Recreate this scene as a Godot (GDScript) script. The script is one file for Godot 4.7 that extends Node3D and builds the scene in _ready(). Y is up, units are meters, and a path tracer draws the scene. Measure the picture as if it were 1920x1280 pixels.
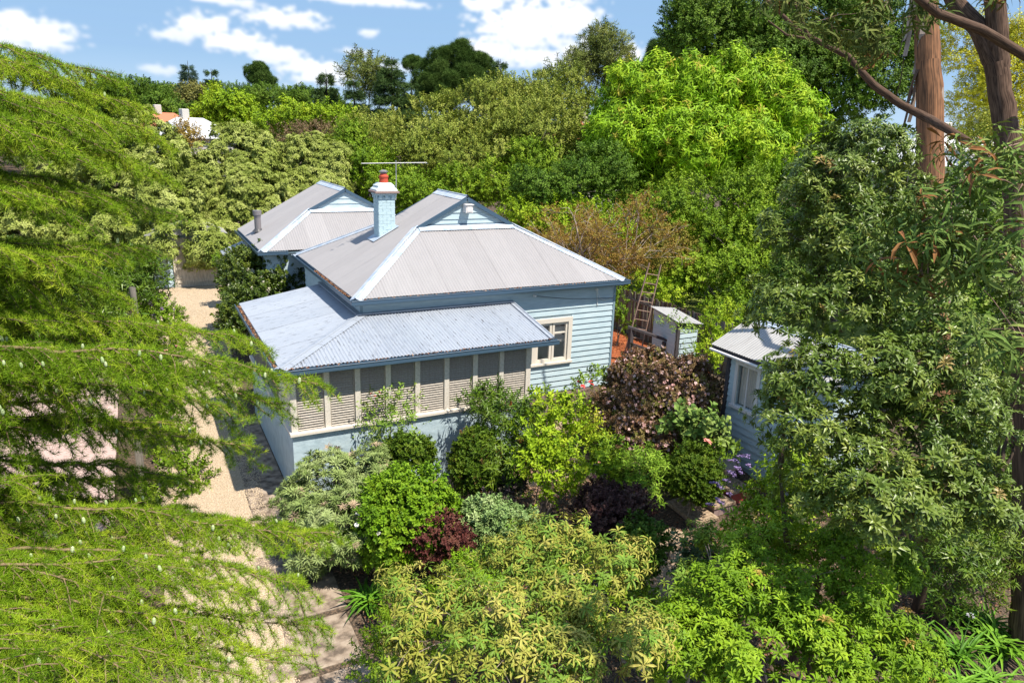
extends Node3D
# Blue weatherboard cottage in a dense garden, seen from a raised viewpoint.

var rng := RandomNumberGenerator.new()
var M := {}          # materials
var L := {}          # leaf and sprig meshes
var taken := {}

# ---------------------------------------------------------------- mesh builder
class MB:
	var v := PackedVector3Array()
	var n := PackedVector3Array()
	var uv := PackedVector2Array()
	var c := PackedColorArray()
	var ix := PackedInt32Array()
	var col := Color(1, 1, 1)
	func tri(a: Vector3, b: Vector3, d: Vector3) -> void:   # counter-clockwise seen from the front
		var m := (b - a).cross(d - a).normalized()
		var k := v.size()
		v.append_array(PackedVector3Array([a, b, d])); n.append_array(PackedVector3Array([m, m, m]))
		uv.append_array(PackedVector2Array([Vector2(a.x, a.z), Vector2(b.x, b.z), Vector2(d.x, d.z)]))
		c.append_array(PackedColorArray([col, col, col])); ix.append_array(PackedInt32Array([k, k + 2, k + 1]))
	func quad(a: Vector3, b: Vector3, d: Vector3, e: Vector3) -> void:
		var m := (b - a).cross(d - a)
		if m.length_squared() < 1e-14: m = (d - a).cross(e - a)
		m = m.normalized()
		var k := v.size()
		var w := (b - a).length(); var h := (e - a).length()
		v.append_array(PackedVector3Array([a, b, d, e])); n.append_array(PackedVector3Array([m, m, m, m]))
		uv.append_array(PackedVector2Array([Vector2(0, 0), Vector2(w, 0), Vector2(w, h), Vector2(0, h)]))
		c.append_array(PackedColorArray([col, col, col, col])); ix.append_array(PackedInt32Array([k, k + 2, k + 1, k, k + 3, k + 2]))
	func hexa(p: Array) -> void:   # p: bottom ring 0-3 counter-clockwise from above, top ring 4-7
		quad(p[3], p[2], p[1], p[0]); quad(p[4], p[5], p[6], p[7])
		for i in 4:
			var j := (i + 1) % 4
			quad(p[i], p[j], p[4 + j], p[4 + i])
	func box(a: Vector3, b: Vector3) -> void:
		hexa([Vector3(a.x, a.y, b.z), Vector3(b.x, a.y, b.z), Vector3(b.x, a.y, a.z), Vector3(a.x, a.y, a.z),
			Vector3(a.x, b.y, b.z), Vector3(b.x, b.y, b.z), Vector3(b.x, b.y, a.z), Vector3(a.x, b.y, a.z)])
	func bevel_box(a: Vector3, b: Vector3, r: float) -> void:   # top edges chamfered
		var m := b.y - r
		hexa([Vector3(a.x, a.y, b.z), Vector3(b.x, a.y, b.z), Vector3(b.x, a.y, a.z), Vector3(a.x, a.y, a.z),
			Vector3(a.x, m, b.z), Vector3(b.x, m, b.z), Vector3(b.x, m, a.z), Vector3(a.x, m, a.z)])
		hexa([Vector3(a.x, m, b.z), Vector3(b.x, m, b.z), Vector3(b.x, m, a.z), Vector3(a.x, m, a.z),
			Vector3(a.x + r, b.y, b.z - r), Vector3(b.x - r, b.y, b.z - r), Vector3(b.x - r, b.y, a.z + r), Vector3(a.x + r, b.y, a.z + r)])
	func beam(a: Vector3, b: Vector3, w: float, h: float, up := Vector3.UP) -> void:   # bar from a to b, w wide, h high, a and b at its centre
		var f := (b - a).normalized()
		var s := f.cross(up).normalized() * w * 0.5
		var u := s.cross(f).normalized() * h * 0.5
		hexa([a - s - u, a + s - u, b + s - u, b - s - u, a - s + u, a + s + u, b + s + u, b - s + u])
	func tube(p: PackedVector3Array, r: PackedFloat32Array, sides := 6) -> void:
		var base := v.size()
		var ref := Vector3(0.31, 0.2, 0.93)
		var s := Vector3.ZERO
		for i in p.size():
			var t := (p[mini(i + 1, p.size() - 1)] - p[maxi(i - 1, 0)]).normalized()
			s = (ref if s == Vector3.ZERO else s)
			s = (s - t * s.dot(t)).normalized()
			var u := t.cross(s)
			for k in sides + 1:
				var an := TAU * k / sides
				var d := s * cos(an) + u * sin(an)
				v.append(p[i] + d * r[i]); n.append(d); uv.append(Vector2(float(k) / sides, i)); c.append(col)
		for i in p.size() - 1:
			for k in sides:
				var q := base + i * (sides + 1) + k
				var w := q + sides + 1
				ix.append_array(PackedInt32Array([q, w, q + 1, q + 1, w, w + 1]))
	func lathe(prof: PackedVector2Array, at: Vector3, sides := 16) -> void:   # prof: (radius, height) from bottom to top
		for i in prof.size() - 1:
			for k in sides:
				var a := TAU * k / sides; var b := TAU * (k + 1) / sides
				var p := func(q: Vector2, an: float) -> Vector3: return at + Vector3(cos(an) * q.x, q.y, -sin(an) * q.x)
				quad(p.call(prof[i], a), p.call(prof[i], b), p.call(prof[i + 1], b), p.call(prof[i + 1], a))
	func mesh(m: Material) -> ArrayMesh:
		var am := ArrayMesh.new()
		var ar := []
		ar.resize(Mesh.ARRAY_MAX)
		ar[Mesh.ARRAY_VERTEX] = v; ar[Mesh.ARRAY_NORMAL] = n; ar[Mesh.ARRAY_TEX_UV] = uv; ar[Mesh.ARRAY_COLOR] = c; ar[Mesh.ARRAY_INDEX] = ix
		am.add_surface_from_arrays(Mesh.PRIMITIVE_TRIANGLES, ar)
		am.surface_set_material(0, m)
		return am

# ---------------------------------------------------------------- scene tree helpers
func numbered(called: String) -> String:
	taken[called] = taken.get(called, -1) + 1
	return called if taken[called] == 0 else "%s_%03d" % [called, taken[called]]

func meta(o: Node, label: String, category: String, group := "") -> void:
	o.set_meta("label", label); o.set_meta("category", category)
	if group: o.set_meta("group", group)

func thing(called: String, label: String, category: String, at := Vector3.ZERO, group := "") -> Node3D:
	var o := Node3D.new()
	o.name = numbered(called); add_child(o); o.position = at
	meta(o, label, category, group)
	return o

func put(m: Variant, called: String, mat: Material, parent: Node, at := Vector3.ZERO) -> MeshInstance3D:
	var o := MeshInstance3D.new()
	o.mesh = m.mesh(mat) if m is MB else m
	o.name = called if parent != self else numbered(called)
	parent.add_child(o, true); o.position = at
	return o

func structure(m: MB, called: String, mat: Material) -> MeshInstance3D:
	var o := put(m, called, mat, self)
	o.set_meta("kind", "structure")
	return o

func scatter(buf: PackedFloat32Array, mesh: Mesh, called: String, parent: Node) -> MultiMeshInstance3D:
	var mm := MultiMesh.new()
	mm.transform_format = MultiMesh.TRANSFORM_3D
	mm.use_colors = true
	mm.mesh = mesh
	mm.instance_count = buf.size() / 16
	mm.buffer = buf
	var o := MultiMeshInstance3D.new()
	o.multimesh = mm
	o.name = called
	parent.add_child(o, true)
	o.set_meta("kind", "stuff")
	return o

func inst(buf: PackedFloat32Array, o: Vector3, axis: Vector3, size: float, col: Color, wide := 1.0) -> void:   # a copy whose +Y runs along axis
	var y := axis.normalized()
	var h := Vector3(rng.randf() - 0.5, rng.randf() - 0.5, rng.randf() - 0.5)
	var x := y.cross(h).normalized()
	var z := x.cross(y)
	x *= size * wide; z *= size * wide; y *= size
	buf.append_array(PackedFloat32Array([x.x, y.x, z.x, o.x, x.y, y.y, z.y, o.y, x.z, y.z, z.z, o.z, col.r, col.g, col.b, 1.0]))

func ball() -> Vector3:
	var z := rng.randf_range(-1, 1)
	var a := rng.randf() * TAU
	var r := sqrt(1 - z * z)
	return Vector3(r * cos(a), z, r * sin(a))

func ground_y(x: float, z: float) -> float:
	var t := clampf((x - 0.8 * z + 6.0) / 6.5, 0, 1)
	return -0.85 + 0.85 * t * t * (3 - 2 * t) - 0.07 * clampf(z - 2.0, 0, 30)

# ---------------------------------------------------------------- materials
func srgb(c: Color) -> Color:
	return c.linear_to_srgb()

func noise_tex(freq: float, ramp: Array, seed_: int, oct := 4, kind := FastNoiseLite.TYPE_SIMPLEX_SMOOTH, size := 512) -> NoiseTexture2D:
	var n := FastNoiseLite.new()
	n.noise_type = kind; n.frequency = freq; n.fractal_octaves = oct; n.seed = seed_
	var t := NoiseTexture2D.new()
	t.width = size; t.height = size; t.seamless = true; t.noise = n
	var g := Gradient.new()
	g.offsets = PackedFloat32Array(); g.colors = PackedColorArray()
	var o := PackedFloat32Array(); var c := PackedColorArray()
	for e in ramp:
		o.append(e[0]); c.append(srgb(e[1]))
	g.offsets = o; g.colors = c
	t.color_ramp = g
	return t

func bump_tex(freq: float, strength: float, seed_: int, kind := FastNoiseLite.TYPE_SIMPLEX_SMOOTH) -> NoiseTexture2D:
	var n := FastNoiseLite.new()
	n.noise_type = kind; n.frequency = freq; n.fractal_octaves = 4; n.seed = seed_
	var t := NoiseTexture2D.new()
	t.width = 512; t.height = 512; t.seamless = true; t.noise = n
	t.as_normal_map = true; t.bump_strength = strength
	return t

func mat(key: String, col: Color, rough := 0.7, spec := 0.5) -> StandardMaterial3D:
	var m := StandardMaterial3D.new()
	m.resource_name = key
	m.albedo_color = srgb(col); m.roughness = rough; m.metallic_specular = spec
	M[key] = m
	return m

func tex_mat(key: String, ramp: Array, freq: float, scale: float, rough: float, seed_: int, bump := 0.0, stretch := Vector3.ONE) -> StandardMaterial3D:
	var m := mat(key, Color(1, 1, 1), rough)
	m.albedo_texture = noise_tex(freq, ramp, seed_)
	m.uv1_triplanar = true; m.uv1_world_triplanar = true
	m.uv1_scale = stretch * scale
	if bump > 0:
		m.normal_enabled = true; m.normal_texture = bump_tex(freq * 2.0, bump * 8.0, seed_ + 7); m.normal_scale = 1.0
	return m

func leaf_mat(key: String, rough := 0.5, through := 0.5, spec := 0.5) -> StandardMaterial3D:
	var m := mat(key, Color(1, 1, 1), rough, spec)
	m.vertex_color_use_as_albedo = true
	m.backlight_enabled = through > 0
	m.backlight = Color(through * 0.92, through, through * 0.4)
	m.cull_mode = BaseMaterial3D.CULL_DISABLED
	return m

func roof_tex(base: Color, dark: Color, rust: Color, rust_amount: float, seed_: int) -> ImageTexture:
	# painted sheet: streaks that run down the slope (v), blotches, and flecks where the paint has gone
	var S := 512
	var im := Image.create(S, S, false, Image.FORMAT_RGB8)
	var a := FastNoiseLite.new(); a.seed = seed_; a.frequency = 0.012; a.fractal_octaves = 4
	var b := FastNoiseLite.new(); b.seed = seed_ + 3; b.frequency = 0.09; b.fractal_octaves = 3
	for y in S:
		for x in S:
			var blot := a.get_noise_2d(x, y) * 0.5 + 0.5
			var streak := b.get_noise_2d(x * 1.6, y * 0.10) * 0.5 + 0.5
			var k := clampf((blot * 0.6 + streak * 0.5 - 0.35) * 1.1, 0, 1)
			var c := base.lerp(dark, k)
			var fleck := b.get_noise_2d(x * 0.9 + 900, y * 0.16 + 300)
			if fleck > 1.0 - rust_amount: c = c.lerp(rust, clampf((fleck - 1.0 + rust_amount) * 16.0, 0, 0.9))
			im.set_pixel(x, y, srgb(c))
	return ImageTexture.create_from_image(im)

func wood_tex(lo: Color, hi: Color, seed_: int) -> ImageTexture:
	var im := Image.create(256, 256, false, Image.FORMAT_RGB8)
	var b := FastNoiseLite.new(); b.seed = seed_; b.frequency = 0.03; b.fractal_octaves = 4
	for y in 256:
		for x in 256:
			var k := clampf(b.get_noise_2d(x * 3.5, y * 0.35) * 0.8 + b.get_noise_2d(x, y) * 0.4 + 0.5, 0, 1)
			im.set_pixel(x, y, srgb(lo.lerp(hi, k)))
	return ImageTexture.create_from_image(im)

func bark_mat(key: String, lo: Color, hi: Color, seed_: int) -> void:
	var m := mat(key, Color(1, 1, 1), 0.9, 0.2)
	m.albedo_texture = wood_tex(lo, hi, seed_)
	m.uv1_triplanar = true; m.uv1_world_triplanar = true; m.uv1_scale = Vector3(1.2, 0.5, 1.2)

func make_materials() -> void:
	var a := 0
	for t in [["board_a", 0.0], ["board_b", 0.012], ["board_c", -0.014]]:
		var d: float = t[1]
		tex_mat(t[0], [[0.25, Color(0.40 + d, 0.515 + d, 0.57 + d)], [0.55, Color(0.455 + d, 0.57 + d, 0.625 + d)], [0.8, Color(0.49 + d, 0.595 + d, 0.635 + d)]], 0.02, 0.6, 0.6, 11 + a, 0.0, Vector3(0.35, 2.0, 0.35))
		a += 1
	tex_mat("render_wall", [[0.2, Color(0.37, 0.48, 0.545)], [0.5, Color(0.43, 0.545, 0.61)], [0.85, Color(0.46, 0.575, 0.635)]], 0.012, 0.5, 0.8, 31, 0.15)
	mat("trim_cream", Color(0.68, 0.62, 0.54), 0.55)
	tex_mat("post_cream", [[0.2, Color(0.58, 0.53, 0.46)], [0.6, Color(0.68, 0.62, 0.545)]], 0.03, 1.0, 0.55, 35)
	tex_mat("slat", [[0.2, Color(0.3, 0.26, 0.22)], [0.55, Color(0.39, 0.345, 0.295)], [0.85, Color(0.44, 0.4, 0.345)]], 0.03, 1.2, 0.6, 37)
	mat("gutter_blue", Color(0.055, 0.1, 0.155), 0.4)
	mat("fascia_blue", Color(0.2, 0.29, 0.345), 0.5)
	tex_mat("cap_metal", [[0.25, Color(0.28, 0.36, 0.47)], [0.5, Color(0.4, 0.45, 0.52)], [0.8, Color(0.5, 0.52, 0.56)]], 0.015, 0.5, 0.45, 41)
	for i in 3:
		var d := -0.012 + 0.012 * i
		var m := mat("roof_grey_%d" % i, Color(1, 1, 1), 0.55)
		m.albedo_texture = roof_tex(Color(0.302 + d, 0.29 + d, 0.297 + d), Color(0.252 + d, 0.243 + d, 0.248 + d), Color(0.3, 0.25, 0.22), 0.26, 100 + i)
		m.uv1_scale = Vector3(0.9, 0.22, 1)
		m = mat("roof_blue_%d" % i, Color(1, 1, 1), 0.5)
		m.albedo_texture = roof_tex(Color(0.31 + d, 0.34 + d, 0.39 + d), Color(0.25 + d, 0.285 + d, 0.35 + d), Color(0.09, 0.09, 0.1), 0.54, 200 + i)
		m.uv1_scale = Vector3(0.7, 0.3, 1)
		m = mat("roof_shed_%d" % i, Color(1, 1, 1), 0.55)
		m.albedo_texture = roof_tex(Color(0.36 + d, 0.355 + d, 0.35 + d), Color(0.26 + d, 0.25 + d, 0.245 + d), Color(0.2, 0.17, 0.14), 0.4, 300 + i)
		m.uv1_scale = Vector3(0.8, 0.3, 1)
		m = mat("roof_rust_%d" % i, Color(1, 1, 1), 0.85)
		m.albedo_texture = roof_tex(Color(0.42 + d, 0.31 + d, 0.275 + d), Color(0.3 + d, 0.21 + d, 0.185 + d), Color(0.14, 0.07, 0.05), 0.55, 400 + i)
		m.uv1_scale = Vector3(0.8, 0.3, 1)
	tex_mat("chimney_paint", [[0.2, Color(0.36, 0.5, 0.57)], [0.5, Color(0.47, 0.62, 0.68)], [0.8, Color(0.55, 0.68, 0.72)]], 0.03, 2.0, 0.8, 51, 0.2)
	tex_mat("chimney_cap", [[0.2, Color(0.5, 0.6, 0.64)], [0.6, Color(0.66, 0.72, 0.74)]], 0.03, 2.0, 0.8, 53)
	tex_mat("bare_brick", [[0.2, Color(0.2, 0.13, 0.12)], [0.7, Color(0.33, 0.24, 0.22)]], 0.05, 2.0, 0.9, 54)
	mat("terracotta", Color(0.5, 0.07, 0.035), 0.7)
	mat("dark_metal", Color(0.05, 0.05, 0.055), 0.45)
	mat("flue_metal", Color(0.26, 0.24, 0.25), 0.4).metallic = 0.4
	mat("galv", Color(0.42, 0.42, 0.43), 0.4).metallic = 0.5
	mat("white_paint", Color(0.72, 0.69, 0.68), 0.6)
	mat("porcelain", Color(0.75, 0.75, 0.73), 0.25)
	mat("cable", Color(0.03, 0.03, 0.035), 0.6)
	mat("interior", Color(0.38, 0.35, 0.31), 0.9)
	mat("blind", Color(0.25, 0.24, 0.24), 0.9)
	var g := mat("glass", Color(0.05, 0.06, 0.065), 0.03)
	g.transparency = BaseMaterial3D.TRANSPARENCY_ALPHA
	g.albedo_color = Color(0.6, 0.65, 0.68, 0.12)
	for t in [["timber_grey", Color(0.13, 0.115, 0.1), Color(0.27, 0.245, 0.215), 61], ["timber_brown", Color(0.075, 0.05, 0.038), Color(0.2, 0.14, 0.11), 62], ["timber_charcoal", Color(0.055, 0.05, 0.055), Color(0.1, 0.09, 0.095), 63],
			["door_cream", Color(0.4, 0.35, 0.28), Color(0.7, 0.64, 0.54), 64], ["ladder_wood", Color(0.2, 0.13, 0.1), Color(0.36, 0.25, 0.2), 65]]:
		bark_mat(t[0], t[1], t[2], t[3])
	bark_mat("bark_grey", Color(0.1, 0.085, 0.07), Color(0.27, 0.235, 0.2), 71)
	bark_mat("bark_pale", Color(0.22, 0.17, 0.14), Color(0.42, 0.34, 0.29), 72)
	bark_mat("bark_dark", Color(0.035, 0.026, 0.02), Color(0.095, 0.07, 0.052), 73)
	bark_mat("bark_twig", Color(0.12, 0.085, 0.05), Color(0.3, 0.22, 0.13), 76)
	bark_mat("bark_gum", Color(0.07, 0.045, 0.033), Color(0.34, 0.17, 0.09), 74)
	bark_mat("bark_gum_dark", Color(0.04, 0.026, 0.02), Color(0.17, 0.11, 0.08), 75)
	for k in ["bark_gum", "bark_gum_dark"]:
		M[k].uv1_triplanar = false; M[k].uv1_scale = Vector3(2.0, 0.13, 1)
	tex_mat("soil", [[0.2, Color(0.035, 0.025, 0.017)], [0.5, Color(0.085, 0.06, 0.04)], [0.75, Color(0.16, 0.105, 0.068)], [0.95, Color(0.23, 0.16, 0.11)]], 0.035, 0.9, 0.95, 81, 0.6)
	tex_mat("gravel", [[0.15, Color(0.28, 0.21, 0.14)], [0.45, Color(0.5, 0.395, 0.275)], [0.8, Color(0.62, 0.5, 0.37)]], 0.07, 0.8, 0.95, 82, 0.9)
	tex_mat("concrete", [[0.15, Color(0.1, 0.075, 0.055)], [0.45, Color(0.23, 0.175, 0.13)], [0.75, Color(0.33, 0.265, 0.205)]], 0.013, 0.55, 0.9, 83, 0.35)
	tex_mat("sandstone", [[0.15, Color(0.17, 0.12, 0.08)], [0.5, Color(0.33, 0.24, 0.16)], [0.85, Color(0.42, 0.33, 0.24)]], 0.02, 0.9, 0.9, 84, 0.4)
	tex_mat("paver_brown", [[0.15, Color(0.14, 0.08, 0.05)], [0.5, Color(0.27, 0.16, 0.1)], [0.85, Color(0.36, 0.24, 0.17)]], 0.02, 0.9, 0.9, 85, 0.3)
	tex_mat("red_mulch", [[0.15, Color(0.12, 0.03, 0.012)], [0.5, Color(0.33, 0.085, 0.025)], [0.85, Color(0.5, 0.17, 0.06)]], 0.06, 1.2, 0.95, 86, 0.8)
	tex_mat("lawn", [[0.15, Color(0.1, 0.15, 0.015)], [0.5, Color(0.2, 0.26, 0.035)], [0.85, Color(0.3, 0.34, 0.06)]], 0.03, 0.5, 0.95, 87, 0.5)
	mat("red_step", Color(0.33, 0.06, 0.045), 0.7)
	mat("tile_roof", Color(0.45, 0.16, 0.085), 0.85)
	mat("far_white", Color(0.66, 0.67, 0.7), 0.6)
	mat("far_wall", Color(0.5, 0.48, 0.45), 0.8)
	mat("bowl", Color(0.5, 0.42, 0.34), 0.8)
	leaf_mat("leaf", 0.55, 0.42, 0.3); leaf_mat("leaf_glossy", 0.4, 0.3, 0.4); leaf_mat("leaf_matt", 0.7, 0.3, 0.2); leaf_mat("needle", 0.6, 0.4, 0.25); leaf_mat("petal", 0.6, 0.6, 0.3)
	mat("chip", Color(1, 1, 1), 0.9).vertex_color_use_as_albedo = true

# ---------------------------------------------------------------- leaves and sprigs (stem along +Y, about one unit long)
func leaf(b: MB, o: Vector3, dir: Vector3, face: Vector3, ln: float, w: float, droop := 0.15, widest := 0.45) -> void:
	var d := dir.normalized()
	var s := d.cross(face).normalized()
	var up := s.cross(d).normalized()
	var mid := o + d * ln * widest + up * ln * droop * 0.35
	var tip := o + d * ln - up * ln * droop
	var l := mid - s * w * 0.5 + up * w * 0.14
	var r := mid + s * w * 0.5 + up * w * 0.14
	b.tri(o, r, mid); b.tri(o, mid, l); b.tri(mid, r, tip); b.tri(mid, tip, l)

func arched(b: MB, o: Vector3, dir: Vector3, face: Vector3, ln: float, w: float, droop: float) -> void:
	# a long leaf that bends over: three lengths, folded along the midrib
	var d := dir.normalized()
	var s := d.cross(face).normalized()
	var p := [o]; var l := [o]; var r := [o]
	var q := o
	var e := d
	for i in 3:
		e = (e + Vector3.DOWN * droop * 0.55).normalized()
		q += e * ln / 3.0
		var up := s.cross(e)
		var hw: float = w * 0.5 * [0.8, 1.0, 0.0][i]
		p.append(q); l.append(q - s * hw + up * hw * 0.3); r.append(q + s * hw + up * hw * 0.3)
	for i in 3:
		if i == 0: b.tri(p[0], r[1], p[1]); b.tri(p[0], p[1], l[1])
		elif i == 2: b.tri(p[2], r[2], p[3]); b.tri(p[2], p[3], l[2])
		else: b.quad(p[1], r[1], r[2], p[2]); b.quad(l[1], p[1], p[2], l[2])

func fountain(count: int, ln: float, w: float, droop: float, seed_: int) -> MB:
	var b := MB.new()
	var r := RandomNumberGenerator.new(); r.seed = seed_
	b.col = Color(0.9, 0.6, 0.5)
	b.tube(PackedVector3Array([Vector3(0, -0.45, 0), Vector3(0.01, 0, 0)]), PackedFloat32Array([0.014, 0.008]), 3)
	for i in count:
		var a := i * 2.39996
		var t := float(i) / count
		var tone := r.randf_range(0.75, 1.22)
		b.col = Color(tone, tone * r.randf_range(0.9, 1.05), tone * 0.95)
		arched(b, Vector3(0, -0.3 * (1 - t), 0), Vector3(cos(a), r.randf_range(0.1, 0.5) + 0.7 * t, sin(a)), Vector3.UP, ln * r.randf_range(0.75, 1.15), w, droop * r.randf_range(0.6, 1.3))
	return b

func sprig(count: int, ln: float, w: float, spread: float, droop: float, stem_col: Color, seed_: int, widest := 0.45) -> MB:
	var b := MB.new()
	var r := RandomNumberGenerator.new(); r.seed = seed_
	b.col = stem_col
	b.tube(PackedVector3Array([Vector3.ZERO, Vector3(0.02, 0.5, 0.01), Vector3(0, 0.9, 0)]), PackedFloat32Array([0.012, 0.009, 0.004]), 3)
	for i in count:
		var t := 0.12 + 0.8 * i / maxf(1, count - 1)
		var a := i * 2.4 + r.randf_range(-0.3, 0.3)
		var out := Vector3(cos(a), 0, sin(a))
		var k := spread * (1.15 - 0.6 * t) * r.randf_range(0.8, 1.2)
		var tone := r.randf_range(0.78, 1.2)
		b.col = Color(tone, tone, tone * r.randf_range(0.85, 1.1))
		leaf(b, Vector3(0, t, 0), out * k + Vector3.UP * (0.35 + 0.5 * t), Vector3.UP + out * -0.3 + Vector3(r.randf_range(-.4, .4), 0, r.randf_range(-.4, .4)), ln * r.randf_range(0.75, 1.15), w * r.randf_range(0.85, 1.15), droop * r.randf_range(0.4, 1.5), widest)
	return b

func rosette(count: int, ln: float, w: float, lift: float, droop: float, seed_: int) -> MB:
	var b := MB.new()
	var r := RandomNumberGenerator.new(); r.seed = seed_
	for i in count:
		var a := i * 2.39996
		var ring := float(i) / count
		var out := Vector3(cos(a), 0, sin(a))
		var tone := r.randf_range(0.75, 1.2)
		b.col = Color(tone, tone, tone * 0.95)
		leaf(b, Vector3(0, 0.06 * ring, 0), out + Vector3.UP * (lift + 1.1 * ring * ring) * r.randf_range(0.7, 1.3), Vector3.UP, ln * r.randf_range(0.8, 1.1) * (1.0 - 0.35 * ring), w, droop * r.randf_range(0.3, 1.6), 0.62)
	return b

func tuft(count: int, ln: float, w: float, low: float, seed_: int) -> MB:
	var b := MB.new()
	var r := RandomNumberGenerator.new(); r.seed = seed_
	for i in count:
		var a := i * 2.39996
		var y := lerpf(low, 0.95, (i + 0.5) / count)
		var h := sqrt(maxf(0.0, 1 - y * y))
		var d := Vector3(cos(a) * h, y, sin(a) * h)
		var s := d.cross(Vector3(r.randf() - .5, r.randf() - .5, r.randf() - .5)).normalized() * w * 0.5
		var tone := r.randf_range(0.75, 1.25)
		b.col = Color(tone, tone, tone)
		var e := d * ln * r.randf_range(0.75, 1.1)
		b.quad(-s, s, e + s * 0.35, e - s * 0.35)
	return b

func spray(seed_: int) -> MB:   # a flat fan of needle-clad twigs for distant conifers
	var b := MB.new()
	var r := RandomNumberGenerator.new(); r.seed = seed_
	for i in 26:
		var t := r.randf_range(0.05, 0.95)
		var side := -1.0 if i % 2 == 0 else 1.0
		var d := Vector3(side * r.randf_range(0.4, 1.0), r.randf_range(0.4, 1.0), r.randf_range(-0.35, 0.35)).normalized()
		var tone := r.randf_range(0.7, 1.25)
		b.col = Color(tone, tone, tone)
		leaf(b, Vector3(0, t, 0), d, Vector3(r.randf_range(-.4, .4), r.randf_range(-.2, .2), 1), r.randf_range(0.16, 0.34) * (1.2 - 0.6 * t), 0.045, 0.2)
	return b

func strap(ln: float, w: float, arch: float, seed_: int) -> MB:   # one long arching leaf in the XY plane
	var b := MB.new()
	var pts := []
	for i in 7:
		var t := i / 6.0
		pts.append(Vector3(ln * (0.25 * t + arch * t * t), ln * (t * 0.95 - arch * 0.95 * t * t), 0))
	for i in 6:
		var w0 := w * 0.5 * (1.0 - pow(i / 6.0, 3)); var w1 := w * 0.5 * (1.0 - pow((i + 1) / 6.0, 3))
		var fold := Vector3(-0.3, 0.3, 0)
		var a: Vector3 = pts[i]; var d: Vector3 = pts[i + 1]
		b.quad(a, d, d + Vector3(0, 0, -w1) + fold * w1, a + Vector3(0, 0, -w0) + fold * w0)
		b.quad(a + Vector3(0, 0, w0) + fold * w0, d + Vector3(0, 0, w1) + fold * w1, d, a)
	return b

func bloom(petals: int, ln: float, w: float, lift: float) -> MB:
	var b := MB.new()
	for i in petals:
		var a := TAU * i / petals
		var t := 0.9 + 0.2 * (i % 3) / 2.0
		b.col = Color(t, t, t)
		leaf(b, Vector3.ZERO, Vector3(cos(a), lift + 0.25 * (i % 3), sin(a)), Vector3.UP, ln, w, 0.2, 0.6)
	return b

func make_leaves() -> void:
	var stem := Color(0.9, 0.6, 0.5)
	for q in [["broad", 11, 0.36, 0.2, 1.0, 0.22, 0.45], ["small", 18, 0.2, 0.11, 1.0, 0.12, 0.5], ["narrow", 12, 0.5, 0.105, 0.9, 0.3, 0.4], ["hang", 10, 0.5, 0.17, 1.2, 0.6, 0.4], ["tiny", 13, 0.34, 0.23, 1.0, 0.12, 0.5], ["airy", 7, 0.34, 0.15, 1.1, 0.25, 0.45], ["round", 7, 0.5, 0.42, 1.1, 0.2, 0.5], ["gumleaf", 8, 0.75, 0.11, 1.0, 0.35, 0.35], ["cherry", 9, 0.52, 0.125, 1.25, 0.65, 0.4]]:
		L[q[0]] = [sprig(q[1], q[2], q[3], q[4], q[5], stem, 5, q[6]), sprig(q[1] + 1, q[2] * 1.05, q[3], q[4] * 1.1, q[5], stem, 17, q[6])]
	L.rosette = [rosette(14, 0.55, 0.125, 0.35, 0.2, 3), rosette(12, 0.6, 0.13, 0.15, 0.3, 8)]
	L.fountain = [fountain(11, 0.6, 0.125, 0.75, 3), fountain(9, 0.65, 0.13, 0.9, 8)]
	L.gumhang = [fountain(6, 0.95, 0.13, 1.3, 5), fountain(7, 0.85, 0.12, 1.0, 9)]
	L.fine_rosette = [rosette(20, 0.55, 0.07, 0.35, 0.15, 3), rosette(16, 0.6, 0.075, 0.6, 0.2, 8)]
	L.spray = [spray(3), spray(9)]
	L.pine = [tuft(22, 0.6, 0.035, -0.3, 4), tuft(26, 0.55, 0.035, -0.2, 5)]

func made(key: String, k: int, material: String) -> ArrayMesh:
	var id := "%s/%d/%s" % [key, k, material]
	if not L.has(id): L[id] = L[key][k].mesh(M[material])
	return L[id]

# ---------------------------------------------------------------- plants
func limb_path(a: Vector3, b: Vector3, sag: float, steps := 5) -> PackedVector3Array:
	var p := PackedVector3Array()
	var side := Vector3(rng.randf_range(-1, 1), 0, rng.randf_range(-1, 1)) * (b - a).length() * 0.08
	for i in steps + 1:
		var t := float(i) / steps
		p.append(a.lerp(b, t) + side * sin(t * PI) + Vector3.UP * sag * (b - a).length() * sin(t * PI) + (ball() * 0.02 * (b - a).length() if i > 0 and i < steps else Vector3.ZERO))
	return p

func tapered(n: int, r0: float, r1: float) -> PackedFloat32Array:
	var r := PackedFloat32Array()
	for i in n: r.append(lerpf(r0, r1, float(i) / (n - 1)))
	return r

func tint(sp: Dictionary, k: float) -> Color:
	if sp.has("accent") and rng.randf() < sp.accent[1]: return sp.accent[0]
	var c: Array = sp.cols
	var t := clampf(k * 0.55 + rng.randf() * 0.45, 0, 1) * 2.0
	var a: Color = c[0]; var b: Color = c[1]; var d: Color = c[2]
	return a.lerp(b, t) if t < 1 else b.lerp(d, t - 1)

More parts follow.
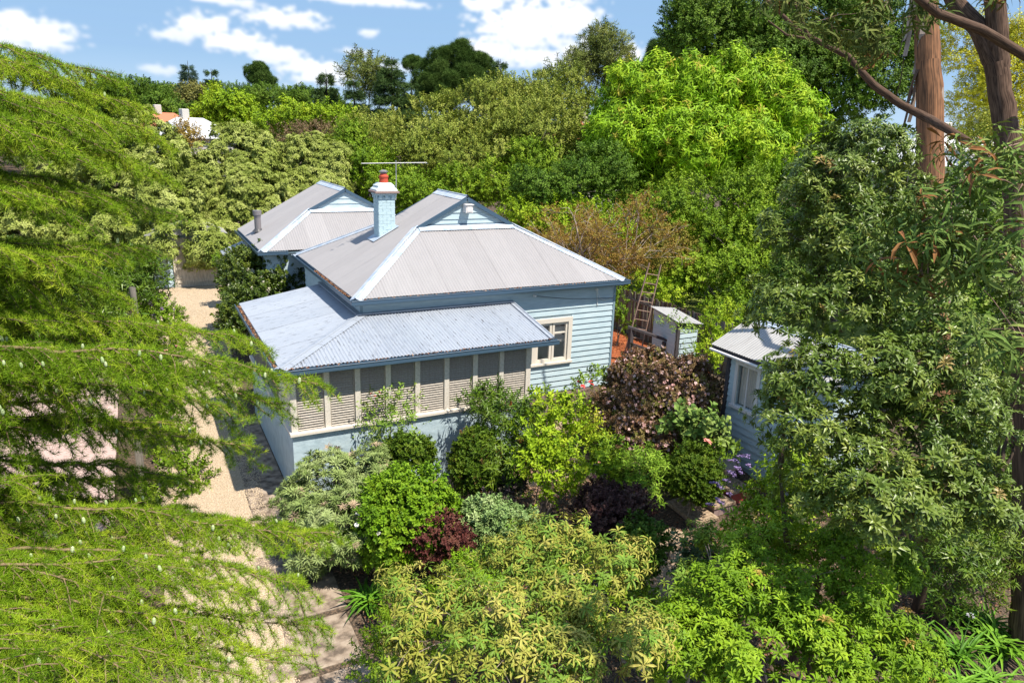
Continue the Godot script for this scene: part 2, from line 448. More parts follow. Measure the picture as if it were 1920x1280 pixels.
func grow(parent: Node3D, sp: Dictionary, base: Vector3, blobs: Array) -> void:
	# blobs: [centre, radii] relative to base; the crown is made of clumps set on their shells, each clump of many sprigs
	var bufs := [PackedFloat32Array(), PackedFloat32Array()]
	var fbuf := PackedFloat32Array()
	var fl: Array = sp.get("florets", [])
	var tips: Array = []
	var size: float = sp.size; var clump: float = sp.clump; var up: float = sp.get("up", 0.3)
	for bi in blobs.size():
		var c: Vector3 = blobs[bi][0]; var r: Vector3 = blobs[bi][1]
		var mean := (r.x + r.y + r.z) / 3.0 + clump * 0.5
		var ncl := maxi(3, int(sp.get("cover", 1.0) * 4.0 * mean * mean / (clump * clump)))
		for i in ncl:
			var d := ball()
			if d.y < -0.55 and rng.randf() < 0.7: continue
			var inner: bool = rng.randf() < sp.get("fill", 0.18)
			var p := c + d * r * (rng.randf_range(0.35, 0.7) if inner else rng.randf_range(0.74, 1.0) + 0.12 * rng.randf() * rng.randf())
			var hid := false
			for bj in blobs.size():
				if bj != bi and ((p - blobs[bj][0]) / blobs[bj][1]).length() < 0.7: hid = true
			if hid and rng.randf() < 0.85: continue
			var cr := clump * rng.randf_range(0.6, 1.35)
			var k := rng.randf()
			tips.append(p)
			for j in int(sp.dens * cr * cr * 7.0):
				var e := (ball() + d * 0.55 + Vector3(0, 0.2, 0)).normalized()
				var q := p + e * cr * pow(rng.randf(), 0.45) * Vector3(1, sp.get("flat", 1.0), 1)
				inst(bufs[rng.randi() & 1], q, e * 0.8 + d * 0.3 + Vector3.UP * up + ball() * 0.45, size * rng.randf_range(0.55, 1.3), tint(sp, k))
				if fl and rng.randf() < fl[0]: inst(fbuf, q + e * size * 0.6, e + ball() * 0.5, fl[1] * rng.randf_range(0.7, 1.3), (fl[2] as Color).lerp(fl[3], rng.randf()))
	if fbuf.size(): scatter(fbuf, head_mesh(), "blossom", parent)
	for k in 2:
		if bufs[k].size(): scatter(bufs[k], made(sp.mesh, k, sp.mat), "foliage", parent)
	# trunk and limbs
	var mb := MB.new()
	var mid := Vector3.ZERO
	for b in blobs: mid += b[0] / blobs.size()
	var r0: float = sp.get("trunk", 0.06)
	var stems: int = sp.get("stems", 1)
	var forks: Array = []
	if sp.has("root"): forks.append([sp.root, r0]); stems = 0
	for s in stems:
		var off := Vector3.ZERO if stems == 1 else Vector3(cos(TAU * s / stems), 0, sin(TAU * s / stems)) * r0 * 2.5
		var top := mid * Vector3(0.8, 0.62, 0.8) + off * 3.0
		var path := limb_path(off + Vector3(0, -0.15, 0), top, 0.0, 6)
		mb.tube(path, tapered(7, r0, r0 * 0.16), 7)
		for i in range(2, 7): forks.append([path[i], r0 * lerpf(0.95, 0.5, i / 6.0)])
	var share: float = sp.get("limbs", 0.5)
	for p in tips:
		if rng.randf() > share: continue
		var best: Array = forks[0]
		var bd := 1e9
		for f in forks:
			var dd: float = (f[0] - p).length() + maxf(0.0, f[0].y - p.y) * 2.0
			if dd < bd: bd = dd; best = f
		var path := limb_path(best[0], p, 0.06)
		mb.tube(path, tapered(6, best[1] * 0.6, maxf(0.006, r0 * 0.07)), 5)
		forks.append([path[3], best[1] * 0.4])
	put(mb, "twigs" if sp.has("root") else "trunk" if sp.get("tree", true) else "stems", M[sp.get("bark", "bark_grey")], parent)

func plant(called: String, label: String, cat: String, kind: String, at: Vector3, blobs: Array, group := "", over := {}) -> Node3D:
	var o := thing(called, label, cat, at, group)
	var sp: Dictionary = SP[kind].duplicate()
	sp.merge(over, true)
	grow(o, sp, at, blobs)
	return o

func conifer(called: String, label: String, at: Vector3, h: float, r: float, cols: Array, shape := 0.8, group := "", layers := 16, size := 0.8) -> void:
	# tiers of drooping boughs round a straight trunk
	var o := thing(called, label, "tree", at, group)
	var bufs := [PackedFloat32Array(), PackedFloat32Array()]
	var mb := MB.new()
	mb.tube(PackedVector3Array([Vector3(0, -0.2, 0), Vector3(0.05, h * 0.5, 0), Vector3(0, h * 0.98, 0)]), PackedFloat32Array([h * 0.022, h * 0.014, 0.02]), 7)
	var sp := {"cols": cols}
	for i in layers:
		var t := (i + rng.randf() * 0.6) / layers
		var y := h * lerpf(0.12, 0.97, t)
		var rr := r * pow(1 - t, shape) * rng.randf_range(0.75, 1.15) + 0.05
		var nb := int(6 + 6 * (1 - t))
		for b in nb:
			var a := TAU * (b + rng.randf()) / nb
			var out := Vector3(cos(a), 0, sin(a))
			var ln := rr * rng.randf_range(0.7, 1.1)
			var tip := Vector3(0, y, 0) + out * ln + Vector3.DOWN * ln * 0.12
			mb.tube(PackedVector3Array([Vector3(0, y, 0), tip]), PackedFloat32Array([0.03 + 0.01 * rr, 0.008]), 4)
			var k := rng.randf()
			for j in int(14 + ln * 48 / size):
				var s := sqrt(rng.randf())
				var p := Vector3(0, y, 0).lerp(tip, s) + out.cross(Vector3.UP) * rng.randf_range(-0.34, 0.34) * ln * s + Vector3.UP * rng.randf_range(-0.12, 0.12) * size
				inst(bufs[rng.randi() & 1], p, out * 0.9 + ball() * 0.6 + Vector3(0, -0.15, 0), size * (1.0 - 0.4 * t) * rng.randf_range(0.5, 0.95), tint(sp, k))
	for k in 2: scatter(bufs[k], made("spray", k, "leaf_matt"), "foliage", o)
	put(mb, "trunk", M.bark_dark, o)

func strap_plant(called: String, label: String, cat: String, at: Vector3, count: int, ln: float, col: Array, group := "", heads := 0) -> void:
	var o := thing(called, label, cat, at, group)
	if not L.has("strap"):
		L["strap"] = strap(1.0, 0.075, 0.55, 1).mesh(M.leaf)
		L["head"] = bloom(26, 0.5, 0.13, 0.5).mesh(M.petal)
	var buf := PackedFloat32Array()
	for i in count:
		var a := rng.randf() * TAU
		var s := ln * rng.randf_range(0.65, 1.1)
		var bs := Basis(Vector3.UP, a) * Basis(Vector3.BACK, rng.randf_range(-0.15, 0.75) * -0.6)
		var x := bs.x * s; var y := bs.y * s; var z := bs.z * s
		var p := Vector3(rng.randf_range(-1, 1), -0.02, rng.randf_range(-1, 1)) * ln * 0.22
		var c: Color = (col[0] as Color).lerp(col[1], rng.randf())
		buf.append_array(PackedFloat32Array([x.x, y.x, z.x, p.x, x.y, y.y, z.y, p.y, x.z, y.z, z.z, p.z, c.r, c.g, c.b, 1.0]))
	scatter(buf, L.strap, "leaves", o)
	for i in heads:
		var p := Vector3(rng.randf_range(-1, 1) * ln * 0.5, ln * rng.randf_range(0.9, 1.2), rng.randf_range(-1, 1) * ln * 0.5)
		var mb := MB.new()
		mb.col = Color(0.12, 0.22, 0.05)
		mb.tube(PackedVector3Array([Vector3(p.x * 0.3, 0, p.z * 0.3), p]), PackedFloat32Array([0.009, 0.007]), 5)
		put(mb, "flower_stem", M.chip, o)
		var hb := PackedFloat32Array()
		inst(hb, p, Vector3.UP, 0.16, Color(0.6, 0.58, 0.72)); inst(hb, p, Vector3(0.3, 1, 0), 0.14, Color(0.55, 0.5, 0.6))
		scatter(hb, L.head, "flower_head", o)

func blooms(parent: Node3D, spots: Array, size: float, col: Color, called := "flower", petals := 12) -> void:
	var key := "bloom%d" % petals
	if not L.has(key): L[key] = bloom(petals, 0.5, 0.3, 0.45).mesh(M.petal)
	for p in spots:
		var mb := MB.new()
		var m := MeshInstance3D.new()
		var id := key + str(col)
		if not L.has(id):
			var mt: StandardMaterial3D = mat("petal" + str(L.size()), col, 0.6, 0.3)
			mt.backlight_enabled = true; mt.backlight = Color(0.4, 0.3, 0.3)
			L[id] = bloom(petals, 0.5, 0.32, 0.45).mesh(mt)
		m.mesh = L[id]; m.name = called
		parent.add_child(m, true)
		m.position = p; m.scale = Vector3.ONE * size * rng.randf_range(0.8, 1.25)
		m.rotation = Vector3(rng.randf_range(-0.5, 0.9), rng.randf() * TAU, rng.randf_range(-0.4, 0.4))

func cedar(at: Vector3, boughs: Array) -> void:
	var o := thing("deodar_cedar", "large deodar cedar with drooping bright green boughs and pale upright cones", "tree", at)
	var trunk := MB.new()
	trunk.tube(PackedVector3Array([Vector3(0, -0.3, 0), Vector3(0.05, 3, 0.05), Vector3(0, 6, 0), Vector3(-0.05, 11, 0)]), PackedFloat32Array([0.42, 0.33, 0.26, 0.12]), 12)
	put(trunk, "trunk", M.bark_dark, o)
	var tuft_a: Mesh = tuft(20, 1.0, 0.075, -0.5, 2).mesh(M.needle)
	var tuft_b: Mesh = tuft(18, 1.0, 0.08, -0.3, 6).mesh(M.needle)
	var cone_mb := MB.new()
	cone_mb.lathe(PackedVector2Array([Vector2(0.0, 0.0), Vector2(0.2, 0.08), Vector2(0.26, 0.4), Vector2(0.2, 0.8), Vector2(0.0, 1.0)]), Vector3.ZERO, 7)
	var cone: Mesh = cone_mb.mesh(M.leaf_matt)
	var sp := {"cols": [Color(0.06, 0.13, 0.006), Color(0.19, 0.32, 0.012), Color(0.41, 0.5, 0.035)]}
	var cones := PackedFloat32Array()
	for bd in boughs:
		var a: Vector3 = bd[0] - at
		var e: Vector3 = bd[1] - at
		var rise: float = bd[2]
		var wide: float = bd[3]
		var coned: float = bd[4]
		var tone := rng.randf_range(-0.25, 0.3)
		var ln := (e - a).length()
		var path := PackedVector3Array()
		var steps := 14
		for i in steps + 1:
			var t := float(i) / steps
			path.append(a.lerp(e, t) + Vector3.UP * rise * ln * (sin(t * PI) * 0.8) + (ball() * 0.03 if i > 0 else Vector3.ZERO))
		var wood := MB.new()
		wood.tube(path, tapered(steps + 1, 0.024, 0.004), 6)
		var bufs := [PackedFloat32Array(), PackedFloat32Array()]
		var fwd_end := (path[steps] - path[steps - 1]).normalized()
		var nb := int(ln * 17)
		for i in nb + 1:
			var t := 0.12 + 0.88 * (i + rng.randf() * 0.7) / nb
			var last := i == nb
			if last: t = 0.98
			t = minf(t, 0.99)
			var seg := int(t * steps)
			var p := path[seg].lerp(path[seg + 1], t * steps - seg)
			var f := (path[seg + 1] - path[seg]).normalized()
			var side := f.cross(Vector3.UP).normalized() * (1.0 if i % 2 == 0 else -1.0)
			if last: side = Vector3.ZERO
			var tw := wide * rng.randf_range(0.55, 1.1) * (1.0 - 0.55 * t) + 0.12
			var dir := (side * rng.randf_range(0.7, 1.1) + f * rng.randf_range(0.5, 1.0) + Vector3.UP * rng.randf_range(-0.1, 0.25)).normalized()
			var k := clampf(rng.randf() + tone, 0, 1)
			var droop := rng.randf_range(0.04, 0.13)
			var sub := PackedVector3Array([p])
			var n := maxi(5, int(tw / 0.036))
			var w := p
			var d2 := dir
			for j in n:
				d2 = (d2 + Vector3.DOWN * droop + ball() * 0.07).normalized()
				w += d2 * tw / n
				sub.append(w)
				inst(bufs[j & 1], w + ball() * 0.008, d2 * 0.55 + Vector3.UP * 0.6 + ball() * 0.5, 0.052 * rng.randf_range(0.8, 1.25), tint(sp, k))
				if rng.randf() < coned and j > 1 and j < n * 0.8:
					inst(cones, w + Vector3.UP * 0.012, Vector3.UP + ball() * 0.15, rng.randf_range(0.04, 0.06), Color(0.34, 0.44, 0.2).lerp(Color(0.5, 0.57, 0.32), rng.randf()))
				if j % 3 == 1 and j < n - 2:   # little side twigs, some hanging
					var s2 := d2.cross(Vector3.UP).normalized() * (1.0 if j % 2 == 0 else -1.0)
					var d3 := (s2 * 0.8 + d2 * 0.7 + Vector3.DOWN * rng.randf_range(-0.2, 1.3)).normalized()
					var w3 := w
					var tl := tw * rng.randf_range(0.18, 0.42)
					var n3 := maxi(3, int(tl / 0.037))
					var tw3 := PackedVector3Array([w])
					for m in n3:
						d3 = (d3 + Vector3.DOWN * 0.09 + ball() * 0.06).normalized()
						w3 += d3 * tl / n3
						tw3.append(w3)
						inst(bufs[m & 1], w3, d3 * 0.7 + Vector3.UP * 0.4 + ball() * 0.5, 0.048 * rng.randf_range(0.75, 1.2), tint(sp, k))
					wood.tube(PackedVector3Array([tw3[0], tw3[tw3.size() - 1]]), PackedFloat32Array([0.0032, 0.0018]), 3)
			var few := PackedVector3Array()
			for j in range(0, sub.size(), 3): few.append(sub[j])
			if few.size() > 1: wood.tube(few, tapered(few.size(), 0.007, 0.003), 4)
		for i in int(ln * 26):   # tufts along the bough itself
			var t := rng.randf_range(0.3, 0.99)
			var seg := int(t * steps)
			inst(bufs[i & 1], path[seg].lerp(path[seg + 1], t * steps - seg) + ball() * 0.02, Vector3.UP + ball() * 0.8, 0.042, tint(sp, rng.randf()))
		var br := put(wood, "bough", M.bark_twig, o)
		scatter(bufs[0], tuft_a, "needles", br); scatter(bufs[1], tuft_b, "needles", br)
	if cones.size(): scatter(cones, cone, "cones", o)

# ---------------------------------------------------------------- building helpers
func board_mesh(org: Vector3, along: Vector3, nrm: Vector3, u0: float, u1: float, u2: float, u3: float, v0: float, v1: float) -> MB:
	# one lapped weatherboard: u0..u1 at its bottom edge, u2..u3 at its top edge; proud at the bottom
	var b := MB.new()
	var p := func(u: float, v: float, o: float) -> Vector3: return org + along * u + Vector3.UP * v + nrm * o
	var top := v1 - 0.006
	b.hexa([p.call(u0, v0, 0.03), p.call(u1, v0, 0.03), p.call(u1, v0, 0.0), p.call(u0, v0, 0.0),
		p.call(u2, top, 0.007), p.call(u3, top, 0.007), p.call(u3, top, 0.0), p.call(u2, top, 0.0)])
	return b

func boards(parent: Node, org: Vector3, along: Vector3, nrm: Vector3, ln: float, h: float, expo: float, holes := [], tri := false, peak := 0.0) -> void:
	var n := int(ceil(h / expo - 0.01))
	for i in n:
		var v0 := i * expo
		var v1 := minf(h, v0 + expo)
		var spans := [[0.0, ln, 0.0, ln]]
		if tri:
			var f0 := v0 / h; var f1 := v1 / h
			spans = [[f0 * peak, ln - f0 * (ln - peak), f1 * peak, ln - f1 * (ln - peak)]]
		for hole in holes:
			if v1 > hole[2] + 0.01 and v0 < hole[3] - 0.01:
				var s: Array = spans.pop_back()
				if hole[0] > s[0]: spans.append([s[0], hole[0], s[2], hole[0]])
				if hole[1] < s[1]: spans.append([hole[1], s[1], hole[1], s[3]])
		for s in spans:
			put(board_mesh(org, along, nrm, s[0], s[1], s[2], s[3], v0, v1), "weatherboard", M[["board_a", "board_b", "board_c"][rng.randi() % 3]], parent)

func sheets(parent: Node, org: Vector3, along: Vector3, slope: Vector3, poly: PackedVector2Array, look: String, pitch := 0.076, amp := 0.0065, called := "roof_sheet") -> void:
	# corrugated sheets laid side by side; poly is the roof face in (along, slope) metres
	var nrm := along.cross(slope).normalized()
	var lo := 1e9; var hi := -1e9
	for q in poly: lo = minf(lo, q.x); hi = maxf(hi, q.x)
	var per := 6
	var width := pitch * 10
	var count := int(ceil((hi - lo) / width))
	for s in count:
		var b := MB.new()
		var steps := 10 * per + 3
		var prev := -1
		for i in steps + 1:
			var u := lo + s * width + i * pitch / per
			if u > hi + 1e-4:
				if u - pitch / per < hi - 1e-4: u = hi
				else: break
			var v0 := 1e9; var v1 := -1e9
			var uu := clampf(u, lo + 1e-4, hi - 1e-4)
			for k in poly.size():
				var p := poly[k]; var q := poly[(k + 1) % poly.size()]
				if absf(q.x - p.x) < 1e-6: continue
				var t := (uu - p.x) / (q.x - p.x)
				if t >= 0 and t <= 1:
					var v := lerpf(p.y, q.y, t)
					v0 = minf(v0, v); v1 = maxf(v1, v)
			if v1 < v0: continue
			var ph := TAU * (u - lo) / pitch
			var off := amp * cos(ph) + 0.004 * (s % 2)
			var nn := (nrm + along * amp * TAU / pitch * sin(ph)).normalized()
			for e in 2:
				b.v.append(org + along * u + slope * (v0 if e == 0 else v1) + nrm * off)
				b.n.append(nn); b.uv.append(Vector2(u, (v0 if e == 0 else v1))); b.c.append(Color.WHITE)
			var k2 := b.v.size() - 2
			if prev >= 0: b.ix.append_array(PackedInt32Array([prev, prev + 1, k2, k2, prev + 1, k2 + 1]))
			prev = k2
		if b.ix.size(): put(b, called, M["%s_%d" % [look, (s * 2 + rng.randi() % 2) % 3]], parent)

func capping(parent: Node, a: Vector3, b: Vector3, da: Vector3, db: Vector3, w: float, material := "cap_metal", called := "roof_capping") -> void:
	# folded strip along an edge, one flange down each face (da and db lie in the faces), rolled along the middle
	var m := MB.new()
	var up := Vector3.UP * 0.022
	var f := (b - a).normalized()
	for d in [da, db]:
		var q: Vector3 = (d - f * f.dot(d)).normalized() * w
		var s := signf((b - a).cross(q).y)
		var p := [a + up, b + up, b + q + up * 0.8, a + q + up * 0.8]
		if s > 0: m.quad(p[0], p[1], p[2], p[3])
		else: m.quad(p[3], p[2], p[1], p[0])
	m.tube(PackedVector3Array([a + up, b + up]), PackedFloat32Array([0.022, 0.022]), 8)
	put(m, called, M[material], parent)

func gutter(parent: Node, a: Vector3, b: Vector3, out: Vector3, ends := [0.0, 0.0]) -> void:
	# open trough: back, floor, front with a rolled lip
	var f := (b - a).normalized()
	var p: Vector3 = a - f * ends[0]; var q: Vector3 = b + f * ends[1]
	var m := MB.new()
	m.beam(p + Vector3(0, -0.045, 0) + out * 0.008, q + Vector3(0, -0.045, 0) + out * 0.008, 0.008, 0.1)
	m.beam(p + Vector3(0, -0.092, 0) + out * 0.055, q + Vector3(0, -0.092, 0) + out * 0.055, 0.1, 0.008)
	m.beam(p + Vector3(0, -0.05, 0) + out * 0.108, q + Vector3(0, -0.05, 0) + out * 0.108, 0.008, 0.09)
	m.tube(PackedVector3Array([p + out * 0.112 + Vector3(0, -0.004, 0), q + out * 0.112 + Vector3(0, -0.004, 0)]), PackedFloat32Array([0.011, 0.011]), 6)
	put(m, "gutter", M.gutter_blue, parent)

func litter(parent: Node, a: Vector3, b: Vector3, spread: float, count: int) -> void:
	var buf := PackedFloat32Array()
	if not L.has("chipmesh"):
		var m := MB.new(); leaf(m, Vector3(0, -0.5, 0), Vector3.UP, Vector3.BACK, 1.0, 0.42, 0.2); L["chipmesh"] = m.mesh(M.chip)
	for i in count:
		var p := a.lerp(b, rng.randf()) + Vector3(rng.randf_range(-1, 1) * spread, rng.randf() * 0.02, rng.randf_range(-1, 1) * spread)
		inst(buf, p, ball() * Vector3(1, 0.3, 1), rng.randf_range(0.03, 0.075), [Color(0.16, 0.06, 0.03), Color(0.26, 0.12, 0.06), Color(0.09, 0.05, 0.035), Color(0.33, 0.2, 0.11)][rng.randi() % 4])
	scatter(buf, L.chipmesh, "leaf_litter", parent)

func house() -> void:
	var o := thing("weatherboard_cottage", "pale blue weatherboard cottage with grey corrugated roofs and a louvred front veranda", "house")
	var P := 0.553
	var X := Vector3.RIGHT; var Z := Vector3.BACK
	# --- walls of the front block: slabs round a hollow, the front one open at the window
	var m := MB.new()
	var wx0 := -2.42; var wx1 := -1.41; var wy0 := 0.9; var wy1 := 1.97
	m.box(Vector3(-7.0, -1.0, -0.12), Vector3(wx0, 2.92, 0.0)); m.box(Vector3(wx1, -0.3, -0.12), Vector3(0, 2.92, 0))
	m.box(Vector3(wx0, -0.6, -0.12), Vector3(wx1, wy0, 0)); m.box(Vector3(wx0, wy1, -0.12), Vector3(wx1, 2.92, 0))
	m.box(Vector3(-7.0, -1.0, -6.1), Vector3(-6.88, 2.92, -0.121)); m.box(Vector3(-0.12, -0.3, -6.1), Vector3(0, 2.92, -0.121))
	m.box(Vector3(-6.879, -0.9, -6.1), Vector3(-0.121, 2.92, -5.98))
	var wall := put(m, "wall", M.board_a, o)
	m = MB.new(); m.box(Vector3(-6.87, 0.25, -5.97), Vector3(-0.13, 0.35, -0.13)); m.box(Vector3(-6.87, 2.86, -5.97), Vector3(-0.13, 2.9, -0.13))
	put(m, "floor", M.interior, o)
	m = MB.new(); m.box(Vector3(-3.6, -0.75, 0.004), Vector3(0.0, -0.04, 0.02)); put(m, "plinth", M.bare_brick, o)
	boards(wall, Vector3(-7.0, 0.0, 0.003), X, Z, 7.0, 2.9, 0.153, [[7.0 - 2.50, 7.0 - 1.33, 0.82, 2.04]])
	boards(wall, Vector3(-7.003, 0.0, -6.1), Z, -X, 6.1, 2.9, 0.153)
	m = MB.new(); m.box(Vector3(-0.03, -0.05, 0.004), Vector3(0.03, 2.9, 0.04)); put(m, "corner_stop", M.fascia_blue, o)
	m = MB.new(); m.box(Vector3(-7.04, 2.3, 0.004), Vector3(-6.98, 2.9, 0.038)); put(m, "corner_stop", M.fascia_blue, o)
	# --- front window
	var w := MB.new()
	w.box(Vector3(-2.52, 0.86, 0.005), Vector3(-2.4, 2.06, 0.05)); w.box(Vector3(-1.43, 0.86, 0.005), Vector3(-1.31, 2.06, 0.05))
	w.box(Vector3(-2.398, 1.94, 0.005), Vector3(-1.432, 2.06, 0.05)); w.box(Vector3(-2.56, 0.8, 0.004), Vector3(-1.29, 0.858, 0.09))
	var win := put(w, "window", M.trim_cream, o)
	for s in 2:
		var x0 := -2.39 + s * 0.49
		var f := MB.new()
		f.box(Vector3(x0, 0.87, -0.05), Vector3(x0 + 0.065, 1.93, 0.012)); f.box(Vector3(x0 + 0.405, 0.87, -0.05), Vector3(x0 + 0.47, 1.93, 0.012))
		f.box(Vector3(x0 + 0.067, 0.87, -0.05), Vector3(x0 + 0.403, 0.95, 0.012)); f.box(Vector3(x0 + 0.067, 1.87, -0.05), Vector3(x0 + 0.403, 1.93, 0.012))
		f.box(Vector3(x0 + 0.067, 1.63, -0.04), Vector3(x0 + 0.403, 1.66, 0.01))
		put(f, "sash", M.trim_cream, win)
		for q in [[0.952, 1.628], [1.662, 1.868]]:
			f = MB.new(); f.quad(Vector3(x0 + 0.067, q[0], -0.02), Vector3(x0 + 0.403, q[0], -0.02), Vector3(x0 + 0.403, q[1], -0.02), Vector3(x0 + 0.067, q[1], -0.02))
			put(f, "pane", M.glass, win)
		f = MB.new(); f.box(Vector3(x0 + 0.02, 1.36, -0.1), Vector3(x0 + 0.45, 1.95, -0.09)); put(f, "blind", M.blind, win)
	# --- front block roof: hips below a small gable at each end
	var e := 0.19
	var x0 := -7.0 - e; var x1 := e; var z1 := e; var z0 := -6.4
	var xc := -3.5; var gz := -2.12; var rise := 2.14
	var hb := 3.0 + P * (z1 - gz)
	var hp := 3.0 + P * (xc - x0)
	var sl := sqrt(1 + P * P)
	var gl := (z1 - gz) * sl
	var run := z1 - gz
	var zb := z0 + run
	var sf := Vector3(0, P, -1).normalized(); var sb := Vector3(0, P, 1).normalized()
	var sL := Vector3(1, P, 0).normalized(); var sR := Vector3(-1, P, 0).normalized()
	sheets(o, Vector3(x0, 3.0, z1), X, sf, PackedVector2Array([Vector2(0, 0), Vector2(x1 - x0, 0), Vector2(x1 - x0 - run, gl), Vector2(run, gl)]), "roof_grey")
	sheets(o, Vector3(x1, 3.0, z0), -X, sb, PackedVector2Array([Vector2(0, 0), Vector2(x1 - x0, 0), Vector2(x1 - x0 - run, gl), Vector2(run, gl)]), "roof_grey")
	var dz := z1 - z0
	var og := 0.085   # the gable roof runs this far past its boards
	var tops := (xc - x0) * sl
	var sidep := PackedVector2Array([Vector2(0, 0), Vector2(dz, 0), Vector2(dz - run + og, gl - 0.0), Vector2(dz - run + og, tops), Vector2(run - og, tops), Vector2(run - og, gl)])
	sheets(o, Vector3(x0, 3.0, z0), Z, sL, sidep, "roof_grey")
	sheets(o, Vector3(x1, 3.0, z1), -Z, sR, sidep, "roof_grey")
	for s in [[x0, x0 + run, sL], [x1, x1 - run, sR]]:
		capping(o, Vector3(s[0], 3.0, z1), Vector3(s[1], hb, gz), sf * -1 + Vector3(xc - s[0], 0, 0) * 0.4, -s[2] + Vector3(0, 0, -1) * 1.0, 0.17)
		capping(o, Vector3(s[0], 3.0, z0), Vector3(s[1], hb, zb), sb * -1 + Vector3(xc - s[0], 0, 0) * 0.4, -s[2] + Vector3(0, 0, 1) * 1.0, 0.17)
	capping(o, Vector3(xc, hp, gz + og), Vector3(xc, hp, zb - og), -sL, -sR, 0.2)
	# gable boards, barges, vent
	for g in [[gz, 1.0], [zb, -1.0]]:
		var q := MB.new()
		var zz: float = g[0]; var sgn: float = g[1]
		var gw := xc - (x0 + run)
		q.tri(Vector3(xc - gw * sgn, hb - 0.03, zz - 0.01 * sgn), Vector3(xc + gw * sgn, hb - 0.03, zz - 0.01 * sgn), Vector3(xc, hp - 0.03, zz - 0.01 * sgn))
		var gab := put(q, "gable_end", M.board_b, o)
		boards(gab, Vector3(xc - gw * sgn, hb, zz), X * sgn, Z * sgn, gw * 2, hp - hb - 0.02, 0.17, [], true, gw)
		for s in [-1.0, 1.0]:
			var bq := MB.new()
			bq.beam(Vector3(xc + s * (gw + 0.05), hb - 0.055, zz + sgn * (og - 0.01)), Vector3(xc + s * 0.0, hp - 0.055, zz + sgn * (og - 0.01)), 0.03, 0.1)
			put(bq, "barge_board", M.gutter_blue, gab)
		var fl := MB.new()
		fl.quad(Vector3(xc - gw * sgn, hb + 0.03, zz + 0.03 * sgn), Vector3(xc + gw * sgn, hb + 0.03, zz + 0.03 * sgn), Vector3(xc + gw * sgn, hb + 0.03 - P * 0.2 - 0.005, zz + 0.22 * sgn), Vector3(xc - gw * sgn, hb + 0.03 - P * 0.2 - 0.005, zz + 0.22 * sgn))
		put(fl, "flashing", M.cap_metal, gab)
		fl = MB.new(); fl.box(Vector3(xc - gw + 0.12, hb + 0.025, minf(zz, zz + 0.04 * sgn)), Vector3(xc + gw - 0.12, hb + 0.05, maxf(zz, zz + 0.04 * sgn))); put(fl, "painted_shadow_strip", M.gutter_blue, gab)  # dark blue strip painting in the shadow line under the gable boards
	m = MB.new(); m.box(Vector3(xc - 0.1, 4.63, gz + 0.03), Vector3(xc + 0.1, 4.83, gz + 0.24)); m.box(Vector3(xc - 0.12, 4.832, gz + 0.03), Vector3(xc + 0.12, 4.85, gz + 0.27)); m.box(Vector3(xc - 0.07, 4.655, gz + 0.242), Vector3(xc + 0.07, 4.8, gz + 0.25))
	put(m, "vent_box", M.white_paint, o)
	# eaves
	for s in [[Vector3(x0, 2.985, z1), Vector3(x1, 2.985, z1), Z], [Vector3(x0, 2.985, z0), Vector3(x0, 2.985, z1), -X], [Vector3(x1, 2.985, z1), Vector3(x1, 2.985, z0), X]]:
		gutter(o, s[0], s[1], s[2], [0.11, 0.11])
		var fm := MB.new(); fm.beam(s[0] + Vector3(0, -0.075, 0) - s[2] * 0.012, s[1] + Vector3(0, -0.075, 0) - s[2] * 0.012, 0.02, 0.15); put(fm, "fascia", M.fascia_blue, o)
	m = MB.new()
	m.box(Vector3(x0 + 0.02, 2.9, 0.006), Vector3(x1 - 0.02, 2.915, z1 - 0.03)); m.box(Vector3(x0 + 0.02, 2.9, z0), Vector3(-7.01, 2.915, 0.004)); m.box(Vector3(0.005, 2.9, z0), Vector3(x1 - 0.02, 2.915, 0.004))
	put(m, "soffit", M.fascia_blue, o)
	litter(o, Vector3(x0 - 0.05, 2.975, -0.2), Vector3(x0 - 0.05, 2.975, -3.6), 0.035, 420)
	litter(o, Vector3(-7.1, 2.99, z1 + 0.05), Vector3(-1.0, 2.99, z1 + 0.05), 0.03, 150)
	# box gutter between the two blocks
	m = MB.new(); m.box(Vector3(-7.2, 2.8, -7.3), Vector3(0.1, 2.86, -6.3)); put(m, "box_gutter", M.cap_metal, o)
	# --- chimney
	var ch := Node3D.new(); ch.name = "chimney"; o.add_child(ch); ch.position = Vector3(-5.38, 3.4, -3.34)
	m = MB.new(); m.box(Vector3(-0.215, 0, -0.215), Vector3(0.215, 1.62, 0.215)); put(m, "shaft", M.chimney_paint, ch)
	var course := 0
	var by := 0.3
	var long_ := MB.new(); long_.bevel_box(Vector3(-0.109, 0, -0.012), Vector3(0.109, 0.0755, 0.012), 0.003)
	var short_ := MB.new(); short_.bevel_box(Vector3(-0.05, 0, -0.012), Vector3(0.052, 0.0755, 0.012), 0.003)
	var lm := long_.mesh(M.chimney_paint); var smm := short_.mesh(M.chimney_paint)
	while by < 1.55:
		for side in 4:
			var rot := Basis(Vector3.UP, side * PI / 2)
			var row: Array = [[-0.112, lm], [0.112, lm]] if course % 2 == 0 else [[-0.168, smm], [0.0, lm], [0.168, smm]]
			for q in row:
				var bk := MeshInstance3D.new()
				bk.mesh = q[1]; bk.name = "brick"; ch.add_child(bk, true)
				bk.transform = Transform3D(rot, rot * Vector3(q[0] + rng.randf_range(-0.003, 0.003), by, 0.219 + rng.randf_range(-0.002, 0.003)))
		by += 0.079; course += 1
	m = MB.new(); m.bevel_box(Vector3(-0.27, 1.6, -0.27), Vector3(0.27, 1.66, 0.27), 0.01); put(m, "corbel", M.chimney_paint, ch)
	m = MB.new(); m.bevel_box(Vector3(-0.33, 1.661, -0.33), Vector3(0.33, 1.715, 0.33), 0.01); put(m, "corbel", M.bare_brick, ch)
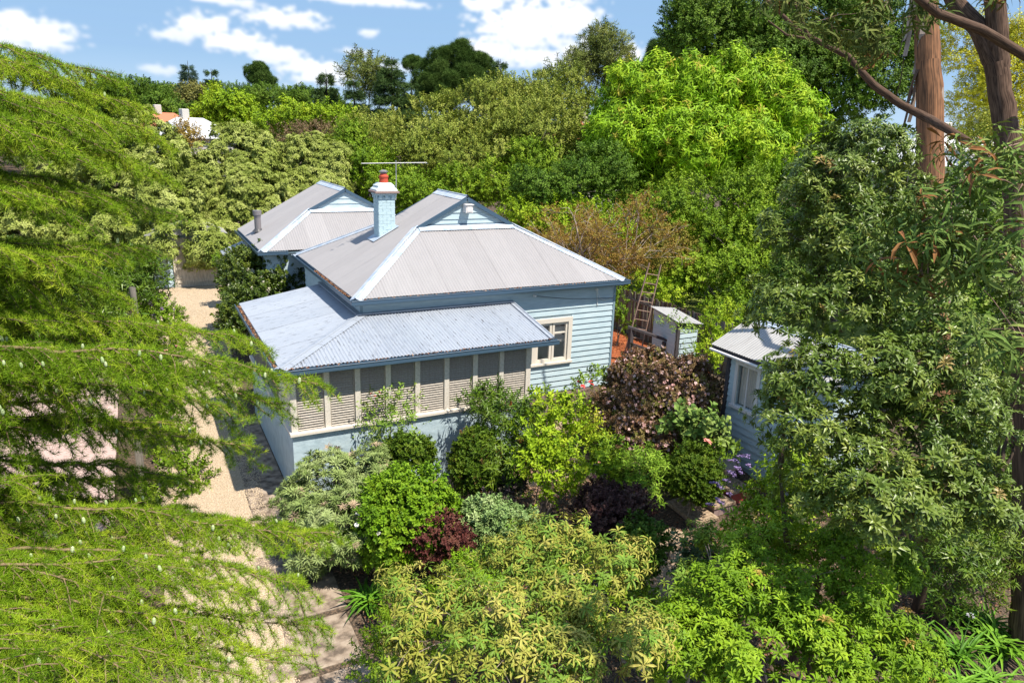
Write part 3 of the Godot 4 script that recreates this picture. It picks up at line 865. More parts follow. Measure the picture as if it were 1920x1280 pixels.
	for s in 4:   # dentils under the corbel
		var rot := Basis(Vector3.UP, s * PI / 2)
		for k in 3:
			m = MB.new(); m.box(Vector3(-0.04, 1.52, 0.236), Vector3(0.04, 1.598, 0.262)); var dn := put(m, "dentil", M.chimney_paint, ch)
			dn.transform = Transform3D(rot, rot * Vector3(-0.17 + 0.17 * k, 0, 0))
	m = MB.new(); m.bevel_box(Vector3(-0.29, 1.716, -0.29), Vector3(0.29, 1.8, 0.29), 0.05); m.bevel_box(Vector3(-0.23, 1.801, -0.23), Vector3(0.23, 1.92, 0.23), 0.07); put(m, "cap", M.chimney_cap, ch)
	m = MB.new(); m.lathe(PackedVector2Array([Vector2(0.12, 1.9), Vector2(0.115, 2.05), Vector2(0.13, 2.06), Vector2(0.13, 2.1), Vector2(0.1, 2.12), Vector2(0.09, 2.16)]), Vector3.ZERO, 18); put(m, "chimney_pot", M.terracotta, ch)
	m = MB.new(); m.lathe(PackedVector2Array([Vector2(0.085, 2.15), Vector2(0.085, 2.2), Vector2(0.13, 2.21), Vector2(0.02, 2.26), Vector2(0.0, 2.26)]), Vector3.ZERO, 18); put(m, "cowl", M.flue_metal, ch)
	m = MB.new(); m.quad(Vector3(-0.42, 0.36 + 0.0, 0.36), Vector3(0.3, 0.36 + 0.72 * P, 0.36), Vector3(0.3, 0.36 + 0.72 * P, -0.3), Vector3(-0.42, 0.36, -0.3)); 
	put(m, "flashing", M.cap_metal, ch).position = Vector3(0, 0.03 + (3 + P * (-5.38 - 0.42 + 7.19) - 3.76), 0)
	# --- rear block
	m = MB.new(); m.box(Vector3(-7.9, -0.8, -12.6), Vector3(-2.1, 2.92, -7.35)); var rw := put(m, "rear_wall", M.board_b, o)
	boards(rw, Vector3(-7.903, -0.2, -12.6), Z, -X, 5.25, 3.1, 0.153)
	var rx0 := -8.1; var rx1 := -1.84; var rxc := -4.97; var rz1 := -7.2; var rz0 := -12.7
	var rgz := -9.1; var rrun := rz1 - rgz
	var rhb := 3.0 + P * rrun; var rhp := 3.0 + P * (rxc - rx0)
	sheets(o, Vector3(rx0, 3.0, rz1), X, sf, PackedVector2Array([Vector2(0, 0), Vector2(rx1 - rx0, 0), Vector2(rx1 - rx0 - rrun, rrun * sl), Vector2(rrun, rrun * sl)]), "roof_grey")
	var rd := rz1 - rz0
	var rp := PackedVector2Array([Vector2(0, 0), Vector2(rd, 0), Vector2(rd - rrun + og, rrun * sl), Vector2(rd - rrun + og, (rxc - rx0) * sl), Vector2(0, (rxc - rx0) * sl)])
	sheets(o, Vector3(rx0, 3.0, rz0), Z, sL, rp, "roof_grey")
	var rp2 := PackedVector2Array()
	for q in rp: rp2.append(Vector2(rd - q.x, q.y))
	sheets(o, Vector3(rx1, 3.0, rz1), -Z, sR, rp2, "roof_grey")
	capping(o, Vector3(rx0, 3.0, rz1), Vector3(rx0 + rrun, rhb, rgz), -sf + X, -sL + Vector3(0, 0, -1), 0.17)
	capping(o, Vector3(rx1, 3.0, rz1), Vector3(rx1 - rrun, rhb, rgz), -sf - X, -sR + Vector3(0, 0, -1), 0.17)
	capping(o, Vector3(rxc, rhp, rgz + og), Vector3(rxc, rhp, rz0), -sL, -sR, 0.2)
	var rgw := rxc - (rx0 + rrun)
	m = MB.new(); m.tri(Vector3(rxc - rgw, rhb - 0.03, rgz - 0.01), Vector3(rxc + rgw, rhb - 0.03, rgz - 0.01), Vector3(rxc, rhp - 0.03, rgz - 0.01))
	m.tri(Vector3(rx1 - 0.2, 2.9, rz0 + 0.08), Vector3(rx0 + 0.2, 2.9, rz0 + 0.08), Vector3(rxc, rhp - 0.05, rz0 + 0.08))
	var rg := put(m, "gable_end", M.board_b, o)
	boards(rg, Vector3(rxc - rgw, rhb, rgz), X, Z, rgw * 2, rhp - rhb - 0.02, 0.17, [], true, rgw)
	for s in [-1.0, 1.0]:
		m = MB.new(); m.beam(Vector3(rxc + s * (rgw + 0.05), rhb - 0.055, rgz + og - 0.01), Vector3(rxc, rhp - 0.055, rgz + og - 0.01), 0.03, 0.1); put(m, "barge_board", M.gutter_blue, rg)
	m = MB.new(); m.quad(Vector3(rxc - rgw, rhb + 0.03, rgz + 0.03), Vector3(rxc + rgw, rhb + 0.03, rgz + 0.03), Vector3(rxc + rgw, rhb - P * 0.2 + 0.025, rgz + 0.22), Vector3(rxc - rgw, rhb - P * 0.2 + 0.025, rgz + 0.22)); put(m, "flashing", M.cap_metal, rg)
	gutter(o, Vector3(rx0, 2.985, rz0), Vector3(rx0, 2.985, rz1), -X, [0.0, 0.11])
	gutter(o, Vector3(rx0, 2.985, rz1), Vector3(-7.3, 2.985, rz1), Z, [0.11, 0.0])
	m = MB.new(); m.beam(Vector3(rx0 + 0.012, 2.91, rz0), Vector3(rx0 + 0.012, 2.91, rz1), 0.02, 0.15); put(m, "fascia", M.fascia_blue, o)
	m = MB.new(); m.box(Vector3(rx0 + 0.02, 2.9, rz0), Vector3(-7.91, 2.915, rz1 - 0.02)); m.box(Vector3(-7.9, 2.921, -7.34), Vector3(-2.1, 2.935, rz1 - 0.02)); put(m, "soffit", M.fascia_blue, o)
	m = MB.new(); m.lathe(PackedVector2Array([Vector2(0.11, 0.0), Vector2(0.11, 0.55), Vector2(0.12, 0.56), Vector2(0.12, 0.62), Vector2(0.145, 0.63), Vector2(0.145, 0.78), Vector2(0.0, 0.79)]), Vector3(-7.72, 3.15, -10.2), 18); put(m, "flue_pipe", M.flue_metal, o)
	m = MB.new(); m.lathe(PackedVector2Array([Vector2(0.2, 0.0), Vector2(0.115, 0.09)]), Vector3(-7.72, 3.22, -10.2), 18); put(m, "flue_flashing", M.dark_metal, o)
	# small blue hood and weathered screen on the side wall
	m = MB.new(); m.hexa([Vector3(-8.75, 2.16, -11.9), Vector3(-7.95, 2.5, -11.9), Vector3(-7.95, 2.5, -12.9), Vector3(-8.75, 2.16, -12.9), Vector3(-8.75, 2.19, -11.9), Vector3(-7.95, 2.53, -11.9), Vector3(-7.95, 2.53, -12.9), Vector3(-8.75, 2.19, -12.9)])
	put(m, "door_hood", M.roof_blue_1, o)
	for i in 6:
		m = MB.new(); m.box(Vector3(-8.62 + i * 0.12, -0.5, -12.0), Vector3(-8.62 + i * 0.12 + 0.105, 2.05 + i * 0.05, -11.975)); put(m, "screen_paling", M.timber_brown, o)
	# --- veranda
	veranda(o)
	# --- insulators and service wire on the front wall
	for q in [Vector3(-2.52, 2.72, 0.03), Vector3(-0.63, 2.76, 0.03)]:
		m = MB.new(); m.lathe(PackedVector2Array([Vector2(0.0, 0), Vector2(0.03, 0.0), Vector2(0.035, 0.03), Vector2(0.02, 0.045), Vector2(0.035, 0.06), Vector2(0.03, 0.1), Vector2(0.0, 0.11)]), Vector3.ZERO, 12)
		var ins := put(m, "insulator", M.porcelain, o, q); ins.rotation.x = PI / 2
	m = MB.new(); m.tube(PackedVector3Array([Vector3(-2.52, 2.72, 0.1), Vector3(-1.6, 2.58, 0.1), Vector3(-0.8, 2.52, 0.09), Vector3(-0.05, 2.48, 0.06)]), PackedFloat32Array([0.007, 0.007, 0.007, 0.007]), 4); put(m, "wire", M.cable, o)
	m = MB.new(); m.tube(PackedVector3Array([Vector3(-0.63, 2.76, 0.1), Vector3(-0.5, 2.5, 0.06), Vector3(-0.3, 2.42, 0.05), Vector3(-0.12, 2.48, 0.05), Vector3(-0.02, 2.6, 0.05)]), PackedFloat32Array([0.008, 0.008, 0.008, 0.008, 0.008]), 4); put(m, "wire", M.porcelain, o)
	m = MB.new(); m.tube(PackedVector3Array([Vector3(-0.62, 2.74, 0.08), Vector3(-0.57, 2.5, 0.04), Vector3(-0.55, 2.3, 0.04)]), PackedFloat32Array([0.012, 0.012, 0.012]), 5); put(m, "conduit", M.porcelain, o)

func veranda(o: Node3D) -> void:
	var v := Node3D.new(); v.name = "veranda"; o.add_child(v)
	var X := Vector3.RIGHT; var Z := Vector3.BACK
	var xl := -9.02; var xr := -3.62; var zf := 1.98; var zb := -3.7
	var m := MB.new()
	m.box(Vector3(xl, -1.3, zf - 0.2), Vector3(xr, 0.72, zf)); m.box(Vector3(xr - 0.2, -1.0, 0.03), Vector3(xr, 0.72, zf - 0.201)); m.box(Vector3(xl, -1.3, zb), Vector3(xl + 0.2, 0.72, zf - 0.201))
	put(m, "dado_wall", M.render_wall, v)
	m = MB.new(); m.bevel_box(Vector3(xl - 0.05, 0.725, zf - 0.22), Vector3(xr + 0.04, 0.79, zf + 0.07), 0.008); put(m, "sill", M.trim_cream, v)
	m = MB.new(); m.bevel_box(Vector3(xl - 0.05, 0.725, zb), Vector3(xl + 0.22, 0.79, zf - 0.225), 0.008); put(m, "sill", M.trim_cream, v)
	m = MB.new(); m.box(Vector3(xl + 0.21, 0.1, zb), Vector3(xr - 0.21, 0.2, zf - 0.21)); put(m, "floor", M.timber_grey, v)
	m = MB.new(); m.box(Vector3(xl, 1.99, zf - 0.12), Vector3(xr, 2.16, zf - 0.02)); m.box(Vector3(xl, 1.99, zb), Vector3(xl + 0.1, 2.16, zf - 0.121)); put(m, "top_plate", M.fascia_blue, v)
	var posts := [-8.97, -8.3, -7.67, -7.02, -6.37, -5.7, -5.02, -4.37, -3.68]
	var slat := MB.new()
	slat.hexa([Vector3(0, -0.021, 0.03), Vector3(1, -0.021, 0.03), Vector3(1, -0.029, 0.024), Vector3(0, -0.029, 0.024), Vector3(0, 0.026, -0.018), Vector3(1, 0.026, -0.018), Vector3(1, 0.018, -0.024), Vector3(0, 0.018, -0.024)])
	var sm := slat.mesh(M.slat)
	for i in posts.size():
		var hw := 0.055 if i > 0 and i < posts.size() - 1 else 0.06
		m = MB.new(); m.bevel_box(Vector3(posts[i] - hw, 0.791, zf - 0.12), Vector3(posts[i] + hw, 1.989, zf), 0.006)
		put(m, "post", M.post_cream, v)
		if i == posts.size() - 1: continue
		var sc := Node3D.new(); sc.name = "louvre_screen"; v.add_child(sc, true)
		var a: float = posts[i] + hw + 0.004; var b: float = posts[i + 1] - 0.063
		m = MB.new(); m.box(Vector3(a, 0.792, zf - 0.085), Vector3(a + 0.02, 1.985, zf - 0.03)); m.box(Vector3(b - 0.02, 0.792, zf - 0.085), Vector3(b, 1.985, zf - 0.03)); put(m, "stile", M.slat, sc)
		for k in 22:
			var s := MeshInstance3D.new(); s.mesh = sm; s.name = "slat"; sc.add_child(s, true)
			s.position = Vector3(a + 0.021, 0.83 + k * 0.0535, zf - 0.05 + rng.randf_range(-0.002, 0.002)); s.scale = Vector3(b - a - 0.042, 1, 1)
			s.rotation.x = rng.randf_range(-0.06, 0.06)
	# side: weathered vertical palings
	for i in 30:
		m = MB.new(); m.box(Vector3(xl + 0.03, 0.791, zb + 0.03 + i * 0.183), Vector3(xl + 0.055, 1.99, zb + 0.03 + i * 0.183 + 0.172)); put(m, "side_paling", M.timber_grey if i < 22 else M.post_cream, v)
	# roof
	var gx := -9.21; var gz := 2.17; var gy := 2.2; var ty := 2.604
	var rise := ty - gy
	var sf := Vector3(0, rise, -gz).normalized(); var lf := Vector2(gz, rise).length()
	var wl := -7.0 - gx
	var sL := Vector3(wl, rise, 0).normalized(); var ll := Vector2(wl, rise).length()
	sheets(v, Vector3(gx, gy, gz), X, sf, PackedVector2Array([Vector2(0, 0), Vector2(-3.14 - gx, 0), Vector2(-3.14 - gx, lf), Vector2(wl, lf)]), "roof_blue", 0.076, 0.011)
	sheets(v, Vector3(gx, gy, -3.785), Vector3.BACK, sL, PackedVector2Array([Vector2(0, 0), Vector2(gz + 3.785, 0), Vector2(3.785, ll), Vector2(0, ll)]), "roof_blue", 0.076, 0.0045)
	capping(v, Vector3(gx, gy, gz), Vector3(-7.0, ty, 0), -sf + X * 1.2, -sL - Vector3.BACK * 1.2, 0.15, "roof_blue_0")
	capping(v, Vector3(-3.14, gy + 0.005, gz), Vector3(-3.14, ty + 0.005, 0), -X, X * 0.3 + Vector3.DOWN, 0.1, "roof_blue_1", "verge_capping")
	m = MB.new(); m.box(Vector3(-7.02, ty + 0.015, 0.03), Vector3(-3.14, ty + 0.04, 0.16)); m.box(Vector3(-7.16, ty + 0.015, -3.78), Vector3(-7.03, ty + 0.04, 0.16)); put(m, "flashing", M.roof_blue_0, v)
	gutter(v, Vector3(gx, gy - 0.015, gz), Vector3(-3.14, gy - 0.015, gz), Z, [0.11, 0.08])
	gutter(v, Vector3(gx, gy - 0.015, -3.785), Vector3(gx, gy - 0.015, gz), -X, [0.0, 0.11])
	m = MB.new(); m.beam(Vector3(gx, gy - 0.09, gz - 0.012), Vector3(-3.14, gy - 0.09, gz - 0.012), 0.02, 0.14); m.beam(Vector3(gx + 0.012, gy - 0.09, -3.785), Vector3(gx + 0.012, gy - 0.09, gz), 0.02, 0.14); put(m, "fascia", M.fascia_blue, v)
	m = MB.new(); m.tri(Vector3(-3.16, gy - 0.02, gz - 0.02), Vector3(-3.16, gy - 0.02, 0.02), Vector3(-3.16, ty - 0.02, 0.02)); m.box(Vector3(xr - 0.06, 0.79, 0.03), Vector3(xr, 2.2, zf - 0.13)); put(m, "end_wall", M.board_b, v)
	m = MB.new()
	m.quad(Vector3(gx, gy - 0.03, gz), Vector3(-7.0, ty - 0.03, 0), Vector3(-3.16, ty - 0.03, 0), Vector3(-3.16, gy - 0.03, gz)); m.quad(Vector3(gx, gy - 0.03, -3.78), Vector3(-7.0, ty - 0.03, -3.78), Vector3(-7.0, ty - 0.03, 0), Vector3(gx, gy - 0.03, gz)); put(m, "ceiling", M.timber_grey, v)
	litter(v, Vector3(gx - 0.05, gy - 0.02, -3.6), Vector3(gx - 0.05, gy - 0.02, 2.1), 0.035, 700)
	litter(v, Vector3(gx, gy + 0.0, gz + 0.05), Vector3(-3.2, gy + 0.0, gz + 0.05), 0.04, 220)

func antenna() -> void:
	var o := thing("television_antenna", "thin television antenna on a mast strapped to the blue chimney", "antenna", Vector3(-5.01, 4.95, -3.4))
	var m := MB.new(); m.tube(PackedVector3Array([Vector3(-0.02, -0.1, 0), Vector3(0, 0.4, 0), Vector3(0, 0.95, 0)]), PackedFloat32Array([0.014, 0.014, 0.014]), 6); put(m, "mast", M.galv, o)
	m = MB.new(); m.tube(PackedVector3Array([Vector3(-0.95, 0.86, 0), Vector3(0.88, 0.9, 0)]), PackedFloat32Array([0.012, 0.012]), 5); put(m, "boom", M.galv, o)
	for i in 15:
		var x := -0.9 + i * 0.12
		var h := 0.1 + 0.02 * i
		m = MB.new(); m.tube(PackedVector3Array([Vector3(x, 0.88 + 0.02 * x, -h), Vector3(x, 0.88 + 0.02 * x, h)]), PackedFloat32Array([0.005, 0.005]), 4); put(m, "element", M.galv, o)
	m = MB.new(); m.tube(PackedVector3Array([Vector3(-0.02, -0.08, 0), Vector3(-0.1, -0.1, 0.02), Vector3(-0.16, 0.0, 0.04)]), PackedFloat32Array([0.012, 0.012, 0.012]), 5); put(m, "bracket", M.galv, o)

# ---------------------------------------------------------------- outbuildings, fences, ground
func cabin() -> void:
	var o := thing("garden_cabin", "small pale blue weatherboard cabin with a corrugated gable roof behind the glossy tree", "shed")
	var x0 := 0.63; var x1 := 2.3; var z0 := 3.9; var z1 := 6.6; var y0 := -0.75; var y1 := 2.0
	var m := MB.new(); m.box(Vector3(x0, y0, z0), Vector3(x0 + 0.08, y1, 4.2)); m.box(Vector3(x0, y0, 4.83), Vector3(x0 + 0.08, y1, z1)); m.box(Vector3(x0, y0, 4.201), Vector3(x0 + 0.08, 0.77, 4.829)); m.box(Vector3(x0, 1.83, 4.201), Vector3(x0 + 0.08, y1, 4.829))
	m.box(Vector3(x0 + 0.081, y0, z0), Vector3(x1, y1, z0 + 0.08)); m.box(Vector3(x0 + 0.081, y0, z1 - 0.08), Vector3(x1, y1, z1)); m.box(Vector3(x1 - 0.08, y0, z0 + 0.081), Vector3(x1, y1, z1 - 0.081)); m.box(Vector3(x0 + 0.09, -0.5, z0 + 0.09), Vector3(x1 - 0.09, -0.4, z1 - 0.09))
	var w := put(m, "wall", M.board_a, o)
	boards(w, Vector3(x0 - 0.003, -0.6, z0 + 0.06), Vector3.BACK, Vector3.LEFT, z1 - z0 - 0.06, 2.6, 0.153, [[0.17, 0.93, 1.3, 2.47]])
	boards(w, Vector3(x0, -0.7, z1 + 0.003), Vector3.RIGHT, Vector3.BACK, x1 - x0, 2.7, 0.153)
	var xc := (x0 + x1) / 2; var yr := 2.62
	m = MB.new(); m.tri(Vector3(x0, y1, z1 - 0.01), Vector3(x1, y1, z1 - 0.01), Vector3(xc, yr - 0.05, z1 - 0.01)); m.tri(Vector3(x1, y1, z0 + 0.01), Vector3(x0, y1, z0 + 0.01), Vector3(xc, yr - 0.05, z0 + 0.01))
	var g := put(m, "gable_end", M.board_b, o)
	boards(g, Vector3(x0, y1, z1), Vector3.RIGHT, Vector3.BACK, x1 - x0, 0.55, 0.153, [], true, xc - x0)
	m = MB.new(); m.box(Vector3(x0 - 0.045, y0, z0 - 0.05), Vector3(x0 + 0.03, y1 + 0.02, z0 + 0.055)); put(m, "corner_post", M.timber_charcoal, o)
	var ex := x0 - 0.3; var slope := Vector3(xc - ex, yr - 2.08, 0); var ln := slope.length()
	sheets(o, Vector3(ex, 2.08, z0 - 0.35), Vector3.BACK, slope.normalized(), PackedVector2Array([Vector2(0, 0), Vector2(3.5, 0), Vector2(3.5, ln), Vector2(0, ln)]), "roof_shed")
	var s2 := Vector3(xc - (x1 + 0.3), yr - 2.08, 0)
	sheets(o, Vector3(x1 + 0.3, 2.08, z1 + 0.45), Vector3.FORWARD, s2.normalized(), PackedVector2Array([Vector2(0, 0), Vector2(3.5, 0), Vector2(3.5, ln), Vector2(0, ln)]), "roof_shed")
	capping(o, Vector3(xc, yr, z0 - 0.35), Vector3(xc, yr, z1 + 0.45), -slope.normalized(), -s2.normalized(), 0.15)
	m = MB.new(); m.beam(Vector3(ex + 0.04, 2.0, z0 - 0.35), Vector3(ex + 0.04, 2.0, z1 + 0.45), 0.03, 0.12); put(m, "fascia", M.timber_charcoal, o)
	m = MB.new(); m.tube(PackedVector3Array([Vector3(ex - 0.02, 1.97, z0 - 0.35), Vector3(ex - 0.02, 1.97, z1 + 0.45)]), PackedFloat32Array([0.035, 0.035]), 8); put(m, "gutter", M.white_paint, o)
	m = MB.new(); m.box(Vector3(x0 - 0.05, 0.77, 4.13), Vector3(x0 - 0.005, 1.84, 4.22)); m.box(Vector3(x0 - 0.05, 0.77, 4.81), Vector3(x0 - 0.005, 1.84, 4.9)); m.box(Vector3(x0 - 0.05, 1.75, 4.222), Vector3(x0 - 0.005, 1.84, 4.808)); m.box(Vector3(x0 - 0.09, 0.7, 4.09), Vector3(x0 - 0.004, 0.768, 4.94)); m.box(Vector3(x0 - 0.02, 0.77, 4.5), Vector3(x0 + 0.01, 1.749, 4.53))
	var win := put(m, "window", M.white_paint, o)
	m = MB.new(); m.quad(Vector3(x0 + 0.02, 0.77, 4.22), Vector3(x0 + 0.02, 0.77, 4.81), Vector3(x0 + 0.02, 1.75, 4.81), Vector3(x0 + 0.02, 1.75, 4.22)); put(m, "pane", M.glass, win)
	m = MB.new()
	for i in 14:
		var z := 4.22 + i * 0.042
		m.quad(Vector3(x0 + 0.1 + 0.02 * (i % 2), 0.78, z), Vector3(x0 + 0.1 + 0.02 * ((i + 1) % 2), 0.78, z + 0.042), Vector3(x0 + 0.1 + 0.02 * ((i + 1) % 2), 1.76, z + 0.042), Vector3(x0 + 0.1 + 0.02 * (i % 2), 1.76, z))
	put(m, "curtain", M.trim_cream, win)

func outhouse() -> void:
	var o := thing("garden_store", "little pale blue store with a sloping corrugated roof against the paling fence", "shed")
	var x0 := 2.62; var x1 := 3.4; var z1 := -0.3; var z0 := -1.45
	var m := MB.new(); m.hexa([Vector3(x0, -0.1, z1), Vector3(x1, -0.1, z1), Vector3(x1, -0.1, z0), Vector3(x0, -0.1, z0), Vector3(x0, 1.44, z1), Vector3(x1, 1.3, z1), Vector3(x1, 1.5, z0), Vector3(x0, 1.62, z0)]); var w := put(m, "wall", M.board_a, o)
	boards(w, Vector3(x0 + 0.07, 0, z1 + 0.003), Vector3.RIGHT, Vector3.BACK, x1 - x0 - 0.1, 1.25, 0.16)
	m = MB.new(); m.box(Vector3(x0 - 0.04, -0.1, z1 - 0.03), Vector3(x0 + 0.07, 1.43, z1 + 0.045)); m.beam(Vector3(x0 + 0.07, 1.37, z1 + 0.03), Vector3(x1 + 0.03, 1.24, z1 + 0.03), 0.03, 0.1); put(m, "corner_post", M.timber_charcoal, o)
	m = MB.new(); m.beam(Vector3(x0 - 0.02, 1.36, z1 - 0.04), Vector3(x0 - 0.02, 1.54, z0), 0.03, 0.14); put(m, "barge_board", M.far_wall, o)
	var al := Vector3(x1 + 0.1 - (x0 - 0.1), -0.14, 0).normalized()
	var up := Vector3(0, 0.19, -(z1 - z0 + 0.25)).normalized()
	sheets(o, Vector3(x0 - 0.1, 1.49, z1 + 0.12), al, up, PackedVector2Array([Vector2(0, 0), Vector2(0.98, 0), Vector2(0.98, 1.42), Vector2(0, 1.42)]), "roof_shed")

func fence() -> void:
	var o := thing("paling_fence", "weathered grey timber paling fence behind the little store", "fence")
	var z := -9.0
	var pm := MB.new(); pm.hexa([Vector3(-0.008, 0, 0.048), Vector3(0.008, 0, 0.048), Vector3(0.008, 0, -0.048), Vector3(-0.008, 0, -0.048), Vector3(-0.008, 1, 0.04), Vector3(0.008, 1, 0.04), Vector3(0.008, 1, -0.04), Vector3(-0.008, 1, -0.04)])
	var mesh := pm.mesh(M.timber_brown); var mesh2 := pm.mesh(M.timber_grey)
	while z < 2.5:
		var p := MeshInstance3D.new(); p.mesh = mesh if rng.randf() < 0.6 else mesh2; p.name = "paling"; o.add_child(p, true)
		p.position = Vector3(3.78 + rng.randf_range(-0.008, 0.008), -0.1, z); p.scale = Vector3(1, 1.62 + rng.randf_range(-0.05, 0.05), 1); p.rotation.x = rng.randf_range(-0.012, 0.012)
		z += 0.102
	for y in [0.35, 1.25]:
		var m := MB.new(); m.beam(Vector3(3.74, y, -9.05), Vector3(3.74, y, 2.5), 0.04, 0.08); put(m, "rail", M.timber_grey, o)
	for i in 5:
		var m := MB.new(); m.box(Vector3(3.79, -0.2, -8.8 + i * 2.6), Vector3(3.89, 1.45, -8.7 + i * 2.6)); put(m, "post", M.timber_grey, o)
	var l := thing("wooden_ladder", "long old wooden ladder leaning up past the paling fence", "ladder", Vector3(2.4, -0.02, -2.1))
	var a := Vector3(0, 0, 0); var b := Vector3(0.85, 2.85, -0.3); var s := Vector3(0.2, -0.03, 0.14)
	for k in 2:
		var m := MB.new(); m.beam(a + s * (k * 2.0 - 1.0), b + s * (k * 2.0 - 1.0) * 0.75, 0.025, 0.045, Vector3(0, 0, 1)); put(m, "rail", M.ladder_wood, l)
	for i in 9:
		var t := 0.08 + i * 0.1
		var m := MB.new(); var c := a.lerp(b, t); var sw := s * lerpf(1.0, 0.75, t); m.tube(PackedVector3Array([c - sw, c + sw]), PackedFloat32Array([0.016, 0.016]), 6); put(m, "rung", M.ladder_wood, l)
	var r := thing("timber_handrail", "charcoal painted timber handrail beside the flowering bush", "handrail", Vector3(1.75, 0, -1.4))
	var m := MB.new(); m.box(Vector3(-0.06, -0.1, -0.06), Vector3(0.06, 1.08, 0.06)); put(m, "post", M.timber_charcoal, r)
	m = MB.new(); m.box(Vector3(0.8, -0.1, 0.52), Vector3(0.92, 0.72, 0.64)); put(m, "post", M.timber_charcoal, r)
	m = MB.new(); m.beam(Vector3(-0.1, 1.13, -0.05), Vector3(0.92, 0.77, 0.62), 0.12, 0.07); put(m, "rail", M.timber_charcoal, r)
	m = MB.new(); m.beam(Vector3(0, 0.6, 0.0), Vector3(0.86, 0.3, 0.58), 0.04, 0.08); put(m, "rail", M.timber_charcoal, r)

func garage() -> void:
	var o := thing("garage", "garage with cream panelled double doors at the end of the gravel drive", "garage", Vector3(-9.3, -0.1, -17.4))
	var m := MB.new(); m.box(Vector3(-1.7, -0.3, -5), Vector3(1.1, 2.34, -0.1)); put(m, "wall", M.board_b, o)
	boards(o, Vector3(-1.7, -0.2, -0.09), Vector3.RIGHT, Vector3.BACK, 0.75, 2.5, 0.16)
	m = MB.new(); m.hexa([Vector3(-1.9, 2.35, 0.2), Vector3(1.3, 2.35, 0.2), Vector3(1.3, 2.35, -5.2), Vector3(-1.9, 2.35, -5.2), Vector3(-0.4, 3.0, 0.2), Vector3(-0.3, 3.0, 0.2), Vector3(-0.3, 3.0, -5.2), Vector3(-0.4, 3.0, -5.2)]); put(m, "roof", M.roof_shed_0, o)
	for s in 2:
		var d := MB.new(); var x := -0.93 + s * 0.94
		d.box(Vector3(x, -0.15, -0.06), Vector3(x + 0.93, 2.2, 0.0))
		var dr := put(d, "door", M.door_cream, o)
		for k in 4:
			var y := -0.08 + k * 0.55
			d = MB.new(); d.box(Vector3(x + 0.1, y, 0.001), Vector3(x + 0.83, y + 0.03, 0.03)); d.box(Vector3(x + 0.1, y + 0.36, 0.001), Vector3(x + 0.83, y + 0.39, 0.03)); d.box(Vector3(x + 0.1, y + 0.031, 0.001), Vector3(x + 0.13, y + 0.359, 0.03)); d.box(Vector3(x + 0.8, y + 0.031, 0.001), Vector3(x + 0.83, y + 0.359, 0.03)); put(d, "panel_moulding", M.door_cream, dr)

func old_shed() -> void:
	var o := thing("old_shed", "low old shed with a faded rusty corrugated roof under the cedar", "shed", Vector3(-13.6, 0, 1.0))
	var m := MB.new(); m.box(Vector3(-1.3, -1.1, -3.7), Vector3(1.3, 0.85, 3.6)); put(m, "wall", M.timber_brown, o)
	sheets(o, Vector3(-1.6, 1.1, 3.9), Vector3(0, 0, -1), Vector3(3.1, -0.12, 0).normalized() * -1.0 * -1.0, PackedVector2Array([Vector2(0, 0), Vector2(7.8, 0), Vector2(7.8, 3.1), Vector2(0, 3.1)]), "roof_rust", 0.11, 0.016)
	var p := thing("timber_post", "tall weathered grey timber post standing beside the gravel drive", "post", Vector3(-11.67, -0.6, -8.1))
	m = MB.new(); m.tube(PackedVector3Array([Vector3(0.03, -0.2, 0), Vector3(0, 0.9, 0), Vector3(-0.02, 1.6, 0), Vector3(-0.04, 2.55, 0)]), PackedFloat32Array([0.11, 0.1, 0.085, 0.1]), 7); put(m, "pole", M.timber_grey, p)
	m = MB.new(); m.tube(PackedVector3Array([Vector3(-0.03, 1.55, 0), Vector3(-0.03, 1.75, 0)]), PackedFloat32Array([0.105, 0.105]), 9); put(m, "collar", M.timber_brown, p)
	p = thing("fence_post", "short grey square post at the corner of the rusty shed", "post", Vector3(-11.8, -0.9, 0.5))
	m = MB.new(); m.bevel_box(Vector3(-0.07, -0.2, -0.07), Vector3(0.07, 1.6, 0.07), 0.03); put(m, "pole", M.timber_grey, p)

func far_house(called: String, label: String, at: Vector3, sx: float, sz: float, h: float, roof: float, turn: float, rm: String) -> void:
	var o := thing(called, label, "house", at); o.rotation.y = turn
	var m := MB.new(); m.box(Vector3(-sx, -0.5, -sz), Vector3(sx, h, sz)); put(m, "wall", M.far_wall, o)
	m = MB.new(); var e := 0.4
	var a := Vector3(-sx - e, h - 0.05, sz + e); var b := Vector3(sx + e, h - 0.05, sz + e); var c := Vector3(sx + e, h - 0.05, -sz - e); var d := Vector3(-sx - e, h - 0.05, -sz - e)
	var r0 := Vector3(-sx * 0.45, h + roof, 0); var r1 := Vector3(sx * 0.45, h + roof, 0)
	m.quad(a, b, r1, r0); m.quad(c, d, r0, r1); m.tri(d, a, r0); m.tri(b, c, r1); m.quad(d, c, b, a); put(m, "roof", M[rm], o)
	m = MB.new(); m.bevel_box(Vector3(-sx * 0.3, h + roof * 0.4, -0.3), Vector3(-sx * 0.3 + 0.6, h + roof + 0.7, 0.3), 0.05); put(m, "chimney", M.far_wall, o)
	for i in 3:
		m = MB.new(); m.box(Vector3(-sx * 0.7 + i * sx * 0.6, h * 0.4, sz + 0.002), Vector3(-sx * 0.7 + i * sx * 0.6 + sx * 0.25, h * 0.8, sz + 0.05)); put(m, "window", M.interior, o)

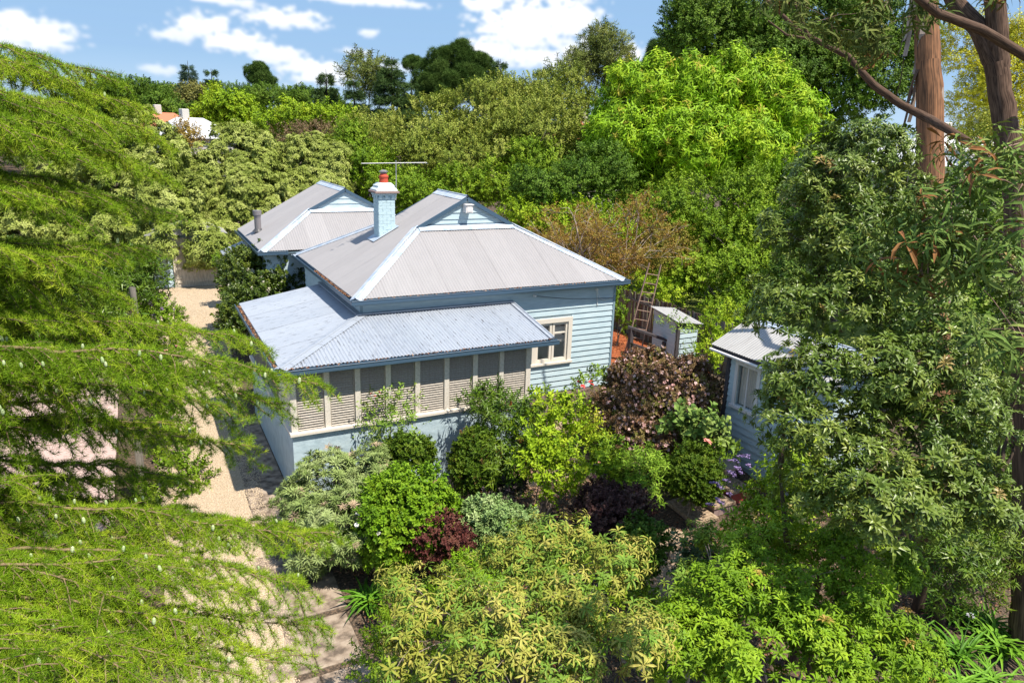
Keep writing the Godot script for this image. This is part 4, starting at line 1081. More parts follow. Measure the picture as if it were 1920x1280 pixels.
func sheet(path: Array, lift: float, called: String, material: String, step := 0.35) -> MeshInstance3D:
	# a strip laid on the ground; path holds [left point, right point] pairs as Vector2(x, z)
	var m := MB.new()
	for i in path.size() - 1:
		var l0: Vector2 = path[i][0]; var r0: Vector2 = path[i][1]; var l1: Vector2 = path[i + 1][0]; var r1: Vector2 = path[i + 1][1]
		var nv := maxi(1, int((l1 - l0).length() / step)); var nu := maxi(1, int((r0 - l0).length() / step))
		for a in nv:
			for b in nu:
				var q := []
				for k in [[0, 0], [1, 0], [1, 1], [0, 1]]:
					var v: float = float(a + k[1]) / nv; var u: float = float(b + k[0]) / nu
					var p := l0.lerp(l1, v).lerp(r0.lerp(r1, v), u)
					q.append(Vector3(p.x, ground_y(p.x, p.y) + lift, p.y))
				if (q[1] - q[0]).cross(q[2] - q[0]).y > 0: m.quad(q[0], q[1], q[2], q[3])
				else: m.quad(q[3], q[2], q[1], q[0])
	return structure(m, called, M[material])

func slab(pts: Array, thick: float, lift: float) -> MB:   # flat stone with a chamfered rim; pts: Vector2 ring
	var m := MB.new()
	var c := Vector2.ZERO
	for p in pts: c += p / pts.size()
	var y := ground_y(c.x, c.y) + lift
	var n := pts.size()
	var area := 0.0
	for i in n: area += pts[i].x * pts[(i + 1) % n].y - pts[(i + 1) % n].x * pts[i].y
	if area > 0: pts.reverse()
	var f := func(p: Vector2, k: float, h: float) -> Vector3:
		var q := c.lerp(p, k)
		return Vector3(q.x, ground_y(q.x, q.y) * 0.6 + y * 0.4 + h - lift * 0.4 + lift * 0.4, q.y)
	for i in n:
		var p: Vector2 = pts[i]; var q: Vector2 = pts[(i + 1) % n]
		var a0: Vector3 = f.call(p, 1.0, -thick); var b0: Vector3 = f.call(q, 1.0, -thick)
		var a1: Vector3 = f.call(p, 1.0, -0.012); var b1: Vector3 = f.call(q, 1.0, -0.012)
		var a2: Vector3 = f.call(p, 0.96, 0.0); var b2: Vector3 = f.call(q, 0.96, 0.0)
		m.quad(a0, b0, b1, a1); m.quad(a1, b1, b2, a2)
		m.tri(a2, b2, f.call(c, 1.0, 0.0))
	return m

func ground() -> void:
	var xs := [-400.0, -220.0, -120.0, -70.0, -45.0, -32.0, -25.0]; var zs := [-420.0, -260.0, -160.0, -100.0, -65.0, -45.0, -34.0, -26.0]
	var x := -21.0
	while x < 12: xs.append(x); x += 0.6
	xs.append_array([14.0, 18.0, 25.0, 40.0, 70.0, 120.0, 220.0, 400.0])
	var z := -21.0
	while z < 18: zs.append(z); z += 0.6
	zs.append_array([20.0, 26.0, 40.0])
	var m := MB.new()
	for i in xs.size() - 1:
		for j in zs.size() - 1:
			var q := []
			for k in [[0, 1], [1, 1], [1, 0], [0, 0]]: q.append(Vector3(xs[i + k[0]], ground_y(xs[i + k[0]], zs[j + k[1]]), zs[j + k[1]]))
			m.quad(q[0], q[1], q[2], q[3])
	structure(m, "ground", M.soil)
	sheet([[Vector2(-10.9, -17.3), Vector2(-8.3, -17.3)], [Vector2(-11.0, -11), Vector2(-8.9, -11)], [Vector2(-11.3, -5), Vector2(-9.3, -5)], [Vector2(-11.6, 1), Vector2(-9.9, 1)], [Vector2(-11.6, 3), Vector2(-9.9, 3)], [Vector2(-11.4, 9.5), Vector2(-10.0, 9.5)]], 0.012, "gravel_drive", "gravel")
	var buf := PackedFloat32Array()
	var pb := MB.new(); pb.lathe(PackedVector2Array([Vector2(0, -0.3), Vector2(0.45, -0.1), Vector2(0.4, 0.2), Vector2(0, 0.35)]), Vector3.ZERO, 5)
	for i in 36000:
		var pz := rng.randf_range(-17, 9)
		var t := (pz + 17) / 26
		var px := rng.randf_range(lerpf(-10.9, -11.6, t), lerpf(-8.4, -10.05, t))
		inst(buf, Vector3(px, ground_y(px, pz) + 0.018, pz), ball(), rng.randf_range(0.012, 0.032), Color(0.46, 0.36, 0.24).lerp(Color(0.66, 0.54, 0.4), rng.randf()))
	var gs := scatter(buf, pb.mesh(M.chip), "gravel_stones", self); gs.set_meta("label", "pale sandy gravel stones covering the drive"); gs.set_meta("category", "gravel")
	sheet([[Vector2(0.5, 0.4), Vector2(3.6, 0.4)], [Vector2(0.3, -6), Vector2(3.6, -6)]], 0.01, "mulch_bed", "red_mulch")
	sheet([[Vector2(4.2, 9), Vector2(40, 9)], [Vector2(4.2, -30), Vector2(40, -30)]], 0.006, "lawn", "lawn", 3.0)
	# concrete path slabs
	var path := structure(MB.new() if false else slab([Vector2(-9.86, -3.4), Vector2(-9.04, -3.4), Vector2(-9.04, -2.2), Vector2(-9.86, -2.2)], 0.1, 0.035), "concrete_path", M.concrete)
	var rows := [[-2.18, -1.0, -9.87, -9.04], [-0.98, 0.4, -9.88, -9.04], [0.42, 1.7, -9.88, -9.04], [1.72, 2.9, -10.0, -8.6], [2.92, 4.1, -10.1, -8.75], [4.12, 5.3, -10.25, -8.85], [5.32, 6.5, -10.3, -8.9], [6.52, 7.7, -10.35, -8.85], [7.72, 9.2, -10.4, -8.8]]
	for r in rows:
		var mid: float = (r[2] + r[3]) / 2
		if r[0] < 1.7: put(slab([Vector2(r[2], r[0]), Vector2(r[3], r[0]), Vector2(r[3], r[1]), Vector2(r[2], r[1])], 0.1, 0.035), "slab", M.concrete, path)
		else:
			put(slab([Vector2(r[2], r[0]), Vector2(mid - 0.008, r[0]), Vector2(mid - 0.008, r[1]), Vector2(r[2], r[1])], 0.1, 0.035), "slab", M.concrete, path)
			put(slab([Vector2(mid + 0.008, r[0]), Vector2(r[3], r[0]), Vector2(r[3], r[1]), Vector2(mid + 0.008, r[1])], 0.1, 0.035), "slab", M.concrete, path)
	# pavers along the veranda and on towards the front wall
	var pav := structure(slab([Vector2(-9.0, 2.0), Vector2(-8.45, 2.0), Vector2(-8.45, 2.35), Vector2(-9.0, 2.35)], 0.08, 0.04), "paved_path", M.paver_brown)
	for i in 14:
		for j in 4:
			var px := -8.44 + i * 0.43 + (j % 2) * 0.2; var pz := 2.0 + j * 0.36
			put(slab([Vector2(px, pz), Vector2(px + 0.42, pz + rng.randf_range(0, 0.015)), Vector2(px + 0.42, pz + 0.35), Vector2(px, pz + 0.35)], 0.08, 0.035 + rng.randf_range(0, 0.012)), "paver", M.paver_brown if rng.randf() < 0.7 else M.sandstone, pav)
	for i in 9:
		var px := -3.5 + i * 0.42
		put(slab([Vector2(px, 0.7), Vector2(px + 0.41, 0.7), Vector2(px + 0.41, 1.3), Vector2(px, 1.3)], 0.08, 0.035), "paver", M.sandstone, pav)
	# flagstones winding down the garden, and stone edging
	var flag := structure(slab([Vector2(-2.5, 5.6), Vector2(-2.05, 5.5), Vector2(-1.95, 6.0), Vector2(-2.45, 6.1)], 0.08, 0.05), "flagstone_path", M.sandstone)
	for c in [[-2.85, 5.9, 0.36], [-2.5, 6.45, 0.36], [-3.05, 6.6, 0.36], [-2.85, 7.1, 0.33], [-3.5, 7.0, 0.36], [-3.35, 7.55, 0.35], [-3.95, 7.4, 0.33], [-4.2, 7.9, 0.36], [-4.6, 7.55, 0.3], [-4.9, 8.2, 0.36], [-3.3, 5.0, 0.36], [-3.0, 5.3, 0.3], [-3.7, 4.55, 0.33]]:
		var ring := []
		for k in 6: ring.append(Vector2(c[0], c[1]) + Vector2(cos(k * TAU / 6), sin(k * TAU / 6)) * c[2] * rng.randf_range(0.78, 1.1))
		put(slab(ring, 0.08, 0.045 + rng.randf_range(0, 0.02)), "flagstone", M.sandstone, flag)
	for c in [[-5.15, 4.35, 0.5], [-4.55, 4.5, 0.45], [-4.0, 4.6, 0.4], [-5.9, 4.3, 0.3], [-6.3, 3.8, 0.25], [-7.2, 6.9, 0.3], [-8.5, 6.2, 0.28], [-8.45, 6.9, 0.3], [-8.4, 7.6, 0.28]]:
		put(slab([Vector2(c[0] - c[2] / 2, c[1] - 0.13), Vector2(c[0] + c[2] / 2, c[1] - 0.11), Vector2(c[0] + c[2] / 2 - 0.02, c[1] + 0.13), Vector2(c[0] - c[2] / 2, c[1] + 0.12)], 0.25, 0.14), "edging_stone", M.sandstone, flag)
	# bark chips and fallen leaves over the beds
	buf = PackedFloat32Array()
	for i in 16000:
		var px := rng.randf_range(-8.8, 3.5); var pz := rng.randf_range(2.6, 10)
		inst(buf, Vector3(px, ground_y(px, pz) + 0.01, pz), ball() * Vector3(1, 0.25, 1), rng.randf_range(0.03, 0.09), [Color(0.2, 0.07, 0.035), Color(0.3, 0.13, 0.06), Color(0.12, 0.06, 0.035), Color(0.4, 0.25, 0.14)][rng.randi() % 4])
	for i in 3500:
		var px := rng.randf_range(0.3, 3.6); var pz := rng.randf_range(-6, 0.4)
		inst(buf, Vector3(px, ground_y(px, pz) + 0.02, pz), ball() * Vector3(1, 0.25, 1), rng.randf_range(0.04, 0.1), Color(0.33, 0.07, 0.02).lerp(Color(0.5, 0.17, 0.05), rng.randf()))
	var bc := scatter(buf, L.chipmesh, "bark_mulch", self); bc.set_meta("label", "red brown bark chips and fallen leaves over the garden beds"); bc.set_meta("category", "mulch")
	# steps up to the cabin
	var st := thing("stone_steps", "low stone slab steps with a red riser leading up to the cabin", "steps", Vector3(-1.68, -1.08, 4.72))
	for s in [[0.0, 0.05, 0.0], [0.62, -0.12, 0.15], [1.2, -0.25, 0.3]]:
		for k in 2:
			var mb := MB.new(); mb.bevel_box(Vector3(s[0], s[2] + 0.06, s[1] + k * 0.52), Vector3(s[0] + 0.6, s[2] + 0.13, s[1] + 0.51 + k * 0.52), 0.012); put(mb, "tread", M.sandstone, st)
		var rb := MB.new(); rb.box(Vector3(s[0] + 0.03, s[2] - 0.4, s[1] + 0.03), Vector3(s[0] + 0.58, s[2] + 0.059, s[1] + 1.0)); put(rb, "riser", M.red_step if s[2] > 0.2 else M.bare_brick, st)
	var bo := thing("garden_bowl", "wide shallow clay bowl planted with leafy greens beside the cabin corner", "planter", Vector3(-0.03, -0.7, 4.69))
	var m2 := MB.new(); m2.lathe(PackedVector2Array([Vector2(0.18, 0.0), Vector2(0.22, 0.05), Vector2(0.36, 0.3), Vector2(0.38, 0.3), Vector2(0.385, 0.33), Vector2(0.35, 0.33), Vector2(0.33, 0.27), Vector2(0.0, 0.27)]), Vector3.ZERO, 24); put(m2, "bowl", M.bowl, bo)
	m2 = MB.new(); m2.bevel_box(Vector3(-0.22, -0.4, -0.22), Vector3(0.22, -0.001, 0.22), 0.02); put(m2, "pedestal", M.sandstone, bo)

func sky_texture() -> ImageTexture:
	var W := 2048; var H := 1024
	var im := Image.create(W, H, false, Image.FORMAT_RGB8)
	im.fill(srgb(Color(0.2, 0.22, 0.16)))
	var n := FastNoiseLite.new(); n.seed = 4; n.frequency = 0.14; n.fractal_octaves = 5; n.fractal_gain = 0.55
	var big := FastNoiseLite.new(); big.seed = 9; big.frequency = 0.035; big.fractal_octaves = 4
	for y in H / 2 + 4:
		var el := 90.0 - 180.0 * (y + 0.5) / H
		var t := clampf(el / 60.0, 0, 1)
		var base := Color(0.42, 0.61, 0.81).lerp(Color(0.12, 0.3, 0.62), pow(t, 0.45))
		if el < 5: base = base.lerp(Color(0.56, 0.71, 0.85), clampf((5 - el) / 7.0, 0, 0.8))
		for x in W:
			var az := 360.0 * (x + 0.5) / W
			if az > 180: az -= 360
			var k := 0.0
			var grey := 0.0
			if el < 15 and az > -10 and az < 64:
				var nz := n.get_noise_2d(az * 6.0, el * 11.0)
				for c in CLOUDS:
					var dx: float = (az - c[0]) / c[2]; var dy: float = (el - c[1]) / c[3]
					if absf(dx) > 1.6 or absf(dy) > 1.6: continue
					if dy < 0: dy *= 1.25
					var d := 1.0 - sqrt(dx * dx + dy * dy) + nz * 0.75
					var kk: float = clampf(d * 2.4, 0, 1) * c[4]
					if kk > k:
						k = kk; grey = clampf(-dy * 0.5 + 0.15 + nz * 0.6, 0, 1)
			else:
				var d := big.get_noise_2d(cos(deg_to_rad(az)) * 60.0 * cos(deg_to_rad(el)) + 100, sin(deg_to_rad(az)) * 60.0 * cos(deg_to_rad(el)) + el) * 1.6 + n.get_noise_2d(az * 2.0, el * 3.0) * 0.3
				k = clampf((d - 0.12) * 2.2, 0, 1) * clampf((el - 1.0) / 8.0, 0, 1)
				grey = clampf(d - 0.3, 0, 0.6)
			im.set_pixel(x, y, srgb(base.lerp(Color(0.97, 0.98, 1.0).lerp(Color(0.76, 0.82, 0.92), grey), k)))
	return ImageTexture.create_from_image(im)

func setup() -> void:
	var cam := Camera3D.new()
	var right := Vector3(cos(-0.482), 0, -sin(-0.482))
	var fwd := Vector3(-sin(-0.482) * cos(0.279), -sin(0.279), -cos(-0.482) * cos(0.279))
	var up := right.cross(fwd)
	var rl := -0.031
	var r2 := right * cos(rl) - up * sin(rl); var u2 := right * sin(rl) + up * cos(rl)
	cam.transform = Transform3D(Basis(r2, u2, -fwd), Vector3(-11.322, 6.631, 15.73))
	cam.fov = 50.86; cam.near = 0.05; cam.far = 1500
	add_child(cam); cam.current = true
	var env := Environment.new()
	env.background_mode = Environment.BG_SKY
	var sk := Sky.new(); var pm := PanoramaSkyMaterial.new(); pm.panorama = sky_texture(); pm.energy_multiplier = SKY_ENERGY
	sk.sky_material = pm; env.sky = sk
	env.tonemap_mode = Environment.TONE_MAPPER_LINEAR
	env.tonemap_exposure = EXPOSURE
	env.sdfgi_enabled = true; env.ssao_enabled = true; env.ssil_enabled = true
	var we := WorldEnvironment.new(); we.environment = env; add_child(we)
	var sun := DirectionalLight3D.new()
	sun.light_energy = SUN; sun.light_angular_distance = 0.5; sun.light_color = Color(1.0, 0.965, 0.905); sun.shadow_enabled = true
	add_child(sun)
	sun.look_at_from_position(Vector3.ZERO, -Vector3(0.25, 1.0, 0.5), Vector3.FORWARD)

func _ready() -> void:
	rng.seed = 20240
	setup()
	make_materials(); make_leaves()
	house(); antenna()
	cabin(); outhouse(); fence(); garage(); old_shed()
	ground()
	planting()

const SKY_ENERGY := 0.75
const EXPOSURE := 1.6
const SUN := 1.6
const CLOUDS := [[-4.81, 5.18, 2.78, 1.30, 1.00], [-5.85, 5.69, 1.69, 0.91, 0.90], [5.23, 6.57, 2.13, 0.93, 1.00], [7.55, 5.59, 2.86, 0.89, 1.00], [3.49, 5.78, 2.02, 0.60, 0.80], [10.00, 4.94, 2.20, 0.77, 0.90], [10.50, 7.36, 3.37, 0.75, 1.00], [12.89, 3.84, 2.66, 1.16, 0.95], [11.43, 4.31, 1.86, 0.93, 0.90], [6.71, 8.21, 2.79, 0.39, 0.90], [16.45, 8.91, 4.96, 0.41, 0.95], [16.39, 6.81, 0.99, 0.32, 0.80], [15.41, 5.48, 1.22, 0.29, 0.70], [24.71, 9.02, 1.95, 0.76, 1.00], [27.89, 7.53, 4.32, 2.46, 1.00], [30.81, 8.13, 2.92, 2.09, 1.00], [25.36, 6.00, 2.46, 1.02, 1.00], [28.55, 5.55, 3.57, 1.10, 0.90], [35.64, 5.88, 1.39, 1.01, 1.00], [17.50, 4.60, 2.34, 0.58, 0.60], [2.30, 3.54, 1.33, 0.41, 0.60], [31.91, 5.81, 1.97, 1.45, 0.90]]
var SP := {}

func head_mesh() -> Mesh:
	if not L.has("floret"): L["floret"] = bloom(5, 0.6, 0.5, 0.4).mesh(M.petal)
	return L.floret

func gum(called: String, label: String, at: Vector3, limbs: Array, material: String, peeling: bool) -> void:
	var o := thing(called, label, "tree", at)
	for i in limbs.size():
		var src: PackedVector3Array = limbs[i][0]; var rad: Array = limbs[i][1]
		var p := PackedVector3Array(); var r := PackedFloat32Array()
		if i == 0 and src[0].y > 0.3:
			p.append(Vector3(src[0].x, -0.2, src[0].z)); r.append(rad[0] * 1.25)
		for k in src.size() - 1:
			for s in 4:
				var t := s / 4.0
				p.append(src[k].lerp(src[k + 1], t) + (ball() * rad[k] * 0.06 if s > 0 else Vector3.ZERO)); r.append(lerpf(rad[k], rad[k + 1], t) * rng.randf_range(0.95, 1.05))
		p.append(src[src.size() - 1]); r.append(rad[rad.size() - 1])
		var mb := MB.new(); mb.tube(p, r, 14 if i == 0 else 8)
		put(mb, "trunk" if i == 0 else "limb", M[material], o)
		if peeling:
			for k in 46:   # loose ribbons of bark hanging from the trunk
				var q := rng.randi_range(5, p.size() - 2)
				var a := rng.randf() * TAU
				var out_ := Vector3(cos(a), 0, sin(a))
				var ln := rng.randf_range(0.5, 1.6); var w := rng.randf_range(0.02, 0.06)
				var sd := out_.cross(Vector3.UP) * w
				var b := MB.new(); var prev := p[q] + out_ * r[q]
				for s in 6:
					var nx := p[q] + out_ * (r[q] + 0.03 + 0.05 * sin(s * 1.3) * rng.randf() + 0.012 * s) + Vector3.DOWN * ln * (s + 1) / 6.0
					b.quad(prev - sd, prev + sd, nx + sd * 0.9, nx - sd * 0.9)
					prev = nx
				put(b, "bark_strip", M.bark_pale if k % 3 else M.bark_gum_dark, o)

func distant_wood() -> void:
	# the far belt of trees that closes the view, too far to tell one tree from the next
	var bufs := [PackedFloat32Array(), PackedFloat32Array()]
	var root := Node3D.new(); root.name = numbered("distant_wood"); add_child(root)
	root.set_meta("label", "far belt of mixed green trees closing the view below the skyline"); root.set_meta("category", "wood"); root.set_meta("kind", "stuff")
	for i in 420:
		var az := deg_to_rad(rng.randf_range(-14, 72)); var d := rng.randf_range(105, 190)
		var c := Vector3(-11.3 + sin(az) * d, 0, 15.7 - cos(az) * d)
		var h := rng.randf_range(4.0, 8.5) * (0.75 + d / 500.0); var r := rng.randf_range(2.0, 4.5)
		var tone := rng.randf()
		for j in 46:
			var e := ball()
			if e.y < -0.3: e.y = -e.y
			inst(bufs[j & 1], c + Vector3(e.x * r, h * (0.45 + 0.55 * e.y), e.z * r), e + Vector3.UP * 0.4 + ball() * 0.4, rng.randf_range(1.2, 2.2), Color(0.05, 0.1, 0.02).lerp(Color(0.17, 0.24, 0.06), tone * 0.6 + rng.randf() * 0.4))
	for k in 2: scatter(bufs[k], made("broad", k, "leaf"), "foliage", root)

func bare_maple(at: Vector3) -> void:
	# many pale bare branches spreading like a vase, thin bronze leaf sprays at their ends
	var o := thing("spreading_maple", "sparse bronze leaved maple with pale bare branches behind the house corner", "tree", at)
	var wood := MB.new()
	var bufs := [PackedFloat32Array(), PackedFloat32Array()]
	var sp: Dictionary = SP.maple
	var queue: Array = []
	for i in 7:
		var a := TAU * i / 7.0 + rng.randf() * 0.5
		queue.append([Vector3(0, 0.2, 0), Vector3(cos(a) * 0.55, 1.0, sin(a) * 0.55).normalized(), 0.055, 2.2, 0])
	while queue.size():
		var q: Array = queue.pop_back()
		var p: Vector3 = q[0]; var d: Vector3 = q[1]; var r: float = q[2]; var ln: float = q[3]; var lev: int = q[4]
		var path := PackedVector3Array([p])
		for s in 4:
			d = (d + ball() * 0.16 + Vector3(d.x, 0.02, d.z) * 0.08).normalized()
			p += d * ln / 4.0
			path.append(p)
			if lev >= 2:
				var k := rng.randf()
				for j in (1 if lev == 2 else 2):
					inst(bufs[j & 1], p + ball() * Vector3(0.24, 0.1, 0.24), ball() + Vector3.UP * 0.4, rng.randf_range(0.14, 0.27), tint(sp, k))
		wood.tube(path, tapered(5, r, r * 0.55), 5)
		if lev < 4:
			for b in (3 if lev < 3 else 2):
				var nd := (d + ball() * 0.75 + Vector3(0, 0.05, 0)).normalized()
				queue.append([path[2 + rng.randi_range(0, 2)], nd, maxf(0.011, r * 0.6), ln * rng.randf_range(0.55, 0.75), lev + 1])
	for k in 2: scatter(bufs[k], made("airy", k, "leaf"), "foliage", o)
	put(wood, "trunk", M.bark_pale, o)

